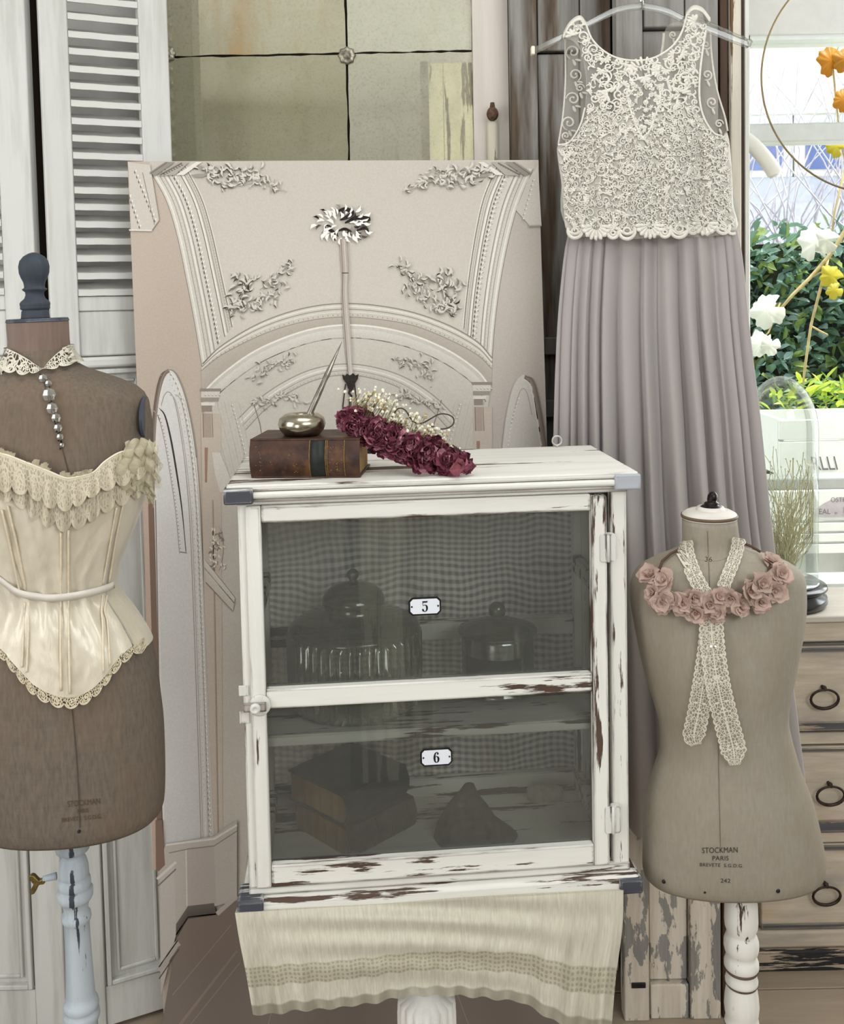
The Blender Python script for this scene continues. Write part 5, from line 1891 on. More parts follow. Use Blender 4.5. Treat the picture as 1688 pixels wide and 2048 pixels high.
def linen(name, a, b, stain, gr='z', flat=False):
    t = NT(name, 0.9, 0, 0.15)
    v = t.noise(t.coord((240, 240, 48)), 1, 4, .6)
    h = t.noise(t.coord((16, 16, 220)), 1, 4, .6)
    big = t.noise(t.coord((7, 7, 3.5)), 1, 4, .6)
    wv = t.math('ADD', t.math('MULTIPLY', v, .82), t.math('MULTIPLY', h, .18))
    c = t.mix(t.step(wv, .32, .70), lin(a), lin(b))
    c = t.mix(t.math('MULTIPLY', t.step(big, .48, .68), .6), c, lin(stain))
    t.base(c)
    t.bump(wv, .15, .001)
    return t.m


def lace_mat(name, col, period, depth, cell=95, thick=0.09, motif=True, back=0.0, rows=1.0):
    """net of threads with rings in each scallop; v runs to the scalloped edge, u in metres"""
    t = NT(name, 0.85, 0, 0.15)
    tc = t.n('ShaderNodeTexCoord')
    sp = t.n('ShaderNodeSeparateXYZ', Vector=tc.outputs['UV'])
    U, V = sp.outputs['X'], sp.outputs['Y']
    uu = t.math('DIVIDE', U, period)
    fr = t.math('SUBTRACT', t.math('FRACT', uu), 0.5)
    sc = t.math('SQRT', t.math('MAXIMUM', 0.0, t.math('SUBTRACT', 0.27, t.math('MULTIPLY', fr, fr))))
    edge = t.math('ADD', 1.0 - depth, t.math('MULTIPLY', sc, depth / 0.52))
    inside = t.math('LESS_THAN', V, edge)
    rimm = t.math('GREATER_THAN', V, t.math('SUBTRACT', edge, 0.10))
    cmb = t.n('ShaderNodeCombineXYZ', X=U, Y=t.math('MULTIPLY', V, 0.022 * rows))
    vo = t.n('ShaderNodeTexVoronoi', _feature='DISTANCE_TO_EDGE', Vector=cmb.outputs[0], Scale=cell * 3.2)
    th = t.math('LESS_THAN', vo.outputs['Distance'], thick)
    r2 = t.math('SQRT', t.math('ADD', t.math('MULTIPLY', fr, fr), t.math('POWER', t.math('MULTIPLY', t.math('SUBTRACT', V, 1.0 - depth), 0.75), 2.0)))
    ring = t.math('GREATER_THAN', t.math('SINE', t.math('MULTIPLY', r2, 46.0)), 0.15)
    ring = t.math('MULTIPLY', ring, t.math('LESS_THAN', r2, 0.36)) if motif else 0.0
    top = t.math('LESS_THAN', V, 0.05)
    solid = t.math('MAXIMUM', t.math('MAXIMUM', th, ring), t.math('MAXIMUM', rimm, top))
    a = t.math('MULTIPLY', inside, t.math('MAXIMUM', solid, back))
    n = t.noise(t.coord((400, 400, 400)), 1, 2)
    lo = tuple(k * .8 for k in lin(col)[:3]) + (1,)
    dim = tuple(k * .78 for k in lin(col)[:3]) + (1,)
    t.base(t.mix(solid, dim, t.mix(n, lo, lin(col))))
    t.alpha(a)
    return t.m


def lathe_px(prof, cx_of, Y, n=40, lean=0.0):
    """turned piece from (y_px, r_px)"""
    mb = MB()
    X = Vector((math.cos(lean), 0, math.sin(lean)))
    rings = []
    for y, r in prof:
        c = P(cx_of(y), y, Y)
        q = max(r, .3) / F_PX * Y
        rings.append([c + X * (q * math.cos(2 * PI * k / n)) + Vector((0, q * math.sin(2 * PI * k / n), 0)) for k in range(n)])
    mb.loft(rings, True, True, True)
    return mb

# ---------------- left form with the corset
YL = 1.55
cxl = lambda y: 75 + 0.063 * (y - 640) if y < 1660 else 142 + (y - 1660) * 0.058
profL = [(y, cxl(y), a) for y, a in ((640, 59), (680, 59), (705, 60), (722, 64), (735, 80), (745, 104), (757, 136), (770, 168), (784, 193), (800, 205), (830, 212), (870, 214), (915, 210), (960, 200), (1010, 186), (1070, 160), (1130, 132), (1165, 123), (1190, 125), (1220, 146), (1250, 165), (1290, 185), (1340, 195), (1400, 199), (1450, 202), (1520, 201), (1580, 198), (1616, 194), (1630, 189))]
brL = [(640, 1.0), (705, 1.0), (735, .85), (770, .62), (850, .60), (960, .70), (1060, .74), (1165, .80), (1290, .68), (1630, .66)]
TLf = Torso(YL, profL, brL, 0.021)
pf = P(142, 1640, YL)
fl_ = thing('dress_form', 'large brown linen dress form wearing the cream satin corset, with a dark turned finial', 'mannequin', (pf.x + 0.02, YL, 0), group='dress forms on turned stands')
M_LIN = linen('brown_linen', (122, 110, 98), (100, 90, 80), (122, 102, 84))
M_FIN = worn('dark_blue_wood', (66, 72, 82), (128, 130, 132), 'z', 0.43, edge=0.35, dirt=(44, 48, 56), dirtiness=0.7)
M_NECK = wood('neck_wood', (138, 116, 104), (110, 92, 82), 'z', 1.2, 0.6, c3=(126, 112, 102))
TLf.mesh(700, 1630).build('torso', M_LIN, fl_, smooth=True)
lathe_px([(644, 58.5), (646, 59), (680, 58.5), (704, 60)], cxl, YL, 48, .02).build('neck_block', M_NECK, fl_, smooth=True, autosmooth=True)
lathe_px([(636.5, 52), (637, 58), (643, 60.5), (644, 58)], cxl, YL, 40, .02).build('neck_plate', M_FIN, fl_, autosmooth=True)
fx = lambda y: 71 - 0.03 * (640 - y)
lathe_px([(505, 3), (507, 10), (513, 20), (522, 27), (533, 29.5), (546, 28.5), (556, 25), (564, 21), (572, 19.5), (576, 20), (578, 24), (580, 23), (584, 18), (590, 17.5), (597, 20), (603, 27), (607, 29), (611, 28.5), (613, 28), (616, 28.5), (619, 27), (620, 24), (622, 26), (634, 27), (637, 28)], fx, YL, 40, .02).build('finial', M_FIN, fl_, smooth=True)
M_POLE = worn('blue_grey_pole', (188, 196, 202), (70, 76, 84), 'z', 0.41, edge=0.55, dirt=(132, 140, 148), dirtiness=0.8)
px_ = lambda y: 143 + (y - 1660) * 0.056
pole = [(1640, 26), (1668, 28), (1676, 32), (1690, 34), (1699, 33), (1704, 24), (1709, 21), (1713, 23), (1718, 26), (1732, 29.5), (1744, 30), (1750, 30), (1753, 27.5), (1757, 32), (1766, 33), (1772, 32), (1775, 30), (1779, 36), (1792, 35.5), (1797, 33), (1801, 28), (1812, 25), (1822, 25), (1827, 29), (1834, 30), (1839, 28.5), (1843, 25.5), (1870, 25.5), (1930, 27), (1985, 29), (1996, 30), (2000, 34), (2008, 36), (2014, 34), (2018, 32), (2022, 36), (2030, 37), (2038, 34), (2044, 31), (2100, 33), (2300, 34), (2480, 36)]
lathe_px(pole, px_, YL, 40, .0).build('pole', M_POLE, fl_, smooth=True)
pp = P(px_(2480), 2480, YL)
MB().lathe([(.03, pp.z + .02), (.05, .06), (.15, .03), (.155, .0)], 40, (pp.x, YL, 0)).build('foot', M_POLE, fl_, smooth=True)
m = MB()
a_ = P(113, 1752, YL)
b_ = P(86, 1758, YL - 0.004)
m.tube([a_, b_], [.006, .0045], 12)
m.build('screw_shank', M_POLE, fl_, smooth=True)
m = MB()
wp = cm2([(92, 1752), (82, 1756), (76, 1752), (70, 1746), (63, 1746), (62, 1752), (67, 1760), (70, 1764), (66, 1772), (63, 1780), (66, 1784), (72, 1782), (77, 1772), (82, 1765), (92, 1763)], 3, True)
m.prism([(P(x, y, YL).x, P(x, y, YL).z) for x, y in wp], YL - .008, YL + .001)
m.build('wing_screw', M_BRASS, fl_, bevel=.0015)
ap = P(289, 834, YL)
m = MB()
m.lathe([(.052, -.001), (.054, .001), (.052, .0035), (.001, .004)], 32, (0, 0, 0), ex=.62, mtx=Matrix.Translation(ap + Vector((-.0005, .0, 0))) @ Matrix.Rotation(math.radians(8), 4, 'Z') @ Matrix.Rotation(PI / 2, 4, 'Y'))
m.build('arm_plate', plain('dark_blue_plate', (64, 70, 82), .5, var=.15), fl_, autosmooth=True)
seam = MB()
seam2 = MB()
sp_ = [TLf.on(x, y, .0006) for x, y in cm2([(84, 752), (105, 830), (125, 900), (140, 960), (146, 1020)], 10)]
seam.tube(sp_, .0007, 4)
sp_ = [TLf.on(x, y, .0006) for x, y in cm2([(142, 1400), (150, 1480), (156, 1560), (160, 1655)], 12)]
seam2.tube(sp_, .0007, 4)
seam2.build('seam', plain('seam_thread_low', (84, 74, 66), .9), fl_)
seam.build('seam', plain('seam_thread', (84, 74, 66), .9), fl_)
tx = MB()
TLf.print_text(tx, 'STOCKMAN', 168, 1606, 17, .72, -.1)
TLf.print_text(tx, 'PARIS', 166, 1622, 12, .8, -.1)
TLf.print_text(tx, 'BREVETE  S.G.D.G.', 164, 1637, 12, .85, -.1)
tx.build('stamp', plain('faded_stamp', (92, 72, 56), .9), fl_, label='faded stamped lettering')
m = MB()
m.ball(TLf.on(158, 1663, .001), .0025, 10, 6)
m.build('tack', M_IRON, fl_, smooth=True)

# lace collar
M_LACE1 = lace_mat('cream_lace', (226, 218, 200), 0.022, 0.34, 60, .10)
M_LACE2 = lace_mat('ecru_lace', (212, 200, 176), 0.025, 0.32, 85, .12, True, 0.72)
M_LACE3 = lace_mat('corset_edge_lace', (214, 200, 170), 0.0235, 0.5, 70, .10)
col = thing('lace_collar', 'cream lace collar around the neck of the large dress form', 'collar', P(78, 725, YL - .05))
top = cm2([(14, 697), (30, 704), (52, 716), (74, 731), (86, 736), (98, 722), (116, 705), (138, 690)], 9)
bot = cm2([(-4, 738), (18, 746), (44, 750), (70, 746), (86, 738), (108, 738), (132, 732), (149, 724)], 9)
TLf.strip(top, bot, lambda u, v: .0045 + .010 * v + .0025 * math.sin(u * 46) * v, 8).build('lace', M_LACE1, col, smooth=True)
bk = MB()
rings = [[TLf.T(y, th, o) for th in [math.radians(q) for q in range(75, 290, 8)]] for y, o in ((692, .005), (705, .006), (728, .012))]
bk.loft(rings, False, uvs=True)
bk.build('lace_back', M_LACE1, col, smooth=True)
bw = MB()
for q in range(2):
    a = TLf.on(6, 716, .012)
    pts = [a + Vector((-.004 * i + .002 * math.sin(i + q), -.003 * math.sin(i * .8 + q), -.011 * i)) for i in range(9)]
    bw.ribbon(pts, Vector((1, -.3, 0)).normalized(), [.014 + .004 * math.sin(i + q) for i in range(9)])
bw.build('tie_end', M_LACE1, col, smooth=True)

# crystal drop
cry = thing('crystal_drop', 'tapering string of clear crystal beads hanging below the lace collar', 'necklace', TLf.on(100, 790, .01))
t = NT('cut_crystal', 0.05)
gl = t.n('ShaderNodeBsdfGlossy', Roughness=0.04, Color=(1, 1, 1, 1))
tr = t.n('ShaderNodeBsdfTransparent', Color=(.80, .78, .74, 1))
df = t.n('ShaderNodeBsdfDiffuse', Color=lin((226, 222, 212)))
m1 = t.n('ShaderNodeMixShader', i0=.32, i1=tr.outputs[0], i2=gl.outputs[0])
m2 = t.n('ShaderNodeMixShader', i0=.12, i1=m1.outputs[0], i2=df.outputs[0])
t.t.links.new(m2.outputs[0], t.out.inputs[0])
M_CRY = t.m
chain = []
for x, y, r in ((86, 757, 9), (97, 767, 7), (98, 790, 13.5), (104, 817, 11.5), (112, 836, 9.5), (116, 856, 8.5), (120, 874, 7), (124, 890, 4.5)):
    rr_ = r / F_PX * YL
    c = TLf.on(x, y, rr_ * .6 + .001)
    m = MB()
    m.ball(c, rr_, 8, 4, 1, .62, 1)
    m.build('crystal', M_CRY, cry)
    chain.append(c + Vector((0, rr_ * .4, 0)))
m = MB()
m.tube([TLf.on(80, 748, .003)] + chain, .0009, 6)
for a in chain[2:]:
    m.ball(a + Vector((-.001, -.006, -.0045)), .0016, 6, 4)
m.build('wire', M_IRON, cry, smooth=True)

# corset
cor = thing('corset', 'cream satin corset with lace ruffles and waist ribbon on the large dress form', 'corset', TLf.on(130, 1290, .0))
t = NT('cream_satin', 0.32, 0.06, 0.6)
nz = t.noise(t.coord((70, 70, 26)), 1, 5, .6)
n2 = t.noise(t.coord((14, 14, 6)), 1, 4, .6)
c_ = t.mix(t.step(n2, .35, .68), lin((222, 212, 192)), lin((204, 192, 168)))
t.base(c_)
t.b.inputs['Sheen Weight'].default_value = .3
t.bump(t.math('ADD', nz, t.math('MULTIPLY', n2, 1.6)), .30, .005)
M_SAT = t.m
TOPC = [(-70, 900), (-30, 896), (0, 906), (22, 913), (55, 926), (96, 942), (131, 956), (153, 954), (186, 945), (210, 923), (240, 905), (272, 899), (296, 897)]
BOTC = [(-90, 1240), (-40, 1268), (0, 1292), (33, 1331), (68, 1369), (109, 1390), (142, 1394), (175, 1383), (205, 1356), (235, 1318), (262, 1292), (284, 1280), (300, 1274)]


def resample(pts, n):
    c = cm2(pts, 12)
    d = [0]
    for i in range(1, len(c)): d.append(d[-1] + math.hypot(c[i][0] - c[i - 1][0], c[i][1] - c[i - 1][1]))
    out = []
    for k in range(n):
        t_ = d[-1] * k / (n - 1)
        i = max(0, min(len(d) - 2, next((j for j in range(len(d) - 1) if d[j + 1] >= t_), len(d) - 2)))
        f = (t_ - d[i]) / ((d[i + 1] - d[i]) or 1)
        out.append((c[i][0] + (c[i + 1][0] - c[i][0]) * f, c[i][1] + (c[i + 1][1] - c[i][1]) * f))
    return out

NC, NR = 84, 60
mb = MB()
vs, uv = [], []
# horizontal mapping follows the body width so that panels narrow at the waist
topr, botr = resample(TOPC, NC + 1), resample(BOTC, NC + 1)


def edge_x(y):
    c, a = interp(TLf.pc, y), interp(TLf.pa, y)
    return c, a


ends = []
for i in range(NC + 1):
    pair = []
    for x, y in (topr[i], botr[i]):
        q = (x - interp(TLf.pc, y)) / interp(TLf.pa, y)
        TLf.on(interp(TLf.pc, y) + max(-.97, min(.97, q)) * interp(TLf.pa, y), y, .0055)
        pair.append(TLf.last)
    ends.append(pair)


def csurf(i, v, off):
    (ya, ta), (yb, tb) = ends[i]
    y, th = ya + (yb - ya) * v, ta + (tb - ta) * v
    k_ = max(0.0, min(1.0, (1.32 - abs(th)) / .35))
    return TLf.T(y, th, .0045 + (off - .0045) * k_), 0, y


for i in range(NC + 1):
    for j in range(NR + 1):
        v = j / NR
        u = i / NC
        yy_ = topr[i][1] + (botr[i][1] - topr[i][1]) * v
        wst = math.exp(-((yy_ - 1215) / 70) ** 2)
        fold = .0035 * math.sin(u * 44 + 1.3 * math.sin(v * 5)) * wst + .0028 * mnoise.noise((u * 9, v * 7, 2.0)) + .0016 * mnoise.noise((u * 24, v * 20, 5.0))
        p, _x, _y = csurf(i, v, .0075 + fold)
        vs.append(p)
        uv.append((u, v))
mb.add(vs, [(i * (NR + 1) + j, (i + 1) * (NR + 1) + j, (i + 1) * (NR + 1) + j + 1, i * (NR + 1) + j + 1) for i in range(NC) for j in range(NR)], uv)
mb.build('satin_body', M_SAT, cor, smooth=True)
bk = MB()
rings = []
for y in range(920, 1300, 12):
    rings.append([TLf.T(y, math.radians(q), .003) for q in range(66, 295, 4)])
bk.loft(rings, False)
bk.build('satin_back', M_SAT, cor, smooth=True)
M_BONE = plain('satin_casing', (222, 208, 182), .35, var=.05, scale=120, spec=.5)
for pts in ([(16, 1012), (34, 1090), (52, 1180)], [(4, 1020), (22, 1100), (40, 1185)], [(50, 1205), (46, 1290), (44, 1335)], [(58, 1205), (56, 1290), (53, 1345)], [(122, 1065), (122, 1180), (121, 1280), (122, 1382)], [(137, 1060), (137, 1180), (138, 1290), (140, 1388)],
            [(246, 1010), (232, 1080), (218, 1165)], [(233, 1015), (220, 1090), (206, 1168)], [(205, 1190), (206, 1270), (207, 1345)], [(214, 1190), (217, 1270), (220, 1330)]):
    m = MB()
    m.tube([TLf.on(x, y, .0098) for x, y in cm2(pts, 10)], .0017, 6)
    m.build('boning', M_BONE, cor, smooth=True)
# waist ribbon
m = MB()
rb = cm2([(-60, 1120), (-20, 1148), (0, 1160), (36, 1185), (77, 1194), (109, 1196), (153, 1191), (202, 1180), (228, 1170)], 8)
pts = [TLf.on(x, y, .012) for x, y in rb]
m.ribbon(pts, Vector((0, -.12, 1)).normalized(), .0115)
m.build('waist_ribbon', plain('white_satin_ribbon', (222, 214, 202), .35, var=.04, spec=.5), cor, smooth=True, solid=.0008)
# ruffles
T1b = [(-70, 960), (-30, 968), (0, 982), (16, 987), (55, 993), (96, 1016), (131, 1023), (153, 1016), (175, 1001), (205, 985), (240, 975), (272, 962), (300, 950)]
T2b = [(-70, 975), (-30, 985), (0, 1000), (41, 1017), (71, 1044), (109, 1060), (134, 1064), (160, 1058), (180, 1048), (205, 1030), (240, 1014), (270, 1000), (298, 985)]
n = 110
for nm, tp, bt, o0, o1 in (('lace_ruffle', [(x, y + 26) for x, y in TOPC], T2b, .008, .015), ('lace_ruffle', [(x, y + 2) for x, y in TOPC], T1b, .012, .021)):
    TLf.strip(resample(tp, n), resample(bt, n), lambda u, v, o0=o0, o1=o1: o0 + (o1 - o0) * v + .0035 * math.sin(u * 88) * v + .002 * math.sin(u * 141 + 1) * v, 8).build(nm, M_LACE2, cor, smooth=True)
edge_t = resample(TOPC, n)
m = MB()
m.tube([TLf.on(x, y, .011) for x, y in edge_t], .0016, 6)
m.build('neckline_cord', plain('ivory_cord', (232, 222, 200), .6), cor, smooth=True)
TLf.strip(resample([(x, y - 3) for x, y in BOTC], n), resample([(x, y + 24) for x, y in BOTC], n), lambda u, v: .006 + .004 * v + .0015 * math.sin(u * 95) * v, 5).build('hem_lace', M_LACE3, cor, smooth=True)
# yellowed tulle frill at the shoulder
t = NT('yellow_tulle', .9, 0, .1)
n_ = t.noise(t.coord((130, 130, 130)), 1, 4, .6)
t.base(t.mix(t.step(n_, .35, .65), lin((222, 212, 186)), lin((202, 190, 158))))
t.alpha(.62)
M_TUL = t.m
for k, (pts, wd) in enumerate((([(252, 904), (276, 898), (300, 898), (312, 905), (316, 920)], .030), ([(240, 930), (268, 922), (300, 925), (316, 940), (308, 955)], .034), ([(250, 955), (276, 950), (300, 958), (306, 975), (298, 990)], .030), ([(262, 975), (284, 970), (302, 985), (308, 1000)], .022))):
    m = MB()
    L = cm2(pts, 12)
    vs = []
    for i, (x, y) in enumerate(L):
        u = i / (len(L) - 1)
        base_ = TLf.on(min(x, 292), y, .010) + Vector((max(0, x - 292) / F_PX * YL, -.004, 0))
        for j in range(7):
            v = j / 6
            vs.append(base_ + Vector((.006 * v * u + .003 * math.sin(u * 30 + j), -.010 * math.sin(PI * v) - .004 * math.sin(u * 26 + k) * v, wd * (.5 - v) + .0025 * math.sin(u * 37 + 2 * k))))
    m.add(vs, [(i * 7 + j, (i + 1) * 7 + j, (i + 1) * 7 + j + 1, i * 7 + j + 1) for i in range(len(L) - 1) for j in range(6)])
    m.build('tulle_frill', M_TUL, cor, smooth=True, label='yellowed tulle frill')
m = MB()
fr_ = random.Random(5)
for k in range(70):
    x = fr_.choice([fr_.uniform(55, 100), fr_.uniform(118, 180), fr_.uniform(-10, 25)])
    y = interp(TOPC, x)
    p = TLf.on(x, y, .010)
    q = TLf.on(x + fr_.uniform(-10, 10), y - fr_.uniform(3, 13), .013)
    s = Vector((.004, 0, 0))
    m.add([p - s, p + s, q + s * .6, q - s * .7], [(0, 1, 2, 3)])
m.build('tulle_edge', M_TUL, cor, smooth=True)

# ---------------- right, child-size form
YR = 1.6
cxr_ = [(1035, 1418.5), (1060, 1420), (1090, 1423), (1115, 1430), (1145, 1435), (1180, 1434.5), (1240, 1437), (1320, 1437.5), (1400, 1441), (1450, 1447), (1500, 1454), (1550, 1454), (1605, 1458), (1646, 1461), (1702, 1466), (1745, 1467)]
cxr = lambda y: interp(cxr_, y)
aR = [(1035, 53), (1060, 54.5), (1085, 57), (1096, 66), (1104, 82), (1114, 112), (1126, 144), (1140, 164), (1156, 173), (1180, 176.5), (1210, 175.5), (1250, 170), (1300, 160.5), (1340, 152), (1380, 142), (1411, 134.5), (1438, 130), (1465, 131), (1500, 136), (1535, 147), (1577, 162), (1605, 170), (1646, 178), (1702, 185), (1725, 186.5), (1740, 185.5), (1750, 182)]
profR = [(y, cxr(y), a) for y, a in aR]
brR = [(1035, 1.0), (1085, .98), (1110, .74), (1140, .56), (1200, .58), (1280, .66), (1438, .74), (1560, .62), (1750, .50)]
TRf = Torso(YR, profR, brR, 0.0)
pr_ = P(1483, 2040, YR)
fr2 = thing('dress_form', 'child-size beige dress form on a white turned stand beside the chest of drawers', 'mannequin', (pr_.x, YR, 0), group='dress forms on turned stands')
M_LIN2 = linen('beige_linen', (154, 145, 131), (143, 134, 120), (136, 124, 106))
TRf.mesh(1037, 1748).build('torso', M_LIN2, fr2, smooth=True)
M_DISC = worn('disc_paint', (216, 210, 200), (120, 98, 80), 'x', .38, edge=.5, dirtiness=.4)
cd = lambda y: 1418.5
lathe_px([(1019, 30), (1021, 44), (1026, 53), (1031, 55), (1036, 54.5), (1038, 50)], cd, YR, 48).build('neck_disc', M_DISC, fr2, autosmooth=True)
lathe_px([(1013, 26), (1019, 29), (1022, 30)], lambda y: 1421, YR, 36).build('finial_collar', M_DISC, fr2, smooth=True)
lathe_px([(983, 2), (985, 6), (990, 9.5), (998, 10), (1003, 9), (1005, 14), (1007, 15), (1009, 12), (1010, 17), (1012, 20), (1014, 23), (1017, 24)], lambda y: 1426 - (y - 983) * .12, YR, 32).build('finial', plain('dark_bronze', (40, 34, 32), .35, .7, var=.3, scale=120), fr2, smooth=True)
lathe_px([(1028, 55.4), (1031, 56.3), (1034, 55.6)], cd, YR, 48).build('rim', plain('worn_rim', (104, 84, 66), .6), fr2, smooth=True)
M_POLE2 = worn('white_turned', (226, 222, 213), (84, 66, 58), 'z', .42, edge=.6, dirtiness=.35)
pole = [(1752, 26), (1792, 29), (1806, 33), (1840, 34), (1852, 33), (1862, 29), (1867, 28), (1871, 32), (1880, 35), (1892, 35.5), (1902, 33), (1908, 29), (1914, 32), (1922, 35), (1931, 35), (1938, 31), (1942, 30), (1950, 31), (1958, 33.5), (1963, 33), (1966, 30), (1972, 31), (1990, 34), (2010, 35.5), (2024, 34), (2033, 32), (2037, 34), (2043, 35), (2048, 34), (2056, 30), (2120, 28), (2400, 34)]
lathe_px(pole, lambda y: 1482 + (y - 1790) * .006, YR, 40).build('pole', M_POLE2, fr2, smooth=True)
M_RING = plain('dark_groove', (92, 74, 66), .7, var=.2, scale=60)
for y, r in ((1936, 34.8), (1964.5, 33.2), (2045, 35.4)):
    lathe_px([(y - 4, r - 2.2), (y, r + .3), (y + 4, r - 2.2)], lambda q: 1482 + (q - 1790) * .006, YR, 40).build('ring', M_RING, fr2, smooth=True)
MB().lathe([(.155, 0), (.15, .025), (.05, .05), (.027, .09)], 40, (pr_.x, YR, 0)).build('foot', M_POLE2, fr2, smooth=True)
sm = MB()
sm.tube([TRf.on(x, y, .0004) for x, y in cm2([(1415, 1062), (1417, 1120), (1421, 1200), (1428, 1330), (1436, 1480), (1438, 1580), (1441, 1694)], 16)], .0006, 4)
sm.tube([TRf.on(x, y, .0004) for x, y in cm2([(1375, 1108), (1390, 1117), (1415, 1122), (1440, 1121), (1462, 1112)], 8)], .0005, 4)
sm.build('seam', plain('seam_line', (120, 106, 92), .9), fr2)
tx = MB()
TRf.print_text(tx, 'STOCKMAN', 1440, 1701, 16, .80, -.02, 1.05)
TRf.print_text(tx, 'PARIS', 1441, 1717, 13, 1.0, 0, 1.05)
TRf.print_text(tx, 'BREVETE  S.G.D.G.', 1443, 1731, 10, 1.0, .03, 1.1)
TRf.print_text(tx, '242', 1451, 1762, 12, 1.1, .02, 1.05)
tx.build('stamp', plain('black_stamp', (62, 52, 46), .9), fr2, label='black stamped lettering')
tx = MB()
TRf.print_text(tx, '36', 1417, 1119, 14, 1.1, .02, 1.05)
tx.build('size_stamp', plain('black_size_stamp', (62, 52, 46), .9), fr2, label='stamped size number')
for k, (x, y) in enumerate(((1328, 1763), (1556, 1782), (1410, 1785))):
    m = MB()
    m.ball(TRf.on(x, y, 0), .0036 if k < 2 else .002, 12, 8, 1, .6, 1)
    m.build('tack', M_IRON, fr2, smooth=True)

# flower garland necklace
fg = thing('flower_necklace', 'dusty pink fabric flower necklace on the child-size dress form', 'necklace', TRf.on(1430, 1200, .01))
m = MB()
c1 = [(1345, 1107), (1330, 1118), (1316, 1132)]
m.tube([TRf.on(1356, 1097, .004)] + [TRf.on(x, y, .012) for x, y in c1], .0022, 8)
m.tube([TRf.on(1486, 1086, .004)] + [TRf.on(x, y, .014) for x, y in ((1504, 1093), (1520, 1102), (1532, 1112))], .0022, 8)
m.tube([TRf.on(x, y, .006) for x, y in cm2([(1316, 1132), (1318, 1180), (1350, 1205), (1400, 1217), (1440, 1215), (1490, 1200), (1530, 1170), (1540, 1125)], 8)], .002, 8)
m.build('cord', plain('brown_cord', (86, 64, 52), .8), fg, smooth=True)
t = NT('dusty_pink_voile', .85, 0, .15)
n_ = t.noise(t.coord((60, 60, 60)), 1, 4)
col_ = t.mix(t.step(n_, .3, .7), lin((208, 184, 170)), lin((186, 158, 145)))
t.base(col_)
tl_ = t.n('ShaderNodeBsdfTranslucent', Color=col_)
mx_ = t.n('ShaderNodeMixShader', i0=.3, i1=t.b.outputs[0], i2=tl_.outputs[0])
t.t.links.new(mx_.outputs[0], t.out.inputs[0])
M_PET = t.m
rg = random.Random(17)


def petal_mesh(seed):
    r = random.Random(seed)
    m = MB()
    vs = []
    NU_, NV_ = 6, 5
    cup = r.uniform(.15, .5)
    for j in range(NV_ + 1):
        v = math.sin(PI / 2 * j / NV_)
        w_ = math.sqrt(max(0.03, 1 - ((v - .56) / .475) ** 2)) if v > .3 else .36 + 1.5 * v
        for i in range(NU_ + 1):
            u = i / NU_ * 2 - 1
            x = u * w_ * .60
            z = v * (1 - .18 * u * u * v)
            y = cup * (u * u) * .55 * w_ - .8 * (v - .25) ** 2 * cup + .07 * math.sin(3.2 * u + seed) * v
            vs.append(Vector((x, y, z)))
    m.add(vs, [(j * 7 + i, j * 7 + i + 1, (j + 1) * 7 + i + 1, (j + 1) * 7 + i) for j in range(NV_) for i in range(NU_)])
    me = m.build('petal', M_PET, None, smooth=True)
    data = me.data
    bpy.data.objects.remove(me)
    return data

PET = [petal_mesh(i) for i in range(6)]
inv_fg = INV[fg.name]
M_BUD = plain('pink_bud', (170, 134, 118), .85, var=.1)
for fxp, fyp, R_ in ((1300, 1150, 24), (1326, 1160, 24), (1306, 1186, 22), (1326, 1204, 24), (1344, 1200, 20), (1366, 1208, 23), (1388, 1196, 22), (1392, 1226, 24), (1418, 1210, 22), (1438, 1194, 23), (1434, 1226, 22), (1462, 1196, 24), (1480, 1212, 22), (1500, 1184, 25), (1522, 1204, 23), (1524, 1168, 25), (1550, 1182, 24), (1545, 1126, 24), (1562, 1148, 23)):
    c = TRf.on(fxp, fyp, .010)
    nm = TRf.normal(fxp, fyp)
    nm = (nm + Vector((rg.uniform(-.5, .5), -.2, rg.uniform(-.2, .5)))).normalized()
    b = MB()
    b.ball(c + nm * .002, .0032, 8, 6)
    fo = b.build('flower', M_BUD, fg, smooth=True)
    a = nm.cross(Vector((0, 0, 1))).normalized()
    bb = nm.cross(a)
    R0 = R_ / F_PX * YR
    for ly, (cnt, tilt, sz) in enumerate(((3, .35, .62), (4, .85, .9), (5, 1.3, 1.0))):
        for k in range(cnt):
            th = 2 * PI * (k + .5 * ly) / cnt + rg.uniform(-.35, .35)
            rd = a * math.cos(th) + bb * math.sin(th)
            tl = tilt + rg.uniform(-.3, .3)
            z_ = (rd * math.sin(tl) + nm * math.cos(tl)).normalized()
            x_ = nm.cross(rd).normalized()
            y_ = z_.cross(x_)
            s_ = R0 * sz * rg.uniform(.85, 1.2)
            pos = inv_fg @ (c + rd * .001)
            po = bpy.data.objects.new('petal', rg.choice(PET))
            C.objects.link(po)
            po.parent = fo
            po.matrix_local = Matrix.Translation(pos) @ Matrix(((x_.x, y_.x, z_.x), (x_.y, y_.y, z_.y), (x_.z, y_.z, z_.z))).to_4x4() @ Matrix.Diagonal((s_, s_, s_, 1))

# lace ribbon scarf
M_LACE4 = lace_mat('ivory_ribbon_lace', (222, 213, 194), .0105, .22, 66, .085, False, .30)
ls = thing('lace_scarf', 'ivory lace ribbon tied round the neck of the child-size form, two tails hanging', 'scarf', TRf.on(1425, 1290, .01))


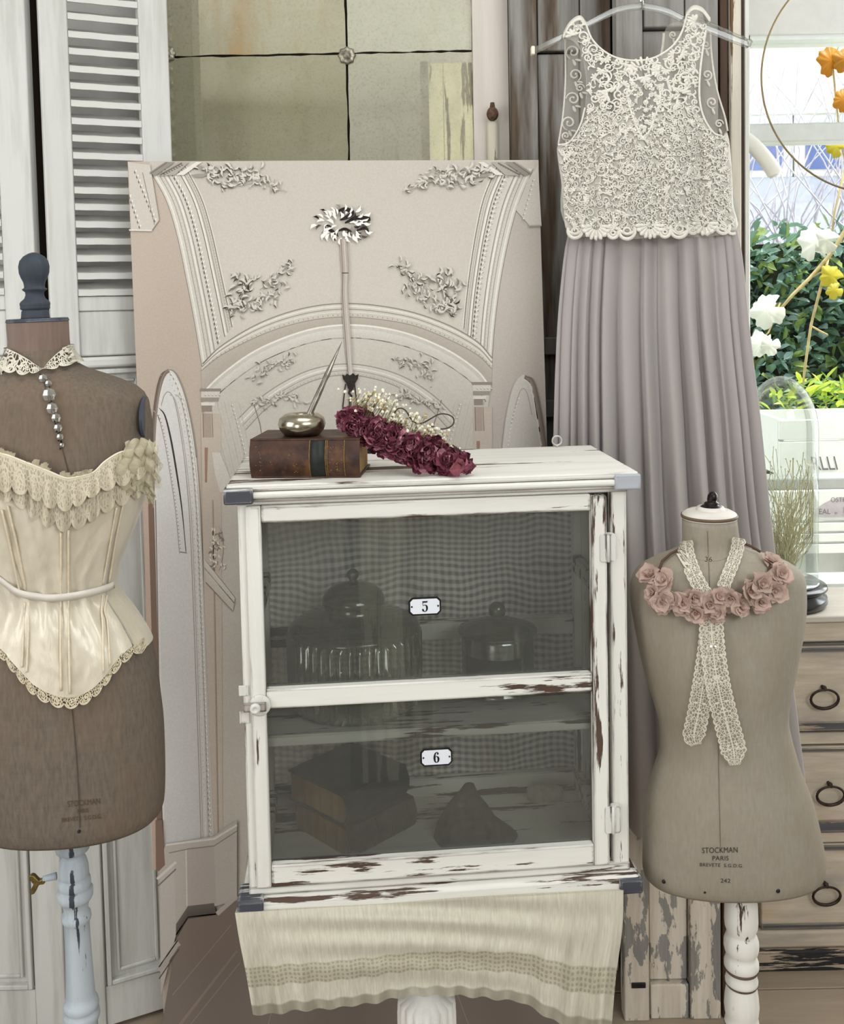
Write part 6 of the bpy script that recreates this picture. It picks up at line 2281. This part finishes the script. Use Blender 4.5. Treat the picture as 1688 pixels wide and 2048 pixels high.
def lace_band(pts, w_px, off, mb, flare=0.0):
    """double-scalloped ribbon: two halves meeting in the middle so both edges get scallops"""
    L = cm2(pts, 10)
    n = len(L)
    for sgn in (-1, 1):
        top, bot = [], []
        for i in range(n):
            a, b = L[max(i - 1, 0)], L[min(i + 1, n - 1)]
            dx, dy = b[0] - a[0], b[1] - a[1]
            l = math.hypot(dx, dy)
            u = i / (n - 1)
            ww = (w_px(u) if callable(w_px) else w_px) / 2
            top.append(L[i])
            bot.append((L[i][0] - sgn * dy / l * ww, L[i][1] + sgn * dx / l * ww))
        s = TRf.strip(top, bot, lambda u, v: off(u) if callable(off) else off, 3)
        mb.add(s.v, s.f)
        base_ = len(mb.f) - len(s.f)
        for k, c in s.uv.items(): mb.uv[base_ + k] = c
    return mb

m = MB()
lace_band([(1370, 1082), (1374, 1110), (1384, 1140), (1398, 1168), (1412, 1192)], 32, .009, m)
m.build('neck_band', M_LACE4, ls, smooth=True)
m = MB()
lace_band([(1478, 1076), (1474, 1100), (1466, 1125), (1456, 1150), (1446, 1176)], 27, .009, m)
m.build('neck_band', M_LACE4, ls, smooth=True)
m = MB()
lace_band([(1420, 1240), (1416, 1300), (1406, 1370), (1396, 1430), (1388, 1470), (1392, 1490)], lambda u: 42 - 26 * max(0, (u - .82) / .18) + 6 * u, .006, m)
m.build('tail', M_LACE4, ls, smooth=True)
m = MB()
lace_band([(1422, 1238), (1426, 1300), (1436, 1370), (1452, 1440), (1466, 1495), (1470, 1530)], lambda u: 50 + 4 * u - 34 * max(0, (u - .84) / .16), .010, m)
m.build('tail', M_LACE4, ls, smooth=True)
M_PEARL = plain('pearl', (244, 240, 232), .15, var=.02, spec=.8)
for x, r in ((1422, .0026), (1431, .002)):
    m = MB()
    m.ball(TRf.on(x, 1293, .0125), r, 12, 8)
    m.build('pearl', M_PEARL, ls, smooth=True)
# ------------------------------------------------------------------ hanging dress
YDR = 1.93
drs = thing('dress', 'lavender bridesmaid dress with an ivory lace bodice hanging on the clear hanger', 'dress', P(1330, 1640, YDR))
rg = random.Random(31)


def DD(x, y, lift=0.0):
    """front of the bodice at a picture point"""
    k = (x - 1292) / 190.0
    bul = 0.060 * max(0.0, 1 - k * k) * (0.35 + 0.65 * min(1, max(0, (y - 60) / 220)))
    fold = (0.005 * math.sin(x * 0.075 + 0.6) - 0.014 * math.exp(-((x - 1186) / 11) ** 2) - 0.012 * math.exp(-((x - 1398) / 10) ** 2) - 0.007 * math.exp(-((x - 1262) / 8) ** 2)) * min(1, max(0, (y - 200) / 120))
    return P(x, y, YDR - 0.022 - bul - fold - lift)


def DB(x, y, lift=0.0):
    k = (x - 1292) / 190.0
    return P(x, y, YDR + 0.012 + 0.03 * max(0, 1 - k * k) - lift)


def fill(poly, fn, mat, name, step=7.0, lift=0.0, solid=0.0012, smooth=True):
    """sheet filling a picture outline, following fn"""
    import mathutils
    xs = [p[0] for p in poly]; ys = [p[1] for p in poly]
    pts = [Vector((x, y)) for x, y in poly]

    def inside(x, y):
        c = False
        j = len(poly) - 1
        for i in range(len(poly)):
            xi, yi = poly[i]; xj, yj = poly[j]
            if (yi > y) != (yj > y) and x < (xj - xi) * (y - yi) / (yj - yi) + xi: c = not c
            j = i
        return c

    def dist(x, y):
        return min((px - x) ** 2 + (py - y) ** 2 for px, py in poly)
    n = len(pts)
    x = min(xs)
    row = 0
    y = min(ys)
    while y < max(ys):
        x = min(xs) + (step / 2 if row % 2 else 0)
        while x < max(xs):
            if inside(x, y) and dist(x, y) > (step * .5) ** 2: pts.append(Vector((x, y)))
            x += step
        y += step * .87
        row += 1
    v, e, f, _, _, _ = mathutils.geometry.delaunay_2d_cdt(pts, [(i, (i + 1) % n) for i in range(n)], [], 1, 1e-4)
    m = MB()
    m.add([fn(q.x, q.y, lift) for q in v], [tuple(t_) for t_ in f])
    return m.build(name, mat, drs, smooth=smooth, solid=solid)


def dense(pts, closed=True, n=6):
    return cm2(pts, n, closed)

OUT = dense([(1130, 74), (1140, 52), (1158, 38), (1172, 50), (1184, 78), (1205, 100), (1232, 115), (1265, 121), (1300, 118), (1330, 104), (1352, 84), (1366, 58), (1374, 28), (1388, 18), (1404, 28), (1412, 60), (1404, 110), (1399, 160), (1400, 205), (1410, 240), (1428, 266), (1444, 272), (1454, 262), (1460, 300), (1464, 360), (1466, 410), (1472, 462),
             (1440, 470), (1400, 474), (1350, 472), (1300, 476), (1250, 478), (1200, 472), (1160, 474), (1136, 472), (1128, 420), (1122, 360), (1116, 320), (1115, 288), (1126, 292), (1136, 286), (1150, 270), (1162, 246), (1170, 215), (1172, 160), (1164, 110), (1148, 84)], True, 4)
LIN = dense([(1172, 238), (1180, 222), (1205, 219), (1232, 224), (1246, 208), (1256, 190), (1262, 205), (1274, 240), (1289, 276), (1300, 254), (1312, 220), (1324, 200), (1342, 206), (1366, 205), (1386, 218), (1402, 236), (1424, 266), (1444, 274), (1454, 266), (1460, 300), (1464, 360), (1466, 410), (1472, 458), (1400, 462), (1300, 464), (1200, 462), (1137, 462), (1128, 420), (1122, 360), (1116, 320), (1116, 292), (1138, 288), (1160, 258)], True, 4)
SIDE_L = dense([(1128, 74), (1142, 66), (1158, 90), (1172, 140), (1173, 200), (1164, 246), (1150, 272), (1132, 290), (1117, 288), (1126, 230), (1131, 160)], True, 5)
BACK = dense([(1328, 68), (1340, 48), (1372, 42), (1412, 30), (1420, 60), (1424, 120), (1434, 180), (1450, 235), (1454, 262), (1440, 272), (1424, 262), (1406, 222), (1398, 170), (1398, 110), (1380, 100), (1350, 112), (1334, 116), (1322, 112)], True, 5)

t = NT('ivory_lining', .8, 0, .2)
n_ = t.noise(t.coord((90, 90, 60)), 1, 5, .6)
t.base(t.mix(t.step(n_, .3, .7), lin((218, 214, 204)), lin((196, 191, 180))))
t.bump(n_, .4, .003)
fill(LIN, DD, t.m, 'lining', 8)
t = NT('sheer_net', .9, 0, .1)
t.base(lin((206, 200, 188)))
t.alpha(.26)
M_NET = t.m
fill(OUT, DD, M_NET, 'net_overlay', 8, .0015, 0)
fill(SIDE_L, DB, M_NET, 'side_net', 8, 0, 0)
fill(BACK, DB, t.m, 'back_net', 8, 0, 0)
t = NT('back_lining', .85)
t.base(lin((196, 192, 182)))
fill(dense([(1140, 310), (1200, 290), (1290, 290), (1400, 286), (1446, 290), (1460, 360), (1468, 455), (1300, 458), (1140, 455), (1124, 360)], True, 5), DB, t.m, 'back_lining', 14)


def in_poly(poly, x, y):
    c = False
    j = len(poly) - 1
    for i in range(len(poly)):
        xi, yi = poly[i]; xj, yj = poly[j]
        if (yi > y) != (yj > y) and x < (xj - xi) * (y - yi) / (yj - yi) + xi: c = not c
        j = i
    return c


class Lace:
    """raised guipure motifs laid on a surface"""
    def __init__(s, fn, lift):
        s.m, s.fn, s.lift = MB(), fn, lift

    def line(s, pts, w_, taper=True, h=1.0):
        L = pts
        n = len(L)
        vs = []
        for i in range(n):
            a, b = L[max(i - 1, 0)], L[min(i + 1, n - 1)]
            dx, dy = b[0] - a[0], b[1] - a[1]
            l = math.hypot(dx, dy) or 1
            u = i / (n - 1)
            ww = w_ * (.35 + .65 * math.sin(PI * min(1, u * .9 + .08)) if taper else 1) / 2
            for q, hh in ((-1, 0), (-.5, .0016), (.5, .0016), (1, 0)):
                vs.append(s.fn(L[i][0] - dy / l * ww * q, L[i][1] + dx / l * ww * q, s.lift + hh * h))
        s.m.add(vs, [(i * 4 + j, (i + 1) * 4 + j, (i + 1) * 4 + j + 1, i * 4 + j + 1) for i in range(n - 1) for j in range(3)])

    def scroll(s, x, y, r, a0, hand, w_, turns=1.4):
        pts = []
        n = 18
        for i in range(n + 1):
            u = i / n
            a = a0 + hand * turns * 2 * PI * u
            q = r * (1 - .78 * u)
            pts.append((x + q * math.cos(a), y + q * math.sin(a)))
        s.line(pts, w_)
        s.bead(pts[-1][0], pts[-1][1], w_ * .62)
        return pts

    def bead(s, x, y, r, sx=1.0, ang=0.0):
        c = s.fn(x, y, s.lift + .0012)
        q = r / F_PX * YDR
        mtx = Matrix.Rotation(-ang, 4, 'Y')
        s.m.ball(c, q, 7, 4, sx, .6, 1, mtx)

    def petal(s, x, y, ln, wd, ang):
        s.line([(x + ln * u * math.cos(ang), y + ln * u * math.sin(ang)) for u in (0, .2, .45, .7, .9, 1)], wd, True, 1.6)

M_GUI = plain('guipure_lace', (217, 212, 200), .75, var=.05, scale=200)
M_PRL = plain('seed_pearl', (238, 232, 220), .3, var=.03, spec=.6)
LC = Lace(DD, .003)
# motifs across the bodice
tries = 0
placed = []
while tries < 14000 and len(placed) < 760:
    tries += 1
    x, y = rg.uniform(1116, 1470), rg.uniform(30, 455)
    low = in_poly(LIN, x, y)
    if not in_poly(OUT, x, y): continue
    r = rg.uniform(7, 14) if not low else rg.uniform(4.5, 10)
    key = (1256 < x < 1320 and 158 < y < 284)
    if key:
        if rg.random() < .8: continue
        r *= .5
    if any((x - a) ** 2 + (y - b) ** 2 < (.62 * (r + c)) ** 2 for a, b, c in placed): continue
    if any(not in_poly(OUT, x + r * .8 * math.cos(q), y + r * .8 * math.sin(q)) for q in (0, 1.57, 3.14, 4.71)): continue
    placed.append((x, y, r))
    k = rg.random()
    w_ = 3.8 if not low else 2.7
    if k < .52:
        LC.scroll(x, y, r, rg.uniform(0, 6.28), rg.choice([-1, 1]), w_, rg.uniform(1.0, 1.5))
    elif k < .78:
        n = rg.choice([4, 5, 6])
        a0 = rg.uniform(0, 6)
        for q in range(n):
            LC.petal(x, y, r * 1.05, r * .55, a0 + 2 * PI * q / n * .62)
    else:
        a0 = rg.uniform(0, 6)
        LC.line([(x + r * (u - .5) * 2 * math.cos(a0) + r * .4 * math.sin(u * 6) * math.sin(a0), y + r * (u - .5) * 2 * math.sin(a0) - r * .4 * math.sin(u * 6) * math.cos(a0)) for u in [i / 10 for i in range(11)]], w_)
        LC.petal(x, y, r, r * .4, a0 + 1.2)
        LC.petal(x, y, r, r * .4, a0 - 1.2)
# connecting bars of the lace
for i, (x, y, r) in enumerate(placed):
    ds = sorted(placed, key=lambda p: (p[0] - x) ** 2 + (p[1] - y) ** 2)[1:3]
    for a, b, c in ds:
        mx_, my_ = (x + a) / 2, (y + b) / 2
        if in_poly(OUT, mx_, my_):
            LC.line(cm2([(x, y), (mx_ + rg.uniform(-3, 3), my_ + rg.uniform(-3, 3)), (a, b)], 3), 1.8, False, .6)
# big symmetrical scrolls below the neckline
for s in (-1, 1):
    X = lambda v: 1288 + s * v
    LC.scroll(X(26), 142, 15, 0.5 if s > 0 else 2.6, -s, 5, 1.2)
    LC.scroll(X(52), 126, 13, 0.5 if s > 0 else 2.6, s, 4.6, 1.2)
    LC.scroll(X(82), 160, 18, 0.5 if s > 0 else 2.6, -s, 5, 1.3)
    for q in range(5):
        LC.petal(X(48 + 7 * q), 166 + 5 * q, 18, 7, (0.5 if s > 0 else PI - .5) - s * .35 * (q - 2))
    for q in range(4):
        LC.petal(X(4 + 6 * q), 128 + 3 * q, 15, 6, -PI / 2 + s * (.2 + .3 * q))
    for q in range(9):
        LC.bead(X(33 - 3.5 * q + 1), 188 + 10 * q, 2.4)
        LC.bead(X(40 - 3.5 * q + 1), 190 + 10 * q, 2.0)
    LC.line(cm2([(X(30), 168), (X(32), 200), (X(16), 250), (X(1), 280)], 8), 4.5, False)
# neck and armhole bindings
LC.line(cm2([(1172, 50), (1184, 78), (1205, 100), (1232, 115), (1265, 121), (1300, 118), (1330, 104), (1352, 84), (1366, 58), (1374, 28)], 8), 4, False)
LC.line(cm2([(1412, 60), (1404, 110), (1399, 160), (1400, 205), (1410, 240), (1428, 266), (1444, 272)], 8), 4, False)
LC.line(cm2([(1116, 290), (1136, 286), (1150, 270), (1162, 246), (1170, 215)], 8), 3.6, False)
# waist edge: fans of pearl petals and ringed scallops
for cx_, cy_, n, R_ in ((1192, 452, 9, 25), (1300, 450, 9, 24), (1410, 446, 8, 22)):
    for q in range(n):
        a = PI * (.02 + .96 * q / (n - 1))
        x, y = cx_ + R_ * math.cos(a), cy_ + R_ * .95 * math.sin(a)
        LC.petal(cx_ + 8 * math.cos(a), cy_ + 8 * math.sin(a), R_ - 4, 8, a)
        LC.bead(x, y, 4.0, 1.5, a)
    for q in range(8): LC.bead(cx_ + 6 * math.cos(q * .8), cy_ - 4 + 6 * math.sin(q * .8), 2.2)
for cx_, cy_, R_ in ((1150, 462, 14), (1254, 462, 16), (1358, 458, 17), (1446, 454, 13), (1226, 466, 10), (1330, 464, 10), (1386, 458, 9)):
    LC.line([(cx_ + R_ * math.cos(a), cy_ + R_ * math.sin(a)) for a in [PI * (-.15 + 1.3 * k / 20) for k in range(21)]], 7, False, 1.4)
    LC.line([(cx_ + R_ * .45 * math.cos(a), cy_ + R_ * .4 * math.sin(a)) for a in [2 * PI * k / 14 for k in range(15)]], 4.5, False, 1.2)
LC.line([(1136 + 336 * u, 462 + 6 * math.sin(u * 40)) for u in [i / 60 for i in range(61)]], 6, False)
for cx_, cy_ in ((1204, 338), (1258, 338), (1340, 330), (1385, 345), (1165, 398)):
    LC.scroll(cx_, cy_, 16, rg.uniform(0, 6), rg.choice([-1, 1]), 4.4, 1.5)
LC.m.build('lace_motifs', M_GUI, drs, smooth=True)
PB = Lace(DD, .0045)
for k in range(150):
    x, y, r = rg.choice(placed)
    PB.bead(x + rg.uniform(-r, r), y + rg.uniform(-r, r), rg.uniform(1.2, 2.4))
PB.m.build('seed_pearls', M_PRL, drs, smooth=True, kind='stuff')
LB_ = Lace(DB, .002)
for x, y, r, a, h in ((1146, 104, 15, 2.0, 1), (1150, 150, 13, 1.0, -1), (1146, 198, 14, 3.2, 1), (1138, 246, 15, 1.8, 1), (1160, 176, 9, 0, -1), (1132, 272, 9, 1, 1)):
    LB_.scroll(x, y, r, a, h, 4.2, 1.3)
    LB_.petal(x, y + r, 13, 6, 1.2)
    LB_.petal(x + 4, y + r, 12, 5, .2)
LB_.line(cm2([(1130, 76), (1131, 160), (1126, 230), (1117, 288)], 8), 3.4, False)
LB_.m.build('side_lace', M_GUI, drs, smooth=True)
LB_ = Lace(DB, .002)
for x, y, r, a, h in ((1412, 90, 10, 0, 1), (1414, 150, 11, 2, -1), (1424, 205, 12, 1, 1), (1438, 248, 9, 0, -1), (1346, 70, 8, 1, 1), (1360, 94, 7, 2, -1)):
    LB_.scroll(x, y, r, a, h, 4.2, 1.3)
    LB_.petal(x, y + r, 13, 6, 1.2)
LB_.line(cm2([(1420, 60), (1424, 120), (1434, 180), (1450, 235), (1455, 262)], 8), 4, False)
LB_.line(cm2([(1328, 66), (1326, 90), (1322, 112)], 6), 5, False)
LB_.m.build('back_lace', M_GUI, drs, smooth=True)
# shoulder folds over the hanger
sf = MB()
for pts in ([(1126, 76), (1140, 52), (1160, 40), (1174, 56)], [(1372, 34), (1386, 20), (1404, 24), (1420, 44)]):
    L = cm2(pts, 8)
    rings = [[P(x, y, YDR - .03 + .07 * v) + Vector((0, 0, .008 * math.sin(PI * v))) for v in (0, .2, .4, .6, .8, 1)] for x, y in L]
    sf.loft(rings, False)
sf.build('shoulder_fold', M_GUI, drs, smooth=True, solid=.002)

# skirt
skL = [(466, 1136), (500, 1128), (560, 1121), (640, 1114), (740, 1109), (830, 1106), (1000, 1101), (1200, 1096), (1400, 1092), (1660, 1088)]
skR = [(466, 1474), (500, 1481), (560, 1488), (640, 1495), (740, 1506), (830, 1517), (1000, 1534), (1100, 1546), (1200, 1560), (1400, 1589), (1660, 1624)]
NA, NZ = 520, 44
pl_a = []
a = 0.0
rgs = random.Random(77)
while a < 2 * PI:
    pl_a.append((a, rgs.uniform(.45, 1.25), rgs.choice([.14, .2, .3, .5, .7, .8, .86])))
    a += rgs.uniform(.10, .30) * (1.3 if rgs.random() < .25 else 1)


def pleat(th):
    for i in range(len(pl_a)):
        a0, h, pk = pl_a[i]
        a1 = pl_a[i + 1][0] if i + 1 < len(pl_a) else 2 * PI
        if a0 <= th < a1:
            u = (th - a0) / (a1 - a0)
            q = u / pk if u < pk else (1 - u) / (1 - pk)
            return h * math.sin(PI / 2 * q) ** 0.8
    return 0

PLT = [pleat(2 * PI * k / NA) for k in range(NA)]
mb = MB()
rings = []
for j in range(NZ + 1):
    v = j / NZ
    y = 466 + (1640 - 466) * v
    l, r = interp(skL, y), interp(skR, y)
    cpt = P((l + r) / 2, y - 12 * v, YDR)
    ha = (r - l) / 2 / F_PX * YDR
    hb = .050 + .036 * min(1, v * 1.6)
    amp = .010 + .036 * min(1, v * 2.2) ** .8
    ring = []
    for k in range(NA):
        th = 2 * PI * k / NA
        d = amp * (PLT[k] - .85) + .002 * mnoise.noise((th * 3, v * 5, 1.0)) * v
        x_ = ha * math.copysign(abs(math.sin(th)) ** .85, math.sin(th))
        y_ = -hb * math.copysign(abs(math.cos(th)) ** .7, math.cos(th))
        ring.append(cpt + Vector((x_ + d * .35 * math.sin(th), y_ - d * math.cos(th) * 1.0, .0)))
    rings.append(ring)
mb.loft(rings, True)
t = NT('lavender_chiffon', .75, 0, .2)
n_ = t.noise(t.coord((3, 3, 1)), 1, 3)
t.base(t.mix(n_, lin((180, 172, 168)), lin((166, 158, 155))))
t.b.inputs['Sheen Weight'].default_value = .25
tl_ = t.n('ShaderNodeBsdfTranslucent', Color=lin((196, 182, 180)))
mx_ = t.n('ShaderNodeMixShader', i0=.14, i1=t.b.outputs[0], i2=tl_.outputs[0])
t.t.links.new(mx_.outputs[0], t.out.inputs[0])
mb.build('skirt', t.m, drs, smooth=True)

# clear hanger
hg_ = thing('clear_hanger', 'clear acrylic coat hanger carrying the lace dress', 'hanger', P(1283, 20, 1.92))
M_ACR = glass('acrylic', (236, 236, 232), .05, .08, .10, (214, 212, 204), .6)
YHK = 1.925
m = MB()
for pts, w0 in (([(1064, 104), (1120, 76), (1180, 46), (1235, 20), (1283, 12)], 12), ([(1283, 12), (1330, 22), (1378, 44), (1440, 68), (1496, 90)], 12)):
    L = cm2(pts, 8)
    rings = []
    for x, y in L:
        c = P(x, y, YHK)
        h_, d_ = w0 / 2 / F_PX * YHK, .006
        rings.append([c + Vector((0, -d_, -h_)), c + Vector((0, d_, -h_)), c + Vector((0, d_, h_)), c + Vector((0, -d_, h_))])
    m.loft(rings, True, True, True)
m.build('arms', M_ACR, hg_, bevel=.0015)
m = MB()
c = P(1066, 103, YHK)
m.box(c.x - .004, c.x + .003, YHK - .008, YHK + .008, c.z - .007, c.z + .009)
m.build('end_cap', plain('frosted_end', (236, 226, 204), .4), hg_, bevel=.002)
m = MB()
for (x0, y0), (x1, y1) in (((1400, 38), (1494, 80)),):
    L = [(x0 + (x1 - x0) * i / 10, y0 + (y1 - y0) * i / 10) for i in range(11)]
    m.tube([P(x, y, YHK - .004) for x, y in L], [.0025 if i % 3 else .0042 for i in range(11)], 8)
m.ball(P(1497, 86, YHK), .008, 12, 8)
m.build('upper_bar', M_ACR, hg_, smooth=True)
m = MB()
hk0 = P(1283, 10, YHK)
hpts = [hk0, hk0 + Vector((0, 0, .03))]
top_z = HOOKP.z + .014
hpts += [Vector((hk0.x, YHK, top_z - .012))] + [Vector((hk0.x + .012 - .012 * math.cos(a), YHK, top_z - .012 + .012 * math.sin(a))) for a in [PI * k / 8 for k in range(1, 9)]] + [Vector((hk0.x + .024, YHK, top_z - .024))]
m.tube(hpts, .0017, 8)
m.lathe([(.0042, 0), (.0042, .012), (.003, .016)], 12, hk0)
m.build('hook', plain('chrome', (210, 208, 202), .12, 1.0, var=.02), hg_, smooth=True)

# white padded hanger half hidden behind the door frame
wh = thing('white_hanger', 'white rounded coat hanger arm showing beside the window frame', 'hanger', P(1430, 240, 2.44))
m = MB()
L = cm2([(1330, 310), (1380, 262), (1430, 250), (1470, 266), (1500, 286), (1526, 312), (1546, 340), (1552, 352)], 8)
pts = [P(x, y, 2.44) for x, y in L]
m.tube(pts, [.0185 * (1 if 2 < i < len(L) - 3 else .8) for i in range(len(L))], 14, True)
m.build('bar', plain('hanger_white', (214, 212, 202), .5, var=.02), wh, smooth=True)
m = MB()
c = P(1430, 250, 2.44)
m.tube([c, c + Vector((0, 0, .08))] + [c + Vector((.016 - .016 * math.cos(a), 0, .08 + .016 * math.sin(a))) for a in [PI * k / 8 for k in range(1, 11)]], .0018, 8)
m.build('hook', M_IRON, wh, smooth=True)
m = MB()
m.tube([c + Vector((.016, .07, .0965)), c + Vector((.016, -.006, .0965))], .0022, 8)
m.build('nail', M_IRON, None, smooth=True)
nl = [o for o in C.objects if o.name.startswith('nail')][0]
tag(nl, 'small nail in the wall holding the white hanger, behind the door frame', 'nail')

# wire hoop hanging in the window
hp = thing('wire_hoop', 'large thin brass wire hoop hanging in front of the window', 'hoop', P(1757, 150, 2.1))
m = MB()
hc = P(1757, 150, 2.1)
hr = 231 / F_PX * 2.1
m.tube([hc + Vector((hr * math.cos(2 * PI * k / 96), 0, hr * math.sin(2 * PI * k / 96))) for k in range(97)], .0021, 8, False)
m.build('ring', plain('hoop_brass', (128, 112, 82), .4, .6), hp, smooth=True)
m = MB()
m.tube([hc + Vector((0, 0, hr)), Vector((hc.x, 2.1, RZ))], .0006, 5)
m.build('thread', plain('clear_thread', (210, 208, 200), .6), hp)

# ------------------------------------------------------------------ chest of drawers
YCH = 2.25
cx0, cx1 = P(1503, 1600, YCH).x, P(1503, 1600, YCH).x + .86
zq = lambda py: P(1620, py, YCH).z
chs = thing('chest_of_drawers', 'weathered wooden chest of drawers with iron ring pulls under the window', 'chest', ((cx0 + cx1) / 2, YCH + .1, 0))
DCH = .215
M_CH = wood('limed_pine', (200, 184, 160), (168, 150, 126), 'x', .7, .7, c3=(182, 160, 132))
t = NT('chest_front', .75)
g_ = t.noise(t.coord((5, 40, 40)), 1, 6, .65)
b_ = t.noise(t.coord((2.2, 9, 9)), 1, 5, .65)
c_ = t.mix(t.step(g_, .3, .7), lin((204, 190, 170)), lin((172, 157, 137)))
c_ = t.mix(t.math('MULTIPLY', t.step(b_, .5, .66), .75), c_, lin((160, 150, 142)))
c_ = t.mix(t.math('MULTIPLY', t.step(b_, .44, .34), .6), c_, lin((192, 156, 108)))
t.base(c_)
t.bump(g_, .3, .0015)
M_CHF = t.m
M_CHD = worn('dark_chipped', (84, 84, 86), (186, 168, 144), 'x', .47, edge=.6, dirt=(52, 52, 54), dirtiness=.8)
z_t, z_t2 = zq(1230), zq(1243)
MB().box(cx0 - .012, cx1 + .012, YCH - .012, YCH + DCH, z_t2, z_t).build('top', wood('pale_top', (196, 188, 176), (172, 164, 152), 'x', .6, .4), chs, bevel=.003)
MB().box(cx0, cx1, YCH + .016, YCH + DCH, .03, z_t2 - .0004).build('carcass', M_CH, chs, bevel=.002)
MB().box(cx0 - .004, cx1 + .004, YCH - .002, YCH + .0155, zq(1284), z_t2 - .0004).build('top_rail', M_CHF, chs, bevel=.004)
MB().box(cx0 + .002, cx1 - .002, YCH + .009, YCH + .0155, zq(1292), zq(1285)).build('dark_line', M_CHD, chs)
M_RINGP = plain('iron_ring', (62, 50, 46), .5, .6, var=.3, scale=100)
for (a, b, c, d), (hx, hy) in (((1293, 1303, 1443, 1462), (1648, 1397)), ((1493, 1503, 1640, 1664), (1660, 1590)), ((1688, 1700, 1845, 1856), (1652, 1790))):
    f = MB().box(cx0 + .022, cx1 - .022, YCH - .001, YCH + .0155, zq(d) + .001, zq(a) - .001).build('drawer', M_CHF, chs, bevel=.003)
    MB().box(cx0 + .022, cx1 - .022, YCH - .005, YCH - .0012, zq(b), zq(a) - .002).build('edge_strip', M_CHD, f, bevel=.001)
    MB().box(cx0 + .022, cx1 - .022, YCH - .005, YCH - .0012, zq(d) + .002, zq(c)).build('edge_strip', M_CHD, f, bevel=.001)
    for k in range(2):
        h = P(hx, hy, YCH - .012)
        if k: h.x += .34
        r_ = 26 / F_PX * YCH
        m = MB()
        n = 28
        m.tube([h + Vector((r_ * 1.08 * math.sin(2 * PI * q / n), -.004 - .002 * math.cos(2 * PI * q / n), r_ * .78 * math.cos(2 * PI * q / n))) for q in range(n + 1)], [.0026 + .0012 * (1 - math.cos(2 * PI * q / n)) / 2 for q in range(n + 1)], 8, False)
        m.build('ring_pull', M_RINGP, f, smooth=True)
        m = MB()
        e = h + Vector((0, 0, r_ * .82))
        m.ball(e, .0062, 10, 8)
        m.tube([e + Vector((0, .012, 0)), e + Vector((0, -.008, 0))], .004, 10)
        m.build('boss', M_RINGP, f, smooth=True)
for a, b in ((1466, 1489), (1667, 1686)):
    MB().box(cx0 - .002, cx1 + .002, YCH + .0, YCH + .0155, zq(b), zq(a)).build('rail', M_CHF, chs, bevel=.002)
MB().box(cx0 - .006, cx1 + .006, YCH - .008, YCH + .0155, zq(1892), zq(1858)).build('base_moulding', M_CHF, chs, bevel=.006)
MB().box(cx0 - .010, cx1 + .010, YCH - .014, YCH + .0155, 0.0, zq(1894)).build('plinth', worn('plinth_dark', (180, 162, 140), (48, 46, 48), 'x', .465, edge=.35, dirtiness=.5, dirt=(120, 104, 88)), chs, bevel=.004)
MB().box(cx0 + .01, cx1 - .01, YCH + .016, YCH + DCH, 0.0, .0299).build('base', M_CHD, chs)

# ------------------------------------------------------------------ glass cloche with dried grass
YG = 2.345
gc = P(1562, 1200, YG)
clo = thing('glass_cloche', 'tall glass dome on a black turned base standing on the chest', 'cloche', (gc.x, YG, z_t))
gz = lambda py: P(1562, py, YG).z
rG = 71 / F_PX * YG
zb0 = z_t + .0004
MB().lathe([(.098, zb0), (.104, zb0 + .010), (.103, zb0 + .022), (.092, zb0 + .030), (.094, zb0 + .036), (.104, zb0 + .042), (.102, zb0 + .048), (rG + .004, zb0 + .052)], 56, (gc.x, YG, 0)).build('base', plain('black_lacquer', (24, 23, 24), .22, var=.05, spec=.6), clo, smooth=True)
zs_ = zb0 + .0525
pts = [(rG, zs_), (rG, gz(862))]
for k in range(1, 13):
    a = PI / 2 * k / 12
    pts.append((max(rG * math.cos(a), .0006), gz(862) + (gz(752) - gz(862)) * math.sin(a)))
MB().lathe(pts, 64, (gc.x, YG, 0), caps=False).build('dome', glass('cloche_glass', (244, 247, 245), .015, .01, .05, (206, 214, 208), .45), clo, smooth=True)
MB().lathe([(rG + .0028, zs_), (rG + .0034, zs_ + .003), (rG + .0012, zs_ + .006)], 64, (gc.x, YG, 0)).build('rim', glass('rim_glass', (220, 230, 226), .25, .02, .3, (226, 232, 228)), clo, smooth=True)
rg = random.Random(9)
m = MB()
for k in range(150):
    a, r_ = rg.uniform(0, 2 * PI), rg.uniform(0, .03)
    p = Vector((gc.x + r_ * math.cos(a), YG + r_ * math.sin(a), zs_ - .002))
    d = Vector((rg.uniform(-.35, .3), rg.uniform(-.3, .3), 1))
    pts = [p]
    n = rg.randint(5, 9)
    for i in range(n):
        d += Vector((rg.uniform(-.35, .35), rg.uniform(-.3, .3), rg.uniform(-.05, .05)))
        q = pts[-1] + d.normalized() * rg.uniform(.02, .05)
        rr_ = math.hypot(q.x - gc.x, q.y - YG)
        if rr_ > rG * .86:
            q.x = gc.x + (q.x - gc.x) * rG * .86 / rr_
            q.y = YG + (q.y - YG) * rG * .86 / rr_
        if q.z > gz(840): break
        pts.append(q)
    if len(pts) > 2: m.tube(pts, .0009, 4, False)
    for q in pts[2:]:
        m.ball(q, rg.uniform(.001, .0024), 5, 3)
gr = m.build('dried_grass', plain('pale_dried_grass', (206, 196, 156), .85, var=.12, scale=60), None, smooth=True, kind='stuff')
tag(gr, 'wispy pale dried grass standing inside the glass dome', 'dried grass')
